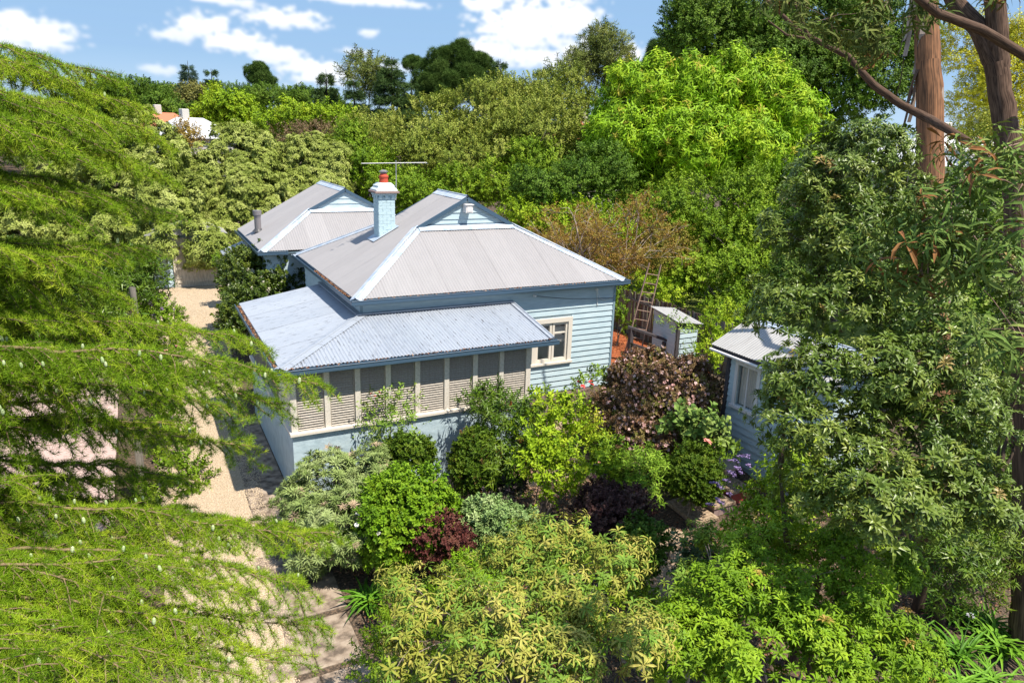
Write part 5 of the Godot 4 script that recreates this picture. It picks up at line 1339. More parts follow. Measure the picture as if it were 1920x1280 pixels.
func planting() -> void:
	SP = {
		"pale_clump": {"mesh": "rosette", "mat": "leaf", "size": 0.36, "clump": 0.42, "dens": 26.0, "cover": 1.35, "up": 0.7, "cols": [Color(0.15, 0.20, 0.03), Color(0.30, 0.36, 0.07), Color(0.46, 0.50, 0.16)], "trunk": 0.18, "limbs": 0.25, "fill": 0.1},
		"loose": {"mesh": "broad", "mat": "leaf", "size": 0.4, "clump": 0.85, "dens": 9.0, "cover": 1.15, "up": 0.25, "cols": [Color(0.125, 0.174, 0.020), Color(0.230, 0.282, 0.036), Color(0.376, 0.396, 0.082)], "trunk": 0.22, "limbs": 0.45, "bark": "bark_pale"},
		"lime": {"mesh": "hang", "mat": "leaf", "size": 0.48, "clump": 0.52, "dens": 17.0, "cover": 1.25, "up": -0.1, "cols": [Color(0.14, 0.28, 0.008), Color(0.26, 0.44, 0.012), Color(0.42, 0.52, 0.025)], "accent": [Color(0.45, 0.4, 0.05), 0.03], "trunk": 0.25, "limbs": 0.25},
		"mid": {"mesh": "broad", "mat": "leaf", "size": 0.36, "clump": 0.6, "dens": 14.0, "cover": 1.2, "up": 0.2, "cols": [Color(0.079, 0.156, 0.006), Color(0.173, 0.285, 0.012), Color(0.299, 0.407, 0.029)], "trunk": 0.16, "limbs": 0.35},
		"bright": {"mesh": "broad", "mat": "leaf", "size": 0.4, "clump": 0.7, "dens": 12.0, "cover": 1.2, "up": 0.2, "cols": [Color(0.122, 0.225, 0.006), Color(0.246, 0.370, 0.011), Color(0.399, 0.489, 0.029)], "trunk": 0.16, "limbs": 0.3},
		"dark": {"mesh": "broad", "mat": "leaf", "size": 0.6, "clump": 1.1, "dens": 7.5, "cover": 1.15, "up": 0.2, "cols": [Color(0.044, 0.098, 0.007), Color(0.095, 0.176, 0.012), Color(0.166, 0.258, 0.025)], "trunk": 0.35, "limbs": 0.25, "bark": "bark_dark"},
		"pine": {"mesh": "pine", "mat": "leaf_matt", "size": 0.62, "clump": 0.7, "dens": 17.0, "cover": 1.3, "up": 0.6, "cols": [Color(0.035, 0.075, 0.014), Color(0.065, 0.12, 0.022), Color(0.115, 0.18, 0.04)], "trunk": 0.3, "limbs": 0.3, "bark": "bark_dark"},
		"gum": {"mesh": "narrow", "mat": "leaf_matt", "size": 0.8, "clump": 1.2, "dens": 4.0, "cover": 0.8, "up": -0.2, "cols": [Color(0.083, 0.112, 0.025), Color(0.153, 0.189, 0.045), Color(0.248, 0.260, 0.080)], "trunk": 0.3, "limbs": 0.9, "bark": "bark_pale", "fill": 0.05},
		"golden": {"mesh": "airy", "mat": "leaf", "size": 0.45, "clump": 0.7, "dens": 14.0, "cover": 1.2, "cols": [Color(0.283, 0.307, 0.010), Color(0.496, 0.472, 0.020), Color(0.649, 0.590, 0.060)], "trunk": 0.15, "limbs": 0.3},
		"maple": {"mesh": "airy", "mat": "leaf", "size": 0.22, "clump": 0.42, "dens": 6.0, "cover": 0.85, "up": 0.1, "flat": 0.4, "cols": [Color(0.187, 0.094, 0.022), Color(0.308, 0.187, 0.039), Color(0.330, 0.308, 0.055)], "trunk": 0.075, "stems": 5, "limbs": 1.0, "bark": "bark_pale", "fill": 0.1},
		"twiggy": {"mesh": "airy", "mat": "leaf", "size": 0.3, "clump": 0.7, "dens": 4.0, "cover": 0.8, "cols": [Color(0.12, 0.075, 0.04), Color(0.2, 0.13, 0.075), Color(0.2, 0.2, 0.06)], "trunk": 0.1, "stems": 4, "limbs": 1.0, "bark": "bark_pale"},
		"camellia": {"mesh": "tiny", "mat": "leaf_glossy", "size": 0.28, "clump": 0.4, "dens": 45.0, "cover": 1.5, "up": 0.4, "cols": [Color(0.030, 0.059, 0.007), Color(0.068, 0.112, 0.010), Color(0.137, 0.177, 0.019)], "trunk": 0.06, "stems": 3, "limbs": 0.3, "bark": "bark_pale"},
		"box": {"mesh": "tiny", "mat": "leaf", "size": 0.15, "clump": 0.14, "dens": 170.0, "cover": 1.9, "up": 0.3, "cols": [Color(0.038, 0.083, 0.005), Color(0.082, 0.147, 0.009), Color(0.165, 0.224, 0.017)], "trunk": 0.03, "limbs": 0.06, "fill": 0.04, "tree": false},
		"rosette_tree": {"mesh": "rosette", "mat": "leaf_glossy", "size": 0.26, "clump": 0.32, "dens": 17.0, "cover": 1.15, "up": 0.75, "cols": [Color(0.058, 0.105, 0.014), Color(0.122, 0.185, 0.024), Color(0.232, 0.280, 0.051)], "accent": [Color(0.3, 0.22, 0.07), 0.012], "trunk": 0.11, "stems": 3, "limbs": 0.7, "bark": "bark_dark", "fill": 0.15},
		"rhodo": {"mesh": "rosette", "mat": "leaf", "size": 0.22, "clump": 0.3, "dens": 28.0, "cover": 1.4, "up": 0.9, "cols": [Color(0.082, 0.165, 0.007), Color(0.177, 0.307, 0.012), Color(0.302, 0.425, 0.025)], "accent": [Color(0.36, 0.25, 0.06), 0.012], "trunk": 0.05, "stems": 4, "limbs": 0.5, "bark": "bark_pale", "tree": false},
		"cherry": {"mesh": "fountain", "mat": "leaf", "size": 0.165, "clump": 0.26, "dens": 42.0, "cover": 0.85, "up": 0.8, "cols": [Color(0.16, 0.21, 0.02), Color(0.30, 0.32, 0.05), Color(0.44, 0.41, 0.10)], "accent": [Color(0.15, 0.26, 0.03), 0.35], "trunk": 0.045, "stems": 3, "limbs": 0.9, "bark": "bark_pale", "fill": 0.35},
		"silver": {"mesh": "fine_rosette", "mat": "leaf_matt", "size": 0.3, "clump": 0.24, "dens": 30.0, "cover": 1.5, "up": 0.9, "cols": [Color(0.130, 0.189, 0.050), Color(0.236, 0.307, 0.100), Color(0.366, 0.425, 0.200)], "accent": [Color(0.425, 0.319, 0.220), 0.06], "trunk": 0.04, "stems": 4, "limbs": 0.3, "tree": false},
		"round_green": {"mesh": "tiny", "mat": "leaf", "size": 0.2, "clump": 0.2, "dens": 85.0, "cover": 1.7, "up": 0.5, "cols": [Color(0.068, 0.153, 0.005), Color(0.151, 0.283, 0.010), Color(0.260, 0.389, 0.025)], "trunk": 0.035, "limbs": 0.1, "tree": false},
		"shrub": {"mesh": "broad", "mat": "leaf", "size": 0.22, "clump": 0.3, "dens": 34.0, "cover": 1.15, "up": 0.3, "cols": [Color(0.068, 0.136, 0.005), Color(0.144, 0.248, 0.010), Color(0.253, 0.366, 0.025)], "trunk": 0.035, "stems": 3, "limbs": 0.5, "tree": false},
		"dark_shrub": {"mesh": "narrow", "mat": "leaf_glossy", "size": 0.26, "clump": 0.3, "dens": 30.0, "cover": 1.15, "up": 0.4, "cols": [Color(0.038, 0.083, 0.005), Color(0.082, 0.153, 0.009), Color(0.165, 0.236, 0.017)], "trunk": 0.035, "stems": 3, "limbs": 0.5, "tree": false},
		"abelia": {"mesh": "tiny", "mat": "leaf", "size": 0.2, "clump": 0.3, "dens": 62.0, "cover": 1.5, "up": 0.4, "cols": [Color(0.091, 0.081, 0.024), Color(0.195, 0.106, 0.060), Color(0.221, 0.237, 0.048)], "accent": [Color(0.2, 0.1, 0.05), 0.05], "trunk": 0.04, "stems": 4, "limbs": 0.25, "tree": false, "florets": [0.85, 0.075, Color(0.55, 0.3, 0.29), Color(0.74, 0.55, 0.52)]},
		"maroon": {"mesh": "tiny", "mat": "leaf", "size": 0.16, "clump": 0.2, "dens": 85.0, "cover": 1.6, "up": 0.5, "cols": [Color(0.05, 0.022, 0.022), Color(0.10, 0.045, 0.042), Color(0.15, 0.10, 0.075)], "trunk": 0.025, "stems": 3, "limbs": 0.3, "tree": false},
		"variegated": {"mesh": "tiny", "mat": "leaf", "size": 0.18, "clump": 0.2, "dens": 75.0, "cover": 1.6, "up": 0.5, "cols": [Color(0.130, 0.224, 0.060), Color(0.260, 0.378, 0.130), Color(0.448, 0.531, 0.240)], "trunk": 0.025, "limbs": 0.1, "tree": false},
		"feathery": {"mesh": "narrow", "mat": "leaf", "size": 0.2, "clump": 0.24, "dens": 38.0, "cover": 1.2, "up": 0.9, "cols": [Color(0.109, 0.224, 0.013), Color(0.205, 0.354, 0.025), Color(0.342, 0.472, 0.060)], "trunk": 0.02, "limbs": 0.3, "tree": false},
		"nandina": {"mesh": "airy", "mat": "leaf", "size": 0.24, "clump": 0.26, "dens": 20.0, "cover": 1.0, "up": 0.4, "flat": 0.6, "cols": [Color(0.106, 0.201, 0.020), Color(0.212, 0.330, 0.045), Color(0.354, 0.448, 0.100)], "trunk": 0.018, "stems": 5, "limbs": 0.9, "tree": false},
		"round_leaf": {"mesh": "round", "mat": "leaf", "size": 0.26, "clump": 0.28, "dens": 18.0, "cover": 1.1, "up": 0.5, "cols": [Color(0.083, 0.165, 0.030), Color(0.165, 0.260, 0.050), Color(0.283, 0.354, 0.090)], "trunk": 0.025, "limbs": 0.4, "tree": false},
		"light_vine": {"mesh": "broad", "mat": "leaf", "size": 0.26, "clump": 0.26, "dens": 24.0, "cover": 1.2, "up": 0.2, "cols": [Color(0.137, 0.248, 0.010), Color(0.260, 0.389, 0.021), Color(0.411, 0.484, 0.043)], "accent": [Color(0.531, 0.472, 0.160), 0.07], "trunk": 0.03, "stems": 4, "limbs": 0.8, "tree": false, "bark": "bark_pale"},
		"gum_near": {"mesh": "gumhang", "mat": "leaf_matt", "size": 0.24, "clump": 0.32, "dens": 11.0, "cover": 1.0, "up": 0.5, "cols": [Color(0.083, 0.153, 0.030), Color(0.142, 0.224, 0.050), Color(0.260, 0.319, 0.080)], "accent": [Color(0.25, 0.12, 0.045), 0.06], "trunk": 0.012, "limbs": 0.9, "bark": "ladder_wood", "fill": 0.3}}
	far_house("distant_house", "distant house with a bright white roof among pale green treetops", Vector3(-6.54, 0.00, -54.56), 2.6, 3.0, 5.70, 1.6, 0.40, "far_white")
	far_house("distant_house", "distant house with an orange tiled roof beside the white one", Vector3(-8.26, 0.00, -65.04), 2.4, 3.0, 6.39, 1.4, 0.20, "tile_roof")
	far_house("distant_house", "neighbouring house with a wide pale roof behind the gum trunks", Vector3(31.58, 0.00, -11.18), 4.2, 4.0, 5.82, 1.6, -0.30, "far_white")
	far_house("distant_house", "neighbouring house with a pinkish tiled roof half hidden by the lime tree", Vector3(16.91, 0.00, -28.41), 1.8, 2.0, 6.57, 1.2, 0.30, "tile_roof")
	distant_wood()
	conifer("conifer", "narrow blue green fir on the skyline above the orange roof", Vector3(-3.71, -0.20, -91.72), 15.2, 3.0, [Color(0.041, 0.081, 0.061), Color(0.074, 0.128, 0.088), Color(0.121, 0.189, 0.121)], 0.70, "trees along the skyline", 18, 1.50)
	conifer("conifer", "dark pointed conifer beside the blue green fir on the skyline", Vector3(-0.54, -0.20, -95.96), 14.7, 3.0, [Color(0.034, 0.074, 0.020), Color(0.068, 0.121, 0.034), Color(0.115, 0.182, 0.054)], 0.70, "trees along the skyline", 16, 1.50)
	conifer("conifer", "dark tiered cedar standing alone left of the tan gum", Vector3(9.70, -0.20, -73.13), 13.9, 3.6, [Color(0.034, 0.074, 0.020), Color(0.068, 0.121, 0.034), Color(0.115, 0.182, 0.054)], 0.70, "trees along the skyline", 16, 1.40)
	conifer("conifer", "tallest dark tiered cedar with drooping branches on the skyline", Vector3(11.59, -0.20, -54.58), 14.0, 4.3, [Color(0.034, 0.074, 0.020), Color(0.068, 0.121, 0.034), Color(0.115, 0.182, 0.054)], 0.70, "trees along the skyline", 20, 1.30)
	conifer("conifer", "broad tiered cedar leaning against the tan gum", Vector3(9.71, -0.20, -61.41), 12.2, 3.1, [Color(0.034, 0.074, 0.020), Color(0.068, 0.121, 0.034), Color(0.115, 0.182, 0.054)], 0.70, "trees along the skyline", 16, 1.30)
	conifer("conifer", "dark conifer just right of the tallest skyline cedar", Vector3(13.96, -0.20, -55.71), 12.1, 2.7, [Color(0.034, 0.074, 0.020), Color(0.068, 0.121, 0.034), Color(0.115, 0.182, 0.054)], 0.70, "trees along the skyline", 14, 1.30)
	conifer("conifer", "small dark conifer tip between the pine and the loose green tree", Vector3(23.09, -0.20, -54.55), 14.6, 2.9, [Color(0.034, 0.074, 0.020), Color(0.068, 0.121, 0.034), Color(0.115, 0.182, 0.054)], 0.70, "trees along the skyline", 14, 1.30)
	conifer("conifer", "small pointed conifer behind the loose green tree", Vector3(29.35, -0.20, -57.20), 14.4, 2.5, [Color(0.034, 0.074, 0.020), Color(0.068, 0.121, 0.034), Color(0.115, 0.182, 0.054)], 0.70, "trees along the skyline", 12, 1.30)
	plant("tan_gum", "tall tan gum crown rising between dark cedars", "tree", "gum", Vector3(13.00, 0.00, -67.33), [[Vector3(0.06, 12.97, -0.15), Vector3(1.78, 1.12, 1.78)], [Vector3(-1.35, 12.07, -0.60), Vector3(1.18, 0.75, 1.18)], [Vector3(1.29, 12.15, 0.75), Vector3(0.89, 0.63, 0.89)]], "trees along the skyline")
	plant("airy_gum", "tall airy gum standing above the other trees on the skyline", "tree", "gum", Vector3(39.66, 0.00, -60.28), [[Vector3(-0.57, 17.51, -0.93), Vector3(1.55, 1.48, 1.55)], [Vector3(0.65, 15.74, 0.28), Vector3(1.80, 1.48, 1.80)], [Vector3(-1.48, 14.15, -0.32), Vector3(1.55, 1.22, 1.55)], [Vector3(1.40, 14.85, 0.96), Vector3(0.66, 0.96, 0.66)]], "trees along the skyline")
	plant("olive_gum", "low olive gum crown beside the airy gum", "tree", "gum", Vector3(36.09, 0.00, -61.71), [[Vector3(-0.65, 14.67, -0.48), Vector3(1.93, 1.09, 1.93)], [Vector3(0.65, 13.80, 0.48), Vector3(1.29, 1.09, 1.29)]], "trees along the skyline")
	plant("round_pine", "dark round topped pine on the skyline", "tree", "pine", Vector3(6.40, 0.00, -100.66), [[Vector3(-0.28, 14.68, -0.36), Vector3(1.52, 0.62, 1.52)], [Vector3(0.28, 13.36, 0.36), Vector3(1.68, 0.78, 1.68)]], "trees along the skyline")
	plant("dark_pine", "large dark pine with a domed crown on the skyline", "tree", "pine", Vector3(19.43, 0.00, -58.13), [[Vector3(0.17, 14.18, -0.45), Vector3(2.10, 1.49, 2.10)], [Vector3(2.02, 12.90, 0.93), Vector3(2.33, 1.60, 2.33)], [Vector3(-2.03, 11.97, -0.89), Vector3(1.88, 1.72, 1.88)], [Vector3(-0.16, 10.96, 0.41), Vector3(3.55, 2.18, 3.55)]], "trees along the skyline")
	plant("small_pine", "small grey green pine crown far behind the cedars", "tree", "pine", Vector3(28.70, 0.00, -95.68), [[Vector3(0.00, 16.58, 0.00), Vector3(1.45, 1.00, 1.45)]], "trees along the skyline")
	plant("belt_trees", "low dark mixed trees under the round topped pine", "tree", "dark", Vector3(1.51, 0.00, -99.90), [[Vector3(-8.12, 10.78, -10.04), Vector3(3.46, 0.44, 3.46)], [Vector3(1.98, 10.60, -0.00), Vector3(3.31, 0.88, 3.31)], [Vector3(6.79, 10.76, 2.46), Vector3(4.09, 0.88, 4.09)], [Vector3(10.62, 10.40, 9.28), Vector3(3.17, 0.83, 3.17)], [Vector3(-11.26, 8.96, -1.70), Vector3(3.91, 0.83, 3.91)]], "trees along the skyline")
	plant("brown_crown", "tree with yellow brown layered foliage on the left skyline", "tree", "golden", Vector3(-3.83, 0.00, -84.42), [[Vector3(0.11, 10.01, -0.28), Vector3(1.07, 0.32, 1.07)], [Vector3(-0.94, 8.35, -0.28), Vector3(1.59, 0.58, 1.59)], [Vector3(0.83, 8.60, 0.56), Vector3(0.81, 0.58, 0.81)]], "trees along the skyline", {"cols": [Color(0.08, 0.09, 0.02), Color(0.16, 0.16, 0.035), Color(0.25, 0.23, 0.06)], "size": 1.0, "clump": 1.0, "dens": 5.0})
	plant("domed_tree", "bright green domed tree in front of the left skyline", "tree", "bright", Vector3(-1.96, 0.00, -64.14), [[Vector3(-0.19, 8.17, -0.35), Vector3(1.75, 1.38, 1.75)], [Vector3(-1.03, 6.91, -0.38), Vector3(1.53, 0.82, 1.53)], [Vector3(1.22, 7.09, 0.73), Vector3(1.21, 0.82, 1.21)]], "trees in the neighbouring gardens", {"size": 0.7, "clump": 1.0, "dens": 7.0})
	plant("hedge_tree", "wide bright green treetop below the left skyline cedars", "tree", "bright", Vector3(3.29, 0.00, -51.95), [[Vector3(-1.05, 7.27, -0.57), Vector3(1.74, 0.73, 1.74)], [Vector3(1.10, 7.61, 0.44), Vector3(1.26, 0.63, 1.26)], [Vector3(2.75, 7.30, 1.41), Vector3(0.79, 0.53, 0.79)], [Vector3(-2.80, 6.66, -1.29), Vector3(0.98, 0.53, 0.98)]], "trees in the neighbouring gardens", {"size": 0.6, "clump": 0.9, "dens": 7.0})
	plant("twiggy_tree", "bare brownish twiggy tree behind the pale green crowns", "tree", "twiggy", Vector3(1.61, 0.00, -43.12), [[Vector3(-0.07, 6.14, -0.01), Vector3(1.73, 0.42, 1.73)], [Vector3(-1.74, 6.09, -0.86), Vector3(1.06, 0.34, 1.06)], [Vector3(1.81, 6.49, 0.87), Vector3(1.06, 0.51, 1.06)]], "trees in the neighbouring gardens", {"size": 0.5})
	plant("olive_tree", "olive green tree behind the rear chimney flue and cedars", "tree", "loose", Vector3(4.60, 0.00, -39.06), [[Vector3(0.08, 6.55, -0.20), Vector3(1.34, 0.90, 1.34)], [Vector3(-1.10, 5.47, -0.47), Vector3(1.18, 0.82, 1.18)], [Vector3(1.02, 5.35, 0.68), Vector3(1.18, 0.82, 1.18)]], "trees in the neighbouring gardens", {"size": 0.5})
	plant("left_green_tree", "dark green tree tops behind the cedar tips", "tree", "dark", Vector3(-10.85, 0.00, -77.63), [[Vector3(0.31, 9.05, -0.93), Vector3(3.61, 1.90, 3.61)], [Vector3(-3.54, 7.49, -2.45), Vector3(3.61, 1.90, 3.61)], [Vector3(3.24, 7.70, 3.38), Vector3(1.77, 0.88, 1.77)]], "trees in the neighbouring gardens")
	plant("pale_clumped_tree", "pale yellow green clumped tree just left of the rear roof", "tree", "pale_clump", Vector3(-7.04, 0.00, -22.00), [[Vector3(0.53, 5.05, -1.50), Vector3(1.72, 1.61, 1.72)], [Vector3(-0.89, 3.81, -0.67), Vector3(1.71, 1.56, 1.71)], [Vector3(0.84, 3.41, 0.95), Vector3(1.58, 1.53, 1.58)], [Vector3(-0.49, 2.21, 1.23), Vector3(1.66, 1.14, 1.66)]], "pale yellow green clumped trees behind the drive")
	plant("pale_clumped_tree", "pale yellow green clumped tree rising behind the rear roof ridge", "tree", "pale_clump", Vector3(-3.11, 0.00, -23.27), [[Vector3(-0.14, 4.79, -0.79), Vector3(1.65, 1.42, 1.65)], [Vector3(1.09, 4.56, -0.08), Vector3(1.09, 1.42, 1.09)], [Vector3(-1.14, 3.32, -0.26), Vector3(1.63, 1.40, 1.63)], [Vector3(0.19, 3.02, 1.13), Vector3(1.60, 1.26, 1.60)]], "pale yellow green clumped trees behind the drive")
	plant("pale_clumped_tree", "tall pale yellow green clumped tree overhanging the garage doors", "tree", "pale_clump", Vector3(-10.57, 0.00, -19.31), [[Vector3(-0.24, 5.29, -2.99), Vector3(1.70, 1.61, 1.70)], [Vector3(-1.67, 3.91, -2.12), Vector3(1.60, 1.51, 1.60)], [Vector3(0.37, 3.62, 0.21), Vector3(1.40, 1.36, 1.40)], [Vector3(-0.89, 2.30, -0.61), Vector3(1.66, 1.14, 1.66)], [Vector3(0.85, 1.86, 1.74), Vector3(1.19, 0.86, 1.19)], [Vector3(1.88, 1.63, 2.47), Vector3(0.60, 0.44, 0.60)], [Vector3(-0.31, 1.28, 1.32), Vector3(0.96, 0.63, 0.96)]], "pale yellow green clumped trees behind the drive")
	plant("pale_clumped_tree", "pale yellow green clumped tree mostly hidden behind the cedar boughs", "tree", "pale_clump", Vector3(-14.23, 0.00, -22.95), [[Vector3(0.19, 4.17, -1.86), Vector3(1.81, 1.87, 1.81)], [Vector3(-1.06, 1.85, -0.59), Vector3(2.00, 1.81, 2.00)], [Vector3(0.87, 1.00, 2.45), Vector3(1.43, 1.24, 1.43)]], "pale yellow green clumped trees behind the drive")
	plant("orange_shrub", "small orange tinted tree against the white roof", "tree", "golden", Vector3(-7.66, 0.00, -38.39), [[Vector3(-0.26, 5.86, -0.20), Vector3(0.29, 0.31, 0.29)], [Vector3(0.26, 5.46, 0.20), Vector3(0.20, 0.18, 0.20)]], "trees in the neighbouring gardens", {"cols": [Color(0.16, 0.10, 0.02), Color(0.28, 0.19, 0.03), Color(0.3, 0.26, 0.05)]})
	plant("loose_tree", "large loose green tree directly behind the house ridge", "tree", "loose", Vector3(7.14, 0.00, -24.87), [[Vector3(-2.28, 6.14, -2.43), Vector3(2.45, 1.93, 2.45)], [Vector3(1.19, 7.51, -2.23), Vector3(2.38, 1.99, 2.38)], [Vector3(3.70, 7.37, -0.88), Vector3(2.12, 2.06, 2.12)], [Vector3(-1.77, 4.86, 0.60), Vector3(2.45, 1.70, 2.45)], [Vector3(0.76, 5.24, 1.80), Vector3(2.20, 1.89, 2.20)], [Vector3(3.01, 5.62, 2.85), Vector3(2.20, 2.15, 2.20)], [Vector3(-4.61, 4.82, 0.30), Vector3(1.40, 1.46, 1.40)]], "trees in the neighbouring gardens")
	plant("loose_tree", "second loose green tree with a tall ragged top near the airy gum", "tree", "loose", Vector3(14.24, 0.00, -28.47), [[Vector3(0.92, 8.95, 0.96), Vector3(1.72, 1.41, 1.72)], [Vector3(-0.11, 9.30, -0.87), Vector3(1.61, 1.08, 1.61)], [Vector3(1.13, 7.26, 2.79), Vector3(1.32, 1.59, 1.32)], [Vector3(-1.94, 8.92, -2.88), Vector3(1.43, 0.72, 1.43)]], "trees in the neighbouring gardens")
	plant("chimney_tree", "dense dark green tree behind the chimney pot", "tree", "mid", Vector3(0.57, 0.00, -22.47), [[Vector3(-0.57, 4.29, -0.90), Vector3(1.21, 1.37, 1.21)], [Vector3(0.31, 3.58, 0.96), Vector3(1.11, 1.16, 1.11)], [Vector3(-0.92, 5.63, -2.70), Vector3(0.77, 0.93, 0.77)], [Vector3(1.18, 3.43, 2.64), Vector3(1.07, 0.83, 1.07)]], "trees in the neighbouring gardens")
	plant("lime_tree", "large bright lime green tree behind the garden", "tree", "lime", Vector3(17.34, 0.00, -15.42), [[Vector3(-2.89, 8.69, -2.99), Vector3(2.24, 1.82, 2.24)], [Vector3(0.30, 8.94, -1.40), Vector3(2.47, 1.88, 2.47)], [Vector3(2.93, 8.88, -0.01), Vector3(1.82, 1.64, 1.82)], [Vector3(3.56, 7.63, 1.90), Vector3(1.19, 1.29, 1.19)], [Vector3(-4.54, 6.38, -1.93), Vector3(1.77, 1.65, 1.77)], [Vector3(-2.08, 6.21, -0.00), Vector3(2.37, 1.86, 2.37)], [Vector3(0.70, 6.02, 1.51), Vector3(2.14, 1.69, 2.14)], [Vector3(2.02, 5.55, 2.94), Vector3(1.15, 1.08, 1.15)]], "trees in the neighbouring gardens")
	plant("leafy_tree", "mid green leafy tree below the lime green tree", "tree", "mid", Vector3(11.70, 0.00, -8.64), [[Vector3(0.13, 3.46, -1.24), Vector3(1.76, 1.37, 1.76)], [Vector3(1.92, 3.99, -0.47), Vector3(1.32, 1.37, 1.32)], [Vector3(-2.10, 3.05, -1.10), Vector3(1.13, 1.07, 1.13)], [Vector3(-0.61, 2.13, 1.15), Vector3(1.63, 1.03, 1.63)], [Vector3(0.66, 2.61, 1.66), Vector3(0.85, 1.12, 0.85)]], "trees in the neighbouring gardens")
	plant("deep_green_tree", "deep green tree at the house corner behind the maple", "tree", "mid", Vector3(7.84, 0.00, -14.95), [[Vector3(-0.06, 4.08, 0.41), Vector3(1.31, 1.20, 1.31)], [Vector3(1.76, 4.82, -0.05), Vector3(1.20, 1.35, 1.20)], [Vector3(-1.70, 3.78, -0.35), Vector3(1.05, 0.93, 1.05)]], "trees in the neighbouring gardens", {"cols": [Color(0.04, 0.095, 0.006), Color(0.09, 0.175, 0.012), Color(0.16, 0.26, 0.03)]})
	bare_maple(Vector3(3.71, 0.0, -6.23))
	plant("filler_tree", "mid green tree filling the gap behind the bronze maple", "tree", "mid", Vector3(9.94, 0.00, -19.31), [[Vector3(4.53, 4.57, -0.11), Vector3(1.88, 1.63, 1.88)], [Vector3(4.11, 5.35, -2.93), Vector3(1.66, 1.72, 1.66)], [Vector3(2.88, 2.90, 4.27), Vector3(1.68, 1.33, 1.68)], [Vector3(-1.46, 4.50, -0.87), Vector3(1.48, 1.54, 1.48)], [Vector3(-4.01, 4.02, 0.30), Vector3(1.39, 0.98, 1.39)], [Vector3(-6.05, 3.68, -0.66), Vector3(1.39, 0.86, 1.39)]], "trees in the neighbouring gardens")
	plant("filler_tree", "green shrubby tree behind the ridge of the house", "tree", "bright", Vector3(6.71, 0.00, -12.51), [[Vector3(-0.55, 2.43, -1.17), Vector3(1.42, 0.85, 1.42)], [Vector3(0.65, 2.37, 0.66), Vector3(1.37, 0.81, 1.37)], [Vector3(1.31, 2.09, 2.27), Vector3(1.08, 0.63, 1.08)], [Vector3(-1.40, 2.88, -1.76), Vector3(0.91, 0.59, 0.91)]], "trees in the neighbouring gardens")
	plant("boundary_shrub", "dark shrubs in shade behind the forked gum trunk", "shrub", "dark_shrub", Vector3(1.71, -1.36, 9.30), [[Vector3(0.76, 2.03, -0.28), Vector3(0.45, 0.68, 0.45)], [Vector3(0.50, 1.34, 0.40), Vector3(0.33, 0.45, 0.33)], [Vector3(-1.14, 1.49, 0.67), Vector3(0.39, 0.40, 0.39)], [Vector3(-2.46, 1.74, 0.83), Vector3(0.52, 0.36, 0.52)], [Vector3(2.10, 2.84, -1.01), Vector3(0.50, 0.63, 0.50)], [Vector3(0.24, 2.21, -0.60), Vector3(0.65, 0.68, 0.65)]])
	plant("broadleaf_tree", "leafy tree with whorled leaves growing in front of the forked gum", "tree", "rosette_tree", Vector3(0.60, -1.38, 9.52), [[Vector3(0.02, 6.11, -0.08), Vector3(0.21, 0.27, 0.21)], [Vector3(-0.02, 5.31, 0.15), Vector3(0.21, 0.32, 0.21)], [Vector3(-0.08, 4.44, 0.41), Vector3(0.17, 0.32, 0.17)], [Vector3(-0.19, 3.71, 0.58), Vector3(0.14, 0.23, 0.14)], [Vector3(0.27, 6.64, -1.06), Vector3(0.23, 0.26, 0.23)]], "", {"cols": [Color(0.06, 0.11, 0.016), Color(0.11, 0.17, 0.025), Color(0.2, 0.26, 0.05)], "size": 0.22})
	plant("boundary_hedge", "dark leafy hedge behind the cedar on the left of the drive", "hedge", "dark_shrub", Vector3(-13.22, -0.85, -8.53), [[Vector3(-1.08, 2.78, -0.43), Vector3(1.15, 0.72, 1.15)], [Vector3(0.49, 2.50, -1.28), Vector3(1.09, 0.61, 1.09)], [Vector3(1.55, 2.65, -1.95), Vector3(0.45, 0.47, 0.45)], [Vector3(-0.39, 2.03, 1.35), Vector3(1.09, 0.61, 1.09)], [Vector3(-1.29, 2.13, 2.02), Vector3(0.60, 0.62, 0.60)], [Vector3(0.72, 1.66, 0.29), Vector3(0.55, 0.41, 0.55)]], "", {"clump": 0.5, "dens": 14.0, "size": 0.4})
	plant("undergrowth", "green undergrowth with small mauve flowers beneath the cedar", "shrub", "shrub", Vector3(-11.40, -0.85, -2.80), [[Vector3(0.33, 0.12, 2.85), Vector3(0.31, 0.28, 0.31)], [Vector3(-0.14, -0.04, 3.83), Vector3(0.32, 0.29, 0.32)], [Vector3(0.23, 0.37, 0.96), Vector3(0.30, 0.32, 0.30)], [Vector3(-0.16, 0.71, -0.53), Vector3(0.39, 0.40, 0.39)], [Vector3(0.17, 0.82, -2.74), Vector3(0.44, 0.31, 0.44)], [Vector3(-0.44, 1.22, -4.36), Vector3(0.47, 0.49, 0.47)]])
	plant("dark_oak", "very large dark green tree behind the lime green tree", "tree", "dark", Vector3(35.85, 0.00, -28.20), [[Vector3(-4.68, 14.74, -4.55), Vector3(3.33, 2.74, 3.33)], [Vector3(-0.78, 15.49, -2.76), Vector3(3.33, 2.74, 3.33)], [Vector3(2.55, 15.27, 0.23), Vector3(3.35, 3.12, 3.35)], [Vector3(-0.92, 11.45, 0.82), Vector3(3.44, 2.45, 3.44)], [Vector3(2.17, 10.71, 3.85), Vector3(3.21, 2.74, 3.21)], [Vector3(4.68, 13.92, 4.12), Vector3(2.72, 3.24, 2.72)], [Vector3(-3.02, 12.24, -1.71), Vector3(2.84, 2.07, 2.84)]], "trees in the neighbouring gardens")
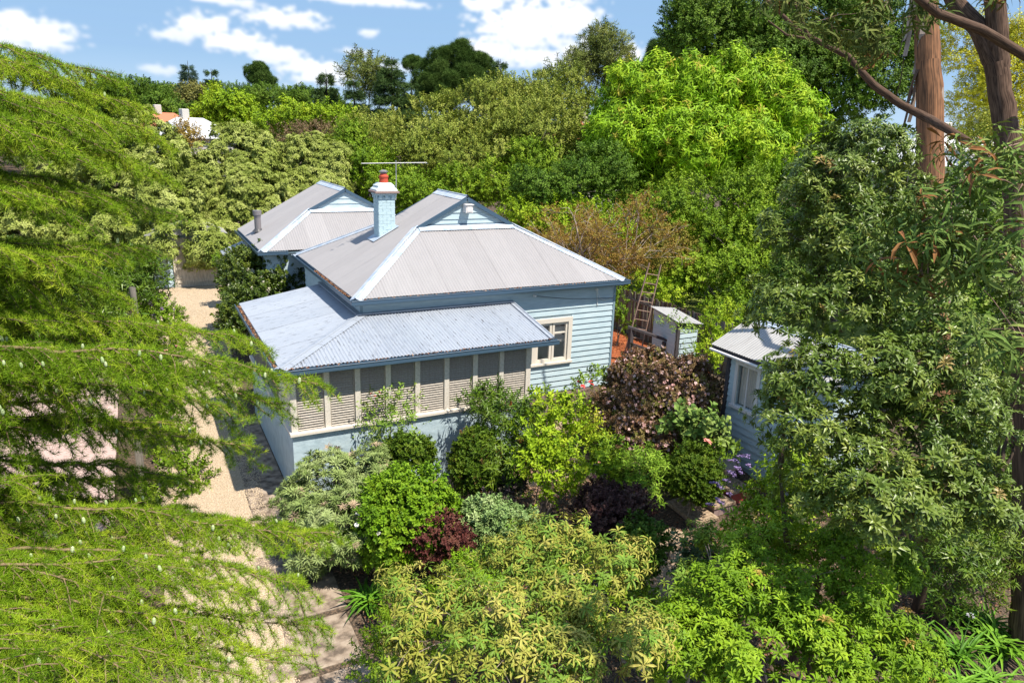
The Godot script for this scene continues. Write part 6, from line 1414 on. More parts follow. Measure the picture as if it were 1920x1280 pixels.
	plant("dark_skyline_pine", "dark pine at the edge of the big dark tree", "tree", "pine", Vector3(34.39, 0.00, -41.71), [[Vector3(0.39, 14.80, -0.91), Vector3(1.37, 1.42, 1.37)], [Vector3(0.19, 13.19, 1.85), Vector3(1.61, 1.67, 1.61)], [Vector3(-0.58, 13.32, -0.94), Vector3(0.96, 0.90, 0.96)]], "trees along the skyline")
	plant("golden_tree", "golden yellow tree behind the forked gum", "tree", "golden", Vector3(38.28, 0.00, -13.73), [[Vector3(-0.43, 10.31, -0.00), Vector3(1.70, 2.47, 1.70)], [Vector3(1.29, 12.33, 0.25), Vector3(1.36, 2.12, 1.36)], [Vector3(-0.22, 8.35, 1.92), Vector3(1.66, 1.72, 1.66)], [Vector3(-0.64, 13.02, -2.16), Vector3(0.84, 1.81, 0.84)]], "trees in the neighbouring gardens")
	plant("golden_tree", "pale yellow green tree beside the wide pale roof", "tree", "golden", Vector3(28.96, 0.00, -7.29), [[Vector3(-0.16, 7.22, -0.80), Vector3(0.89, 0.81, 0.89)], [Vector3(0.16, 6.46, 0.80), Vector3(0.86, 0.78, 0.86)]], "trees in the neighbouring gardens", {"cols": [Color(0.16, 0.2, 0.02), Color(0.29, 0.32, 0.035), Color(0.4, 0.4, 0.06)]})
	plant("bush_tree", "bronze tinted bush beyond the paling fence", "tree", "mid", Vector3(7.67, 0.00, -7.63), [[Vector3(0.11, 2.19, -0.43), Vector3(0.81, 0.48, 0.81)], [Vector3(1.06, 1.79, 0.19), Vector3(0.59, 0.53, 0.59)], [Vector3(-1.17, 1.70, 0.24), Vector3(0.48, 0.37, 0.48)]], "trees in the neighbouring gardens", {"cols": [Color(0.09, 0.10, 0.012), Color(0.19, 0.17, 0.025), Color(0.27, 0.25, 0.04)]})
	plant("fence_tree", "leafy tree standing just beyond the paling fence", "tree", "mid", Vector3(8.60, 0.00, -4.94), [[Vector3(0.53, 1.27, -0.94), Vector3(0.91, 0.81, 0.91)], [Vector3(-0.44, 1.13, -1.40), Vector3(0.65, 0.50, 0.65)], [Vector3(0.92, 1.39, 0.40), Vector3(0.74, 0.86, 0.74)], [Vector3(-1.01, 0.73, 1.95), Vector3(0.47, 0.38, 0.47)]], "trees in the neighbouring gardens")
	plant("fence_creeper", "bright green creeper spilling over the paling fence by the ladder", "shrub", "bright", Vector3(4.69, 0.00, -4.37), [[Vector3(0.02, 1.56, 0.07), Vector3(0.27, 0.12, 0.27)], [Vector3(-0.35, 1.68, -0.62), Vector3(0.20, 0.10, 0.20)], [Vector3(0.33, 1.32, 0.55), Vector3(0.19, 0.09, 0.19)]], "", {"size": 0.26, "clump": 0.3, "dens": 22.0, "trunk": 0.03, "tree": false})
	plant("ivy_bank", "leafy ivy bank between the house corner and the fence", "shrub", "shrub", Vector3(2.43, 0.00, -3.10), [[Vector3(0.06, 1.37, -0.19), Vector3(0.07, 0.47, 0.07)], [Vector3(-0.06, 0.74, 0.19), Vector3(0.08, 0.28, 0.08)]])
	plant("yard_shrub", "bright green shrub mass between the store and the cabin roof", "shrub", "bright", Vector3(3.21, 0.00, 0.57), [[Vector3(1.31, 1.51, -1.31), Vector3(0.25, 0.19, 0.25)], [Vector3(-0.32, 1.16, 0.30), Vector3(0.15, 0.23, 0.15)], [Vector3(-0.15, 1.45, 0.29), Vector3(0.15, 0.26, 0.15)], [Vector3(-0.84, 0.83, 0.72), Vector3(0.21, 0.13, 0.21)]], "", {"size": 0.24, "clump": 0.3, "dens": 24.0, "tree": false, "trunk": 0.04})
	plant("store_shrub", "pale leafy shrub growing in front of the little store", "shrub", "nandina", Vector3(1.85, 0.00, 0.61), [[Vector3(0.01, 1.61, -0.19), Vector3(0.14, 0.12, 0.14)], [Vector3(-0.01, 1.48, 0.19), Vector3(0.11, 0.07, 0.11)]])
	plant("back_shade_tree", "shady dark leaved tree behind the glossy tree", "tree", "mid", Vector3(12.42, 0.00, -2.59), [[Vector3(1.99, 3.27, -2.35), Vector3(1.93, 1.54, 1.93)], [Vector3(2.15, 3.75, -0.07), Vector3(1.57, 1.63, 1.57)], [Vector3(-2.66, 1.82, 0.38), Vector3(0.98, 0.90, 0.98)], [Vector3(-1.47, 2.25, 2.04), Vector3(1.48, 1.04, 1.48)]], "trees in the neighbouring gardens", {"cols": [Color(0.035, 0.085, 0.008), Color(0.07, 0.14, 0.014), Color(0.13, 0.2, 0.03)]})
	plant("right_edge_tree", "dark leafy tree at the right boundary behind the gums", "tree", "dark", Vector3(9.48, -0.18, 4.51), [[Vector3(4.08, 4.43, -3.16), Vector3(1.31, 1.35, 1.31)], [Vector3(0.52, 2.85, 0.18), Vector3(0.89, 1.08, 0.89)], [Vector3(-1.79, 1.93, 0.44), Vector3(0.97, 0.86, 0.97)], [Vector3(-2.82, 1.02, 2.54), Vector3(0.58, 0.87, 0.58)]], "trees in the neighbouring gardens", {"size": 0.4, "clump": 0.6, "dens": 13.0})
	plant("camellia_hedge", "dense dark glossy camellia against the side of the house", "shrub", "camellia", Vector3(-8.06, -0.24, -7.85), [[Vector3(-0.19, 2.16, -0.88), Vector3(0.64, 0.63, 0.64)], [Vector3(0.54, 2.42, -1.17), Vector3(0.51, 0.54, 0.51)], [Vector3(-0.26, 1.56, 0.45), Vector3(0.64, 0.56, 0.64)], [Vector3(-0.81, 1.17, 1.46), Vector3(0.38, 0.46, 0.38)], [Vector3(0.73, 2.29, 0.14), Vector3(0.24, 0.43, 0.24)]], "", {"accent": [Color(0.5, 0.48, 0.36), 0.02]})
	plant("creeper_hedge", "bright green creeper at the edge of the gravel drive by the garage", "shrub", "shrub", Vector3(-8.66, 0.00, -12.12), [[Vector3(0.04, 1.19, -0.67), Vector3(0.13, 0.59, 0.13)], [Vector3(-0.04, 0.56, 0.67), Vector3(0.12, 0.45, 0.12)]])
	plant("drive_shrub", "purple tinged leafy shrub on the left of the gravel drive", "shrub", "shrub", Vector3(-11.02, -0.58, -9.35), [[Vector3(0.06, 1.20, 0.21), Vector3(0.43, 0.45, 0.43)], [Vector3(-0.28, 1.35, -1.19), Vector3(0.31, 0.29, 0.31)], [Vector3(0.22, 0.85, 0.99), Vector3(0.22, 0.23, 0.22)]], "", {"accent": [Color(0.2, 0.14, 0.26), 0.05]})
	plant("silver_shrub", "wide silvery green shrub with narrow leaves at the veranda corner", "shrub", "silver", Vector3(-8.73, -0.98, 3.83), [[Vector3(0.04, 1.04, -0.57), Vector3(0.69, 0.55, 0.69)], [Vector3(-0.43, 0.84, -0.28), Vector3(0.39, 0.45, 0.39)], [Vector3(0.07, 0.79, 0.46), Vector3(0.74, 0.57, 0.74)], [Vector3(-0.45, 0.49, 0.64), Vector3(0.34, 0.36, 0.34)], [Vector3(0.78, 1.26, -0.25), Vector3(0.43, 0.40, 0.43)]])
	plant("succulent_shrub", "bare stemmed shrub with spiky leaf tufts against the rendered wall", "shrub", "silver", Vector3(-8.02, -0.88, 2.41), [[Vector3(-0.02, 1.20, -0.06), Vector3(0.25, 0.15, 0.25)], [Vector3(0.33, 1.15, 0.26), Vector3(0.25, 0.21, 0.25)], [Vector3(-0.31, 1.14, -0.19), Vector3(0.19, 0.08, 0.19)]], "", {"size": 0.26, "clump": 0.15, "dens": 8.0, "cover": 0.4, "limbs": 1.0, "cols": [Color(0.13, 0.22, 0.04), Color(0.24, 0.34, 0.07), Color(0.33, 0.42, 0.12)], "bark": "bark_pale"})
	plant("nandina", "airy upright nandina with a red flower tip in front of the louvres", "shrub", "nandina", Vector3(-7.08, -0.88, 2.48), [[Vector3(-0.02, 1.44, 0.29), Vector3(0.39, 0.27, 0.39)], [Vector3(-0.21, 1.77, -0.15), Vector3(0.16, 0.16, 0.16)], [Vector3(0.25, 1.76, 0.33), Vector3(0.15, 0.12, 0.15)], [Vector3(-0.24, 2.10, -0.39), Vector3(0.05, 0.08, 0.05)], [Vector3(0.22, 2.21, -0.07), Vector3(0.05, 0.08, 0.05)]])
	plant("dark_box_bush", "dark clipped bush half hidden under the nandina", "shrub", "box", Vector3(-7.03, -0.93, 3.21), [[Vector3(0.00, 1.30, 0.00), Vector3(0.36, 0.37, 0.36)]])
	plant("round_shrub", "big rounded bright green shrub with a few white flowers", "shrub", "round_green", Vector3(-7.64, -1.05, 4.90), [[Vector3(0.05, 1.08, -0.23), Vector3(0.71, 0.61, 0.71)], [Vector3(-0.28, 0.97, 0.10), Vector3(0.55, 0.46, 0.55)], [Vector3(0.24, 1.01, 0.13), Vector3(0.45, 0.43, 0.45)]])
	plant("clipped_ball", "dark clipped round bush beside the paved path", "shrub", "box", Vector3(-5.56, -0.95, 3.39), [[Vector3(0.01, 1.02, -0.13), Vector3(0.42, 0.53, 0.42)], [Vector3(-0.01, 0.89, 0.13), Vector3(0.44, 0.36, 0.44)]], "", {"accent": [Color(0.16, 0.09, 0.03), 0.06]})
	plant("camellia_tree", "tall dark leaved shrub with rusty spent blooms in front of the louvres", "shrub", "dark_shrub", Vector3(-4.90, -0.93, 3.21), [[Vector3(-0.08, 1.66, -0.34), Vector3(0.26, 0.32, 0.26)], [Vector3(0.17, 1.64, 0.04), Vector3(0.30, 0.36, 0.30)], [Vector3(-0.22, 1.91, -0.73), Vector3(0.08, 0.11, 0.08)], [Vector3(0.30, 1.34, 0.55), Vector3(0.25, 0.35, 0.25)], [Vector3(-0.16, 1.16, 0.48), Vector3(0.40, 0.30, 0.40)]], "", {"accent": [Color(0.3, 0.1, 0.03), 0.012]})
	plant("light_green_tree", "small light green tree on several stems in the middle of the garden", "tree", "bright", Vector3(-4.55, -1.01, 4.35), [[Vector3(0.38, 2.32, -0.54), Vector3(0.24, 0.28, 0.24)], [Vector3(0.53, 1.99, -0.11), Vector3(0.37, 0.38, 0.37)], [Vector3(-0.08, 1.74, -0.12), Vector3(0.34, 0.36, 0.34)], [Vector3(0.35, 1.63, 0.61), Vector3(0.45, 0.41, 0.45)], [Vector3(-0.29, 1.35, 0.49), Vector3(0.37, 0.30, 0.37)]], "", {"size": 0.24, "clump": 0.26, "dens": 22.0, "trunk": 0.03, "stems": 4, "limbs": 0.6, "bark": "bark_pale"})
	plant("golden_shrub", "small golden green shrub beside the light green tree", "shrub", "golden", Vector3(-3.14, -1.00, 4.12), [[Vector3(0.02, 1.63, -0.24), Vector3(0.19, 0.15, 0.19)], [Vector3(-0.02, 1.52, 0.24), Vector3(0.11, 0.10, 0.11)]], "", {"size": 0.22, "clump": 0.22, "dens": 30.0, "trunk": 0.02, "tree": false, "cols": [Color(0.14, 0.2, 0.01), Color(0.26, 0.32, 0.015), Color(0.42, 0.38, 0.03)]})
	plant("rose_bush", "green rose bush with small pink flowers", "shrub", "shrub", Vector3(-3.37, -1.04, 4.70), [[Vector3(-0.16, 1.20, 0.05), Vector3(0.24, 0.21, 0.24)], [Vector3(0.16, 1.33, -0.05), Vector3(0.18, 0.12, 0.18)]])
	plant("feathery_shrub", "feathery light green shrub beside the clipped cone", "shrub", "feathery", Vector3(-2.68, -1.07, 5.18), [[Vector3(-0.07, 1.11, -0.20), Vector3(0.28, 0.24, 0.28)], [Vector3(0.32, 0.92, -0.06), Vector3(0.19, 0.22, 0.19)], [Vector3(-0.25, 0.83, 0.26), Vector3(0.24, 0.19, 0.24)]])
	plant("abelia_bush", "huge dense bush of dark bronze leaves covered in pale pink flowers", "shrub", "abelia", Vector3(-0.65, -0.55, 2.97), [[Vector3(0.04, 1.02, -0.30), Vector3(1.00, 0.69, 1.00)], [Vector3(-0.88, 0.61, -0.18), Vector3(0.57, 0.64, 0.57)], [Vector3(0.19, 0.73, 0.57), Vector3(0.73, 0.66, 0.73)], [Vector3(0.40, 1.43, -0.71), Vector3(0.73, 0.40, 0.73)], [Vector3(1.00, 1.33, 0.10), Vector3(0.40, 0.47, 0.40)], [Vector3(-0.76, 0.46, 0.52), Vector3(0.72, 0.44, 0.72)]])
	plant("wall_flowers", "leafy plants with red and pink flowers at the foot of the weatherboard wall", "flowers", "shrub", Vector3(-1.45, -0.38, 1.34), [[Vector3(-0.16, 0.79, -0.00), Vector3(0.12, 0.08, 0.12)], [Vector3(0.16, 0.93, 0.00), Vector3(0.08, 0.07, 0.08)]])
	plant("round_leaf_shrub", "pale round leaved shrub with a pink bloom by the cabin corner", "shrub", "round_leaf", Vector3(-1.00, -0.95, 4.67), [[Vector3(-0.03, 1.54, -0.14), Vector3(0.26, 0.15, 0.26)], [Vector3(0.14, 1.52, 0.19), Vector3(0.16, 0.17, 0.16)], [Vector3(0.09, 1.38, 0.44), Vector3(0.09, 0.10, 0.09)], [Vector3(-0.20, 1.57, -0.48), Vector3(0.10, 0.08, 0.10)]])
	plant("clipped_cone", "dark green clipped cone bush at the foot of the steps", "shrub", "box", Vector3(-1.61, -1.09, 5.45), [[Vector3(0.01, 0.99, 0.05), Vector3(0.42, 0.39, 0.42)], [Vector3(0.03, 1.31, -0.05), Vector3(0.28, 0.25, 0.28)], [Vector3(-0.04, 1.07, -0.00), Vector3(0.37, 0.34, 0.37)]])
	plant("bowl_planting", "low leafy planting filling the clay bowl", "plant", "shrub", Vector3(-0.84, -1.05, 5.41), [[Vector3(0.00, 1.37, 0.00), Vector3(0.21, 0.08, 0.21)]], "", {"size": 0.14, "clump": 0.12, "dens": 70.0, "trunk": 0.01})
	plant("maroon_shrub", "dark maroon and bronze shrub in the middle bed", "shrub", "maroon", Vector3(-4.11, -1.14, 6.07), [[Vector3(0.03, 1.02, -0.11), Vector3(0.48, 0.33, 0.48)], [Vector3(0.39, 1.08, 0.06), Vector3(0.26, 0.27, 0.26)], [Vector3(-0.42, 0.93, 0.04), Vector3(0.25, 0.16, 0.25)]])
	plant("burgundy_bush", "rounded burgundy barberry bush beside the rounded green shrub", "shrub", "maroon", Vector3(-7.26, -1.10, 5.59), [[Vector3(0.00, 1.02, 0.00), Vector3(0.30, 0.30, 0.30)]], "", {"cols": [Color(0.06, 0.016, 0.016), Color(0.12, 0.035, 0.03), Color(0.17, 0.075, 0.05)]})
	plant("variegated_bush", "pale variegated low bush behind the ochre leaved tree", "shrub", "variegated", Vector3(-6.14, -1.10, 5.54), [[Vector3(0.02, 0.94, -0.16), Vector3(0.48, 0.26, 0.48)], [Vector3(-0.37, 0.85, -0.10), Vector3(0.20, 0.17, 0.20)], [Vector3(0.35, 0.92, 0.26), Vector3(0.24, 0.15, 0.24)]])
	plant("purple_groundcover", "low dull purple ground cover at the edge of the paved path", "shrub", "maroon", Vector3(-5.43, -1.00, 4.16), [[Vector3(0.17, 0.74, -0.17), Vector3(0.27, 0.06, 0.27)], [Vector3(-0.17, 0.62, 0.17), Vector3(0.22, 0.07, 0.22)]], "", {"cols": [Color(0.05, 0.05, 0.03), Color(0.10, 0.07, 0.08), Color(0.14, 0.16, 0.06)]})
	plant("dark_round_bush", "dark green rounded bush beside the flagstones", "shrub", "round_green", Vector3(-4.39, -1.22, 7.30), [[Vector3(0.18, 1.06, -0.09), Vector3(0.25, 0.31, 0.25)], [Vector3(-0.18, 1.01, 0.09), Vector3(0.17, 0.18, 0.17)]], "", {"cols": [Color(0.04, 0.09, 0.008), Color(0.08, 0.155, 0.014), Color(0.14, 0.22, 0.03)]})
	plant("grey_hydrangea", "grey green broad leaved shrub at the edge of the flagstones", "shrub", "round_leaf", Vector3(-3.91, -1.28, 8.13), [[Vector3(0.06, 1.29, -0.20), Vector3(0.22, 0.23, 0.22)], [Vector3(-0.06, 1.28, 0.20), Vector3(0.15, 0.16, 0.15)]], "", {"size": 0.16, "clump": 0.2, "dens": 40.0, "cols": [Color(0.05, 0.085, 0.035), Color(0.09, 0.14, 0.06), Color(0.14, 0.19, 0.09)]})
	plant("lime_groundcover", "bright lime green ground cover under the ochre leaved tree", "shrub", "feathery", Vector3(-7.26, -1.18, 6.78), [[Vector3(0.11, 0.91, -0.25), Vector3(0.32, 0.17, 0.32)], [Vector3(-0.36, 0.86, -0.01), Vector3(0.22, 0.13, 0.22)], [Vector3(0.24, 0.96, 0.27), Vector3(0.25, 0.14, 0.25)]], "", {"cols": [Color(0.12, 0.26, 0.006), Color(0.2, 0.36, 0.01), Color(0.3, 0.45, 0.03)], "size": 0.13, "clump": 0.16, "dens": 80.0})
	plant("low_greenery", "mixed low green plants beneath the ochre leaved tree", "shrub", "shrub", Vector3(-7.14, -1.25, 7.77), [[Vector3(-1.41, 0.95, -0.33), Vector3(0.34, 0.20, 0.34)], [Vector3(-0.80, 1.18, 0.15), Vector3(0.34, 0.20, 0.34)], [Vector3(0.00, 1.28, 0.54), Vector3(0.34, 0.20, 0.34)], [Vector3(0.84, 1.25, 0.75), Vector3(0.34, 0.20, 0.34)], [Vector3(1.62, 1.24, -0.01), Vector3(0.26, 0.15, 0.26)], [Vector3(0.80, 1.21, -0.43), Vector3(0.31, 0.15, 0.31)], [Vector3(-1.23, 0.83, -1.37), Vector3(0.19, 0.10, 0.19)], [Vector3(-1.86, 1.01, 0.12), Vector3(0.25, 0.15, 0.25)], [Vector3(2.05, 0.91, 0.56), Vector3(0.22, 0.14, 0.22)]], "", {"size": 0.16, "clump": 0.22, "dens": 38.0})
	plant("buddleja", "light green buddleja with mauve flower spikes over the steps", "shrub", "light_vine", Vector3(-2.35, -1.29, 8.26), [[Vector3(0.37, 1.99, -0.28), Vector3(0.33, 0.31, 0.33)], [Vector3(0.68, 2.53, -0.30), Vector3(0.29, 0.40, 0.29)], [Vector3(-0.21, 1.74, -0.04), Vector3(0.26, 0.18, 0.26)], [Vector3(0.30, 2.12, 0.34), Vector3(0.40, 0.32, 0.40)], [Vector3(-0.78, 1.54, -0.04), Vector3(0.22, 0.09, 0.22)], [Vector3(-0.36, 1.83, 0.32), Vector3(0.35, 0.14, 0.35)]])
	plant("ochre_tree", "small tree with drooping ochre green leaves and pale branches in the foreground", "tree", "cherry", Vector3(-6.40, -1.30, 8.40), [[Vector3(-1.25, 2.65, 0.51), Vector3(0.60, 0.21, 0.60)], [Vector3(-2.14, 2.53, 0.43), Vector3(0.57, 0.24, 0.57)], [Vector3(-0.54, 2.67, 0.99), Vector3(0.59, 0.30, 0.59)], [Vector3(0.24, 2.82, 0.77), Vector3(0.26, 0.15, 0.26)], [Vector3(-1.84, 2.58, 1.28), Vector3(0.94, 0.34, 0.94)], [Vector3(-2.79, 2.42, 0.95), Vector3(0.43, 0.20, 0.43)], [Vector3(-0.80, 2.57, 1.95), Vector3(0.63, 0.35, 0.63)], [Vector3(-1.87, 2.59, 1.96), Vector3(1.08, 0.19, 1.08)], [Vector3(-0.44, 2.84, 0.29), Vector3(0.36, 0.11, 0.36)], [Vector3(-1.00, 2.79, 0.01), Vector3(0.29, 0.07, 0.29)], [Vector3(-2.49, 2.52, -0.21), Vector3(0.14, 0.08, 0.14)]])
	plant("rhododendron", "large bright green rhododendron with whorled leaves in the foreground", "shrub", "rhodo", Vector3(-4.43, -1.45, 10.51), [[Vector3(0.37, 2.53, -0.46), Vector3(0.78, 0.44, 0.78)], [Vector3(-0.50, 2.35, -0.51), Vector3(0.61, 0.42, 0.61)], [Vector3(0.35, 2.44, 0.26), Vector3(0.72, 0.47, 0.72)], [Vector3(-0.64, 2.24, 0.28), Vector3(0.94, 0.38, 0.94)], [Vector3(1.27, 2.69, -0.04), Vector3(0.49, 0.34, 0.49)], [Vector3(-1.37, 2.08, -0.29), Vector3(0.44, 0.32, 0.44)], [Vector3(0.53, 2.27, 0.76), Vector3(0.50, 0.32, 0.50)]])
	plant("weeping_shrub", "fine leaved drooping shrub beside the flagstones in the foreground", "shrub", "cherry", Vector3(-5.00, -1.36, 9.22), [[Vector3(-0.36, 1.99, 0.06), Vector3(0.23, 0.17, 0.23)], [Vector3(-0.58, 1.97, 0.66), Vector3(0.28, 0.22, 0.28)], [Vector3(0.91, 2.25, -0.53), Vector3(0.19, 0.12, 0.19)], [Vector3(0.04, 1.97, -0.19), Vector3(0.17, 0.08, 0.17)]], "", {"cols": [Color(0.11, 0.2, 0.01), Color(0.2, 0.3, 0.02), Color(0.3, 0.38, 0.05)], "tree": false})
	plant("glossy_tree", "tall glossy tree with whorled leathery leaves in front of the cabin", "tree", "rosette_tree", Vector3(-2.60, -1.38, 9.60), [[Vector3(0.10, 7.60, -1.09), Vector3(0.39, 0.47, 0.39)], [Vector3(0.86, 7.90, -1.03), Vector3(0.40, 0.27, 0.40)], [Vector3(-0.55, 6.81, -0.94), Vector3(0.33, 0.45, 0.33)], [Vector3(0.03, 6.84, -0.54), Vector3(0.50, 0.45, 0.50)], [Vector3(0.91, 6.97, -0.47), Vector3(0.29, 0.54, 0.29)], [Vector3(-0.94, 5.85, -0.60), Vector3(0.31, 0.34, 0.31)], [Vector3(-0.22, 5.94, -0.26), Vector3(0.42, 0.34, 0.42)], [Vector3(0.50, 6.03, 0.09), Vector3(0.42, 0.44, 0.42)], [Vector3(-1.00, 5.07, -0.15), Vector3(0.44, 0.25, 0.44)], [Vector3(-0.35, 5.16, 0.40), Vector3(0.47, 0.34, 0.47)], [Vector3(0.60, 5.27, 0.63), Vector3(0.41, 0.50, 0.41)], [Vector3(-1.27, 4.58, -0.37), Vector3(0.19, 0.17, 0.19)], [Vector3(-1.10, 4.42, 0.48), Vector3(0.59, 0.31, 0.59)], [Vector3(-0.44, 4.46, 1.05), Vector3(0.58, 0.39, 0.58)], [Vector3(0.38, 4.60, 1.19), Vector3(0.32, 0.40, 0.32)], [Vector3(-1.21, 3.99, 1.26), Vector3(0.61, 0.31, 0.61)], [Vector3(-0.42, 3.96, 1.69), Vector3(0.42, 0.37, 0.42)], [Vector3(-1.51, 3.78, 0.70), Vector3(0.31, 0.23, 0.31)]], "", {"cover": 1.65})
	strap_plant("agapanthus", "agapanthus clump with glossy strap leaves beside the concrete path", "plant", Vector3(-8.51, -1.09, 5.39), 70, 0.62, [Color(0.050, 0.150, 0.010), Color(0.130, 0.290, 0.020)], "agapanthus clumps", 0)
	strap_plant("agapanthus", "agapanthus clump near the dark rounded bush", "plant", Vector3(-4.13, -1.19, 6.82), 40, 0.60, [Color(0.050, 0.150, 0.010), Color(0.130, 0.290, 0.020)], "agapanthus clumps", 1)
	strap_plant("agapanthus", "agapanthus clump with a faded flower head near the trunk foot", "plant", Vector3(-0.03, -1.43, 10.32), 60, 0.70, [Color(0.050, 0.150, 0.010), Color(0.130, 0.290, 0.020)], "agapanthus clumps", 1)
	strap_plant("agapanthus", "agapanthus clump with broad light strap leaves at the foot of the grey trunk", "plant", Vector3(-0.21, -1.48, 11.04), 60, 0.75, [Color(0.080, 0.200, 0.012), Color(0.180, 0.360, 0.030)], "agapanthus clumps", 0)
	strap_plant("agapanthus", "agapanthus clump spreading in front of the rhododendron", "plant", Vector3(-1.10, -1.44, 10.49), 55, 0.70, [Color(0.070, 0.180, 0.012), Color(0.160, 0.330, 0.030)], "agapanthus clumps", 0)
	strap_plant("agapanthus", "agapanthus clump in the shade of the dark shrubs", "plant", Vector3(1.10, -1.42, 10.09), 60, 0.75, [Color(0.050, 0.150, 0.010), Color(0.130, 0.290, 0.020)], "agapanthus clumps", 0)
	strap_plant("agapanthus", "agapanthus clump between the rhododendron and the grey trunk", "plant", Vector3(0.79, -1.38, 9.62), 60, 0.70, [Color(0.050, 0.150, 0.010), Color(0.130, 0.290, 0.020)], "agapanthus clumps", 0)
	strap_plant("agapanthus", "agapanthus clump in the near corner with upright light leaves", "plant", Vector3(-0.73, -1.47, 10.85), 60, 0.70, [Color(0.100, 0.240, 0.015), Color(0.200, 0.400, 0.030)], "agapanthus clumps", 0)
	strap_plant("agapanthus", "agapanthus clump of long leaves beside the grey trunk base", "plant", Vector3(0.78, -1.45, 10.55), 70, 0.80, [Color(0.090, 0.220, 0.014), Color(0.200, 0.380, 0.030)], "agapanthus clumps", 0)
	strap_plant("agapanthus", "agapanthus clump half under the rhododendron edge", "plant", Vector3(-0.96, -1.41, 10.03), 60, 0.70, [Color(0.050, 0.150, 0.010), Color(0.130, 0.290, 0.020)], "agapanthus clumps", 0)
	strap_plant("agapanthus", "agapanthus clump below the faded flower head", "plant", Vector3(-0.92, -1.38, 9.61), 40, 0.65, [Color(0.050, 0.150, 0.010), Color(0.130, 0.290, 0.020)], "agapanthus clumps", 0)
	blooms(get_node("round_shrub"), [Vector3(-0.61, 1.35, 0.39), Vector3(-0.68, 1.28, 0.50), Vector3(-0.75, 1.43, 0.18), Vector3(-0.87, 1.42, 0.01), Vector3(-0.95, 1.35, 0.22), Vector3(0.06, 1.84, -0.47)], 0.100, Color(0.750, 0.740, 0.700), "flower", 12)
	blooms(get_node("rose_bush"), [Vector3(-0.34, 1.50, 0.33), Vector3(-0.36, 1.34, 0.49), Vector3(-0.49, 1.27, 0.45), Vector3(-0.56, 1.37, 0.26)], 0.110, Color(0.750, 0.250, 0.280), "flower", 12)
	blooms(get_node("wall_flowers"), [Vector3(-0.39, 1.01, 0.16), Vector3(-0.18, 1.06, 0.25), Vector3(-0.14, 1.10, 0.14), Vector3(-0.41, 1.08, 0.01)], 0.160, Color(0.750, 0.080, 0.070), "flower", 12)
	blooms(get_node("round_leaf_shrub"), [Vector3(-0.23, 1.54, 0.69)], 0.200, Color(0.750, 0.300, 0.250), "flower", 12)
	blooms(get_node("nandina"), [Vector3(-0.36, 2.35, -0.30), Vector3(-0.30, 2.30, -0.26), Vector3(-0.22, 2.37, -0.23)], 0.100, Color(0.700, 0.090, 0.030), "flower", 8)
	blooms(get_node("drive_shrub"), [Vector3(0.17, 0.66, 1.84), Vector3(0.27, 0.62, 2.03), Vector3(0.05, 0.61, 1.92), Vector3(0.36, 0.72, 1.93)], 0.240, Color(0.750, 0.300, 0.360), "flower", 12)
	blooms(get_node("silver_shrub"), [Vector3(-0.31, 1.29, 1.40)], 0.160, Color(0.750, 0.520, 0.300), "flower", 12)
	var spikes := [[Vector3(0.31, 2.31, -1.36), -1.00], [Vector3(0.49, 2.39, -1.29), -1.33], [Vector3(0.36, 2.18, -1.29), 0.33], [Vector3(0.25, 2.10, -1.32), 0.00], [Vector3(0.42, 2.10, -1.24), 0.67], [Vector3(-0.03, 1.90, -1.41), -0.67], [Vector3(0.05, 1.83, -1.35), 0.33], [Vector3(-0.02, 1.62, -1.31), 1.00], [Vector3(0.03, 1.55, -1.26), 0.00], [Vector3(-0.14, 1.52, -1.34), -0.33], [Vector3(0.05, 1.43, -1.21), 0.67], [Vector3(0.31, 2.05, -1.28), 1.33], [Vector3(0.56, 2.23, -1.20), 0.33], [Vector3(0.16, 1.95, -1.32), -0.17], [Vector3(0.19, 1.71, -1.23), 0.40]]
	for s in spikes:
		var mb := PackedFloat32Array()
		var ax := Vector3(-0.8, 0.35 + 0.2 * s[1], 0.2 + 0.3 * s[1]).normalized()
		for i in 46:
			var t := rng.randf()
			inst(mb, s[0] + ax * (t - 0.5) * 0.26 + ball() * 0.032 * (1.1 - t), ball(), 0.03, Color(0.3, 0.2, 0.52).lerp(Color(0.52, 0.4, 0.72), rng.randf()))
		scatter(mb, head_mesh(), "flower_spike", get_node("buddleja"))
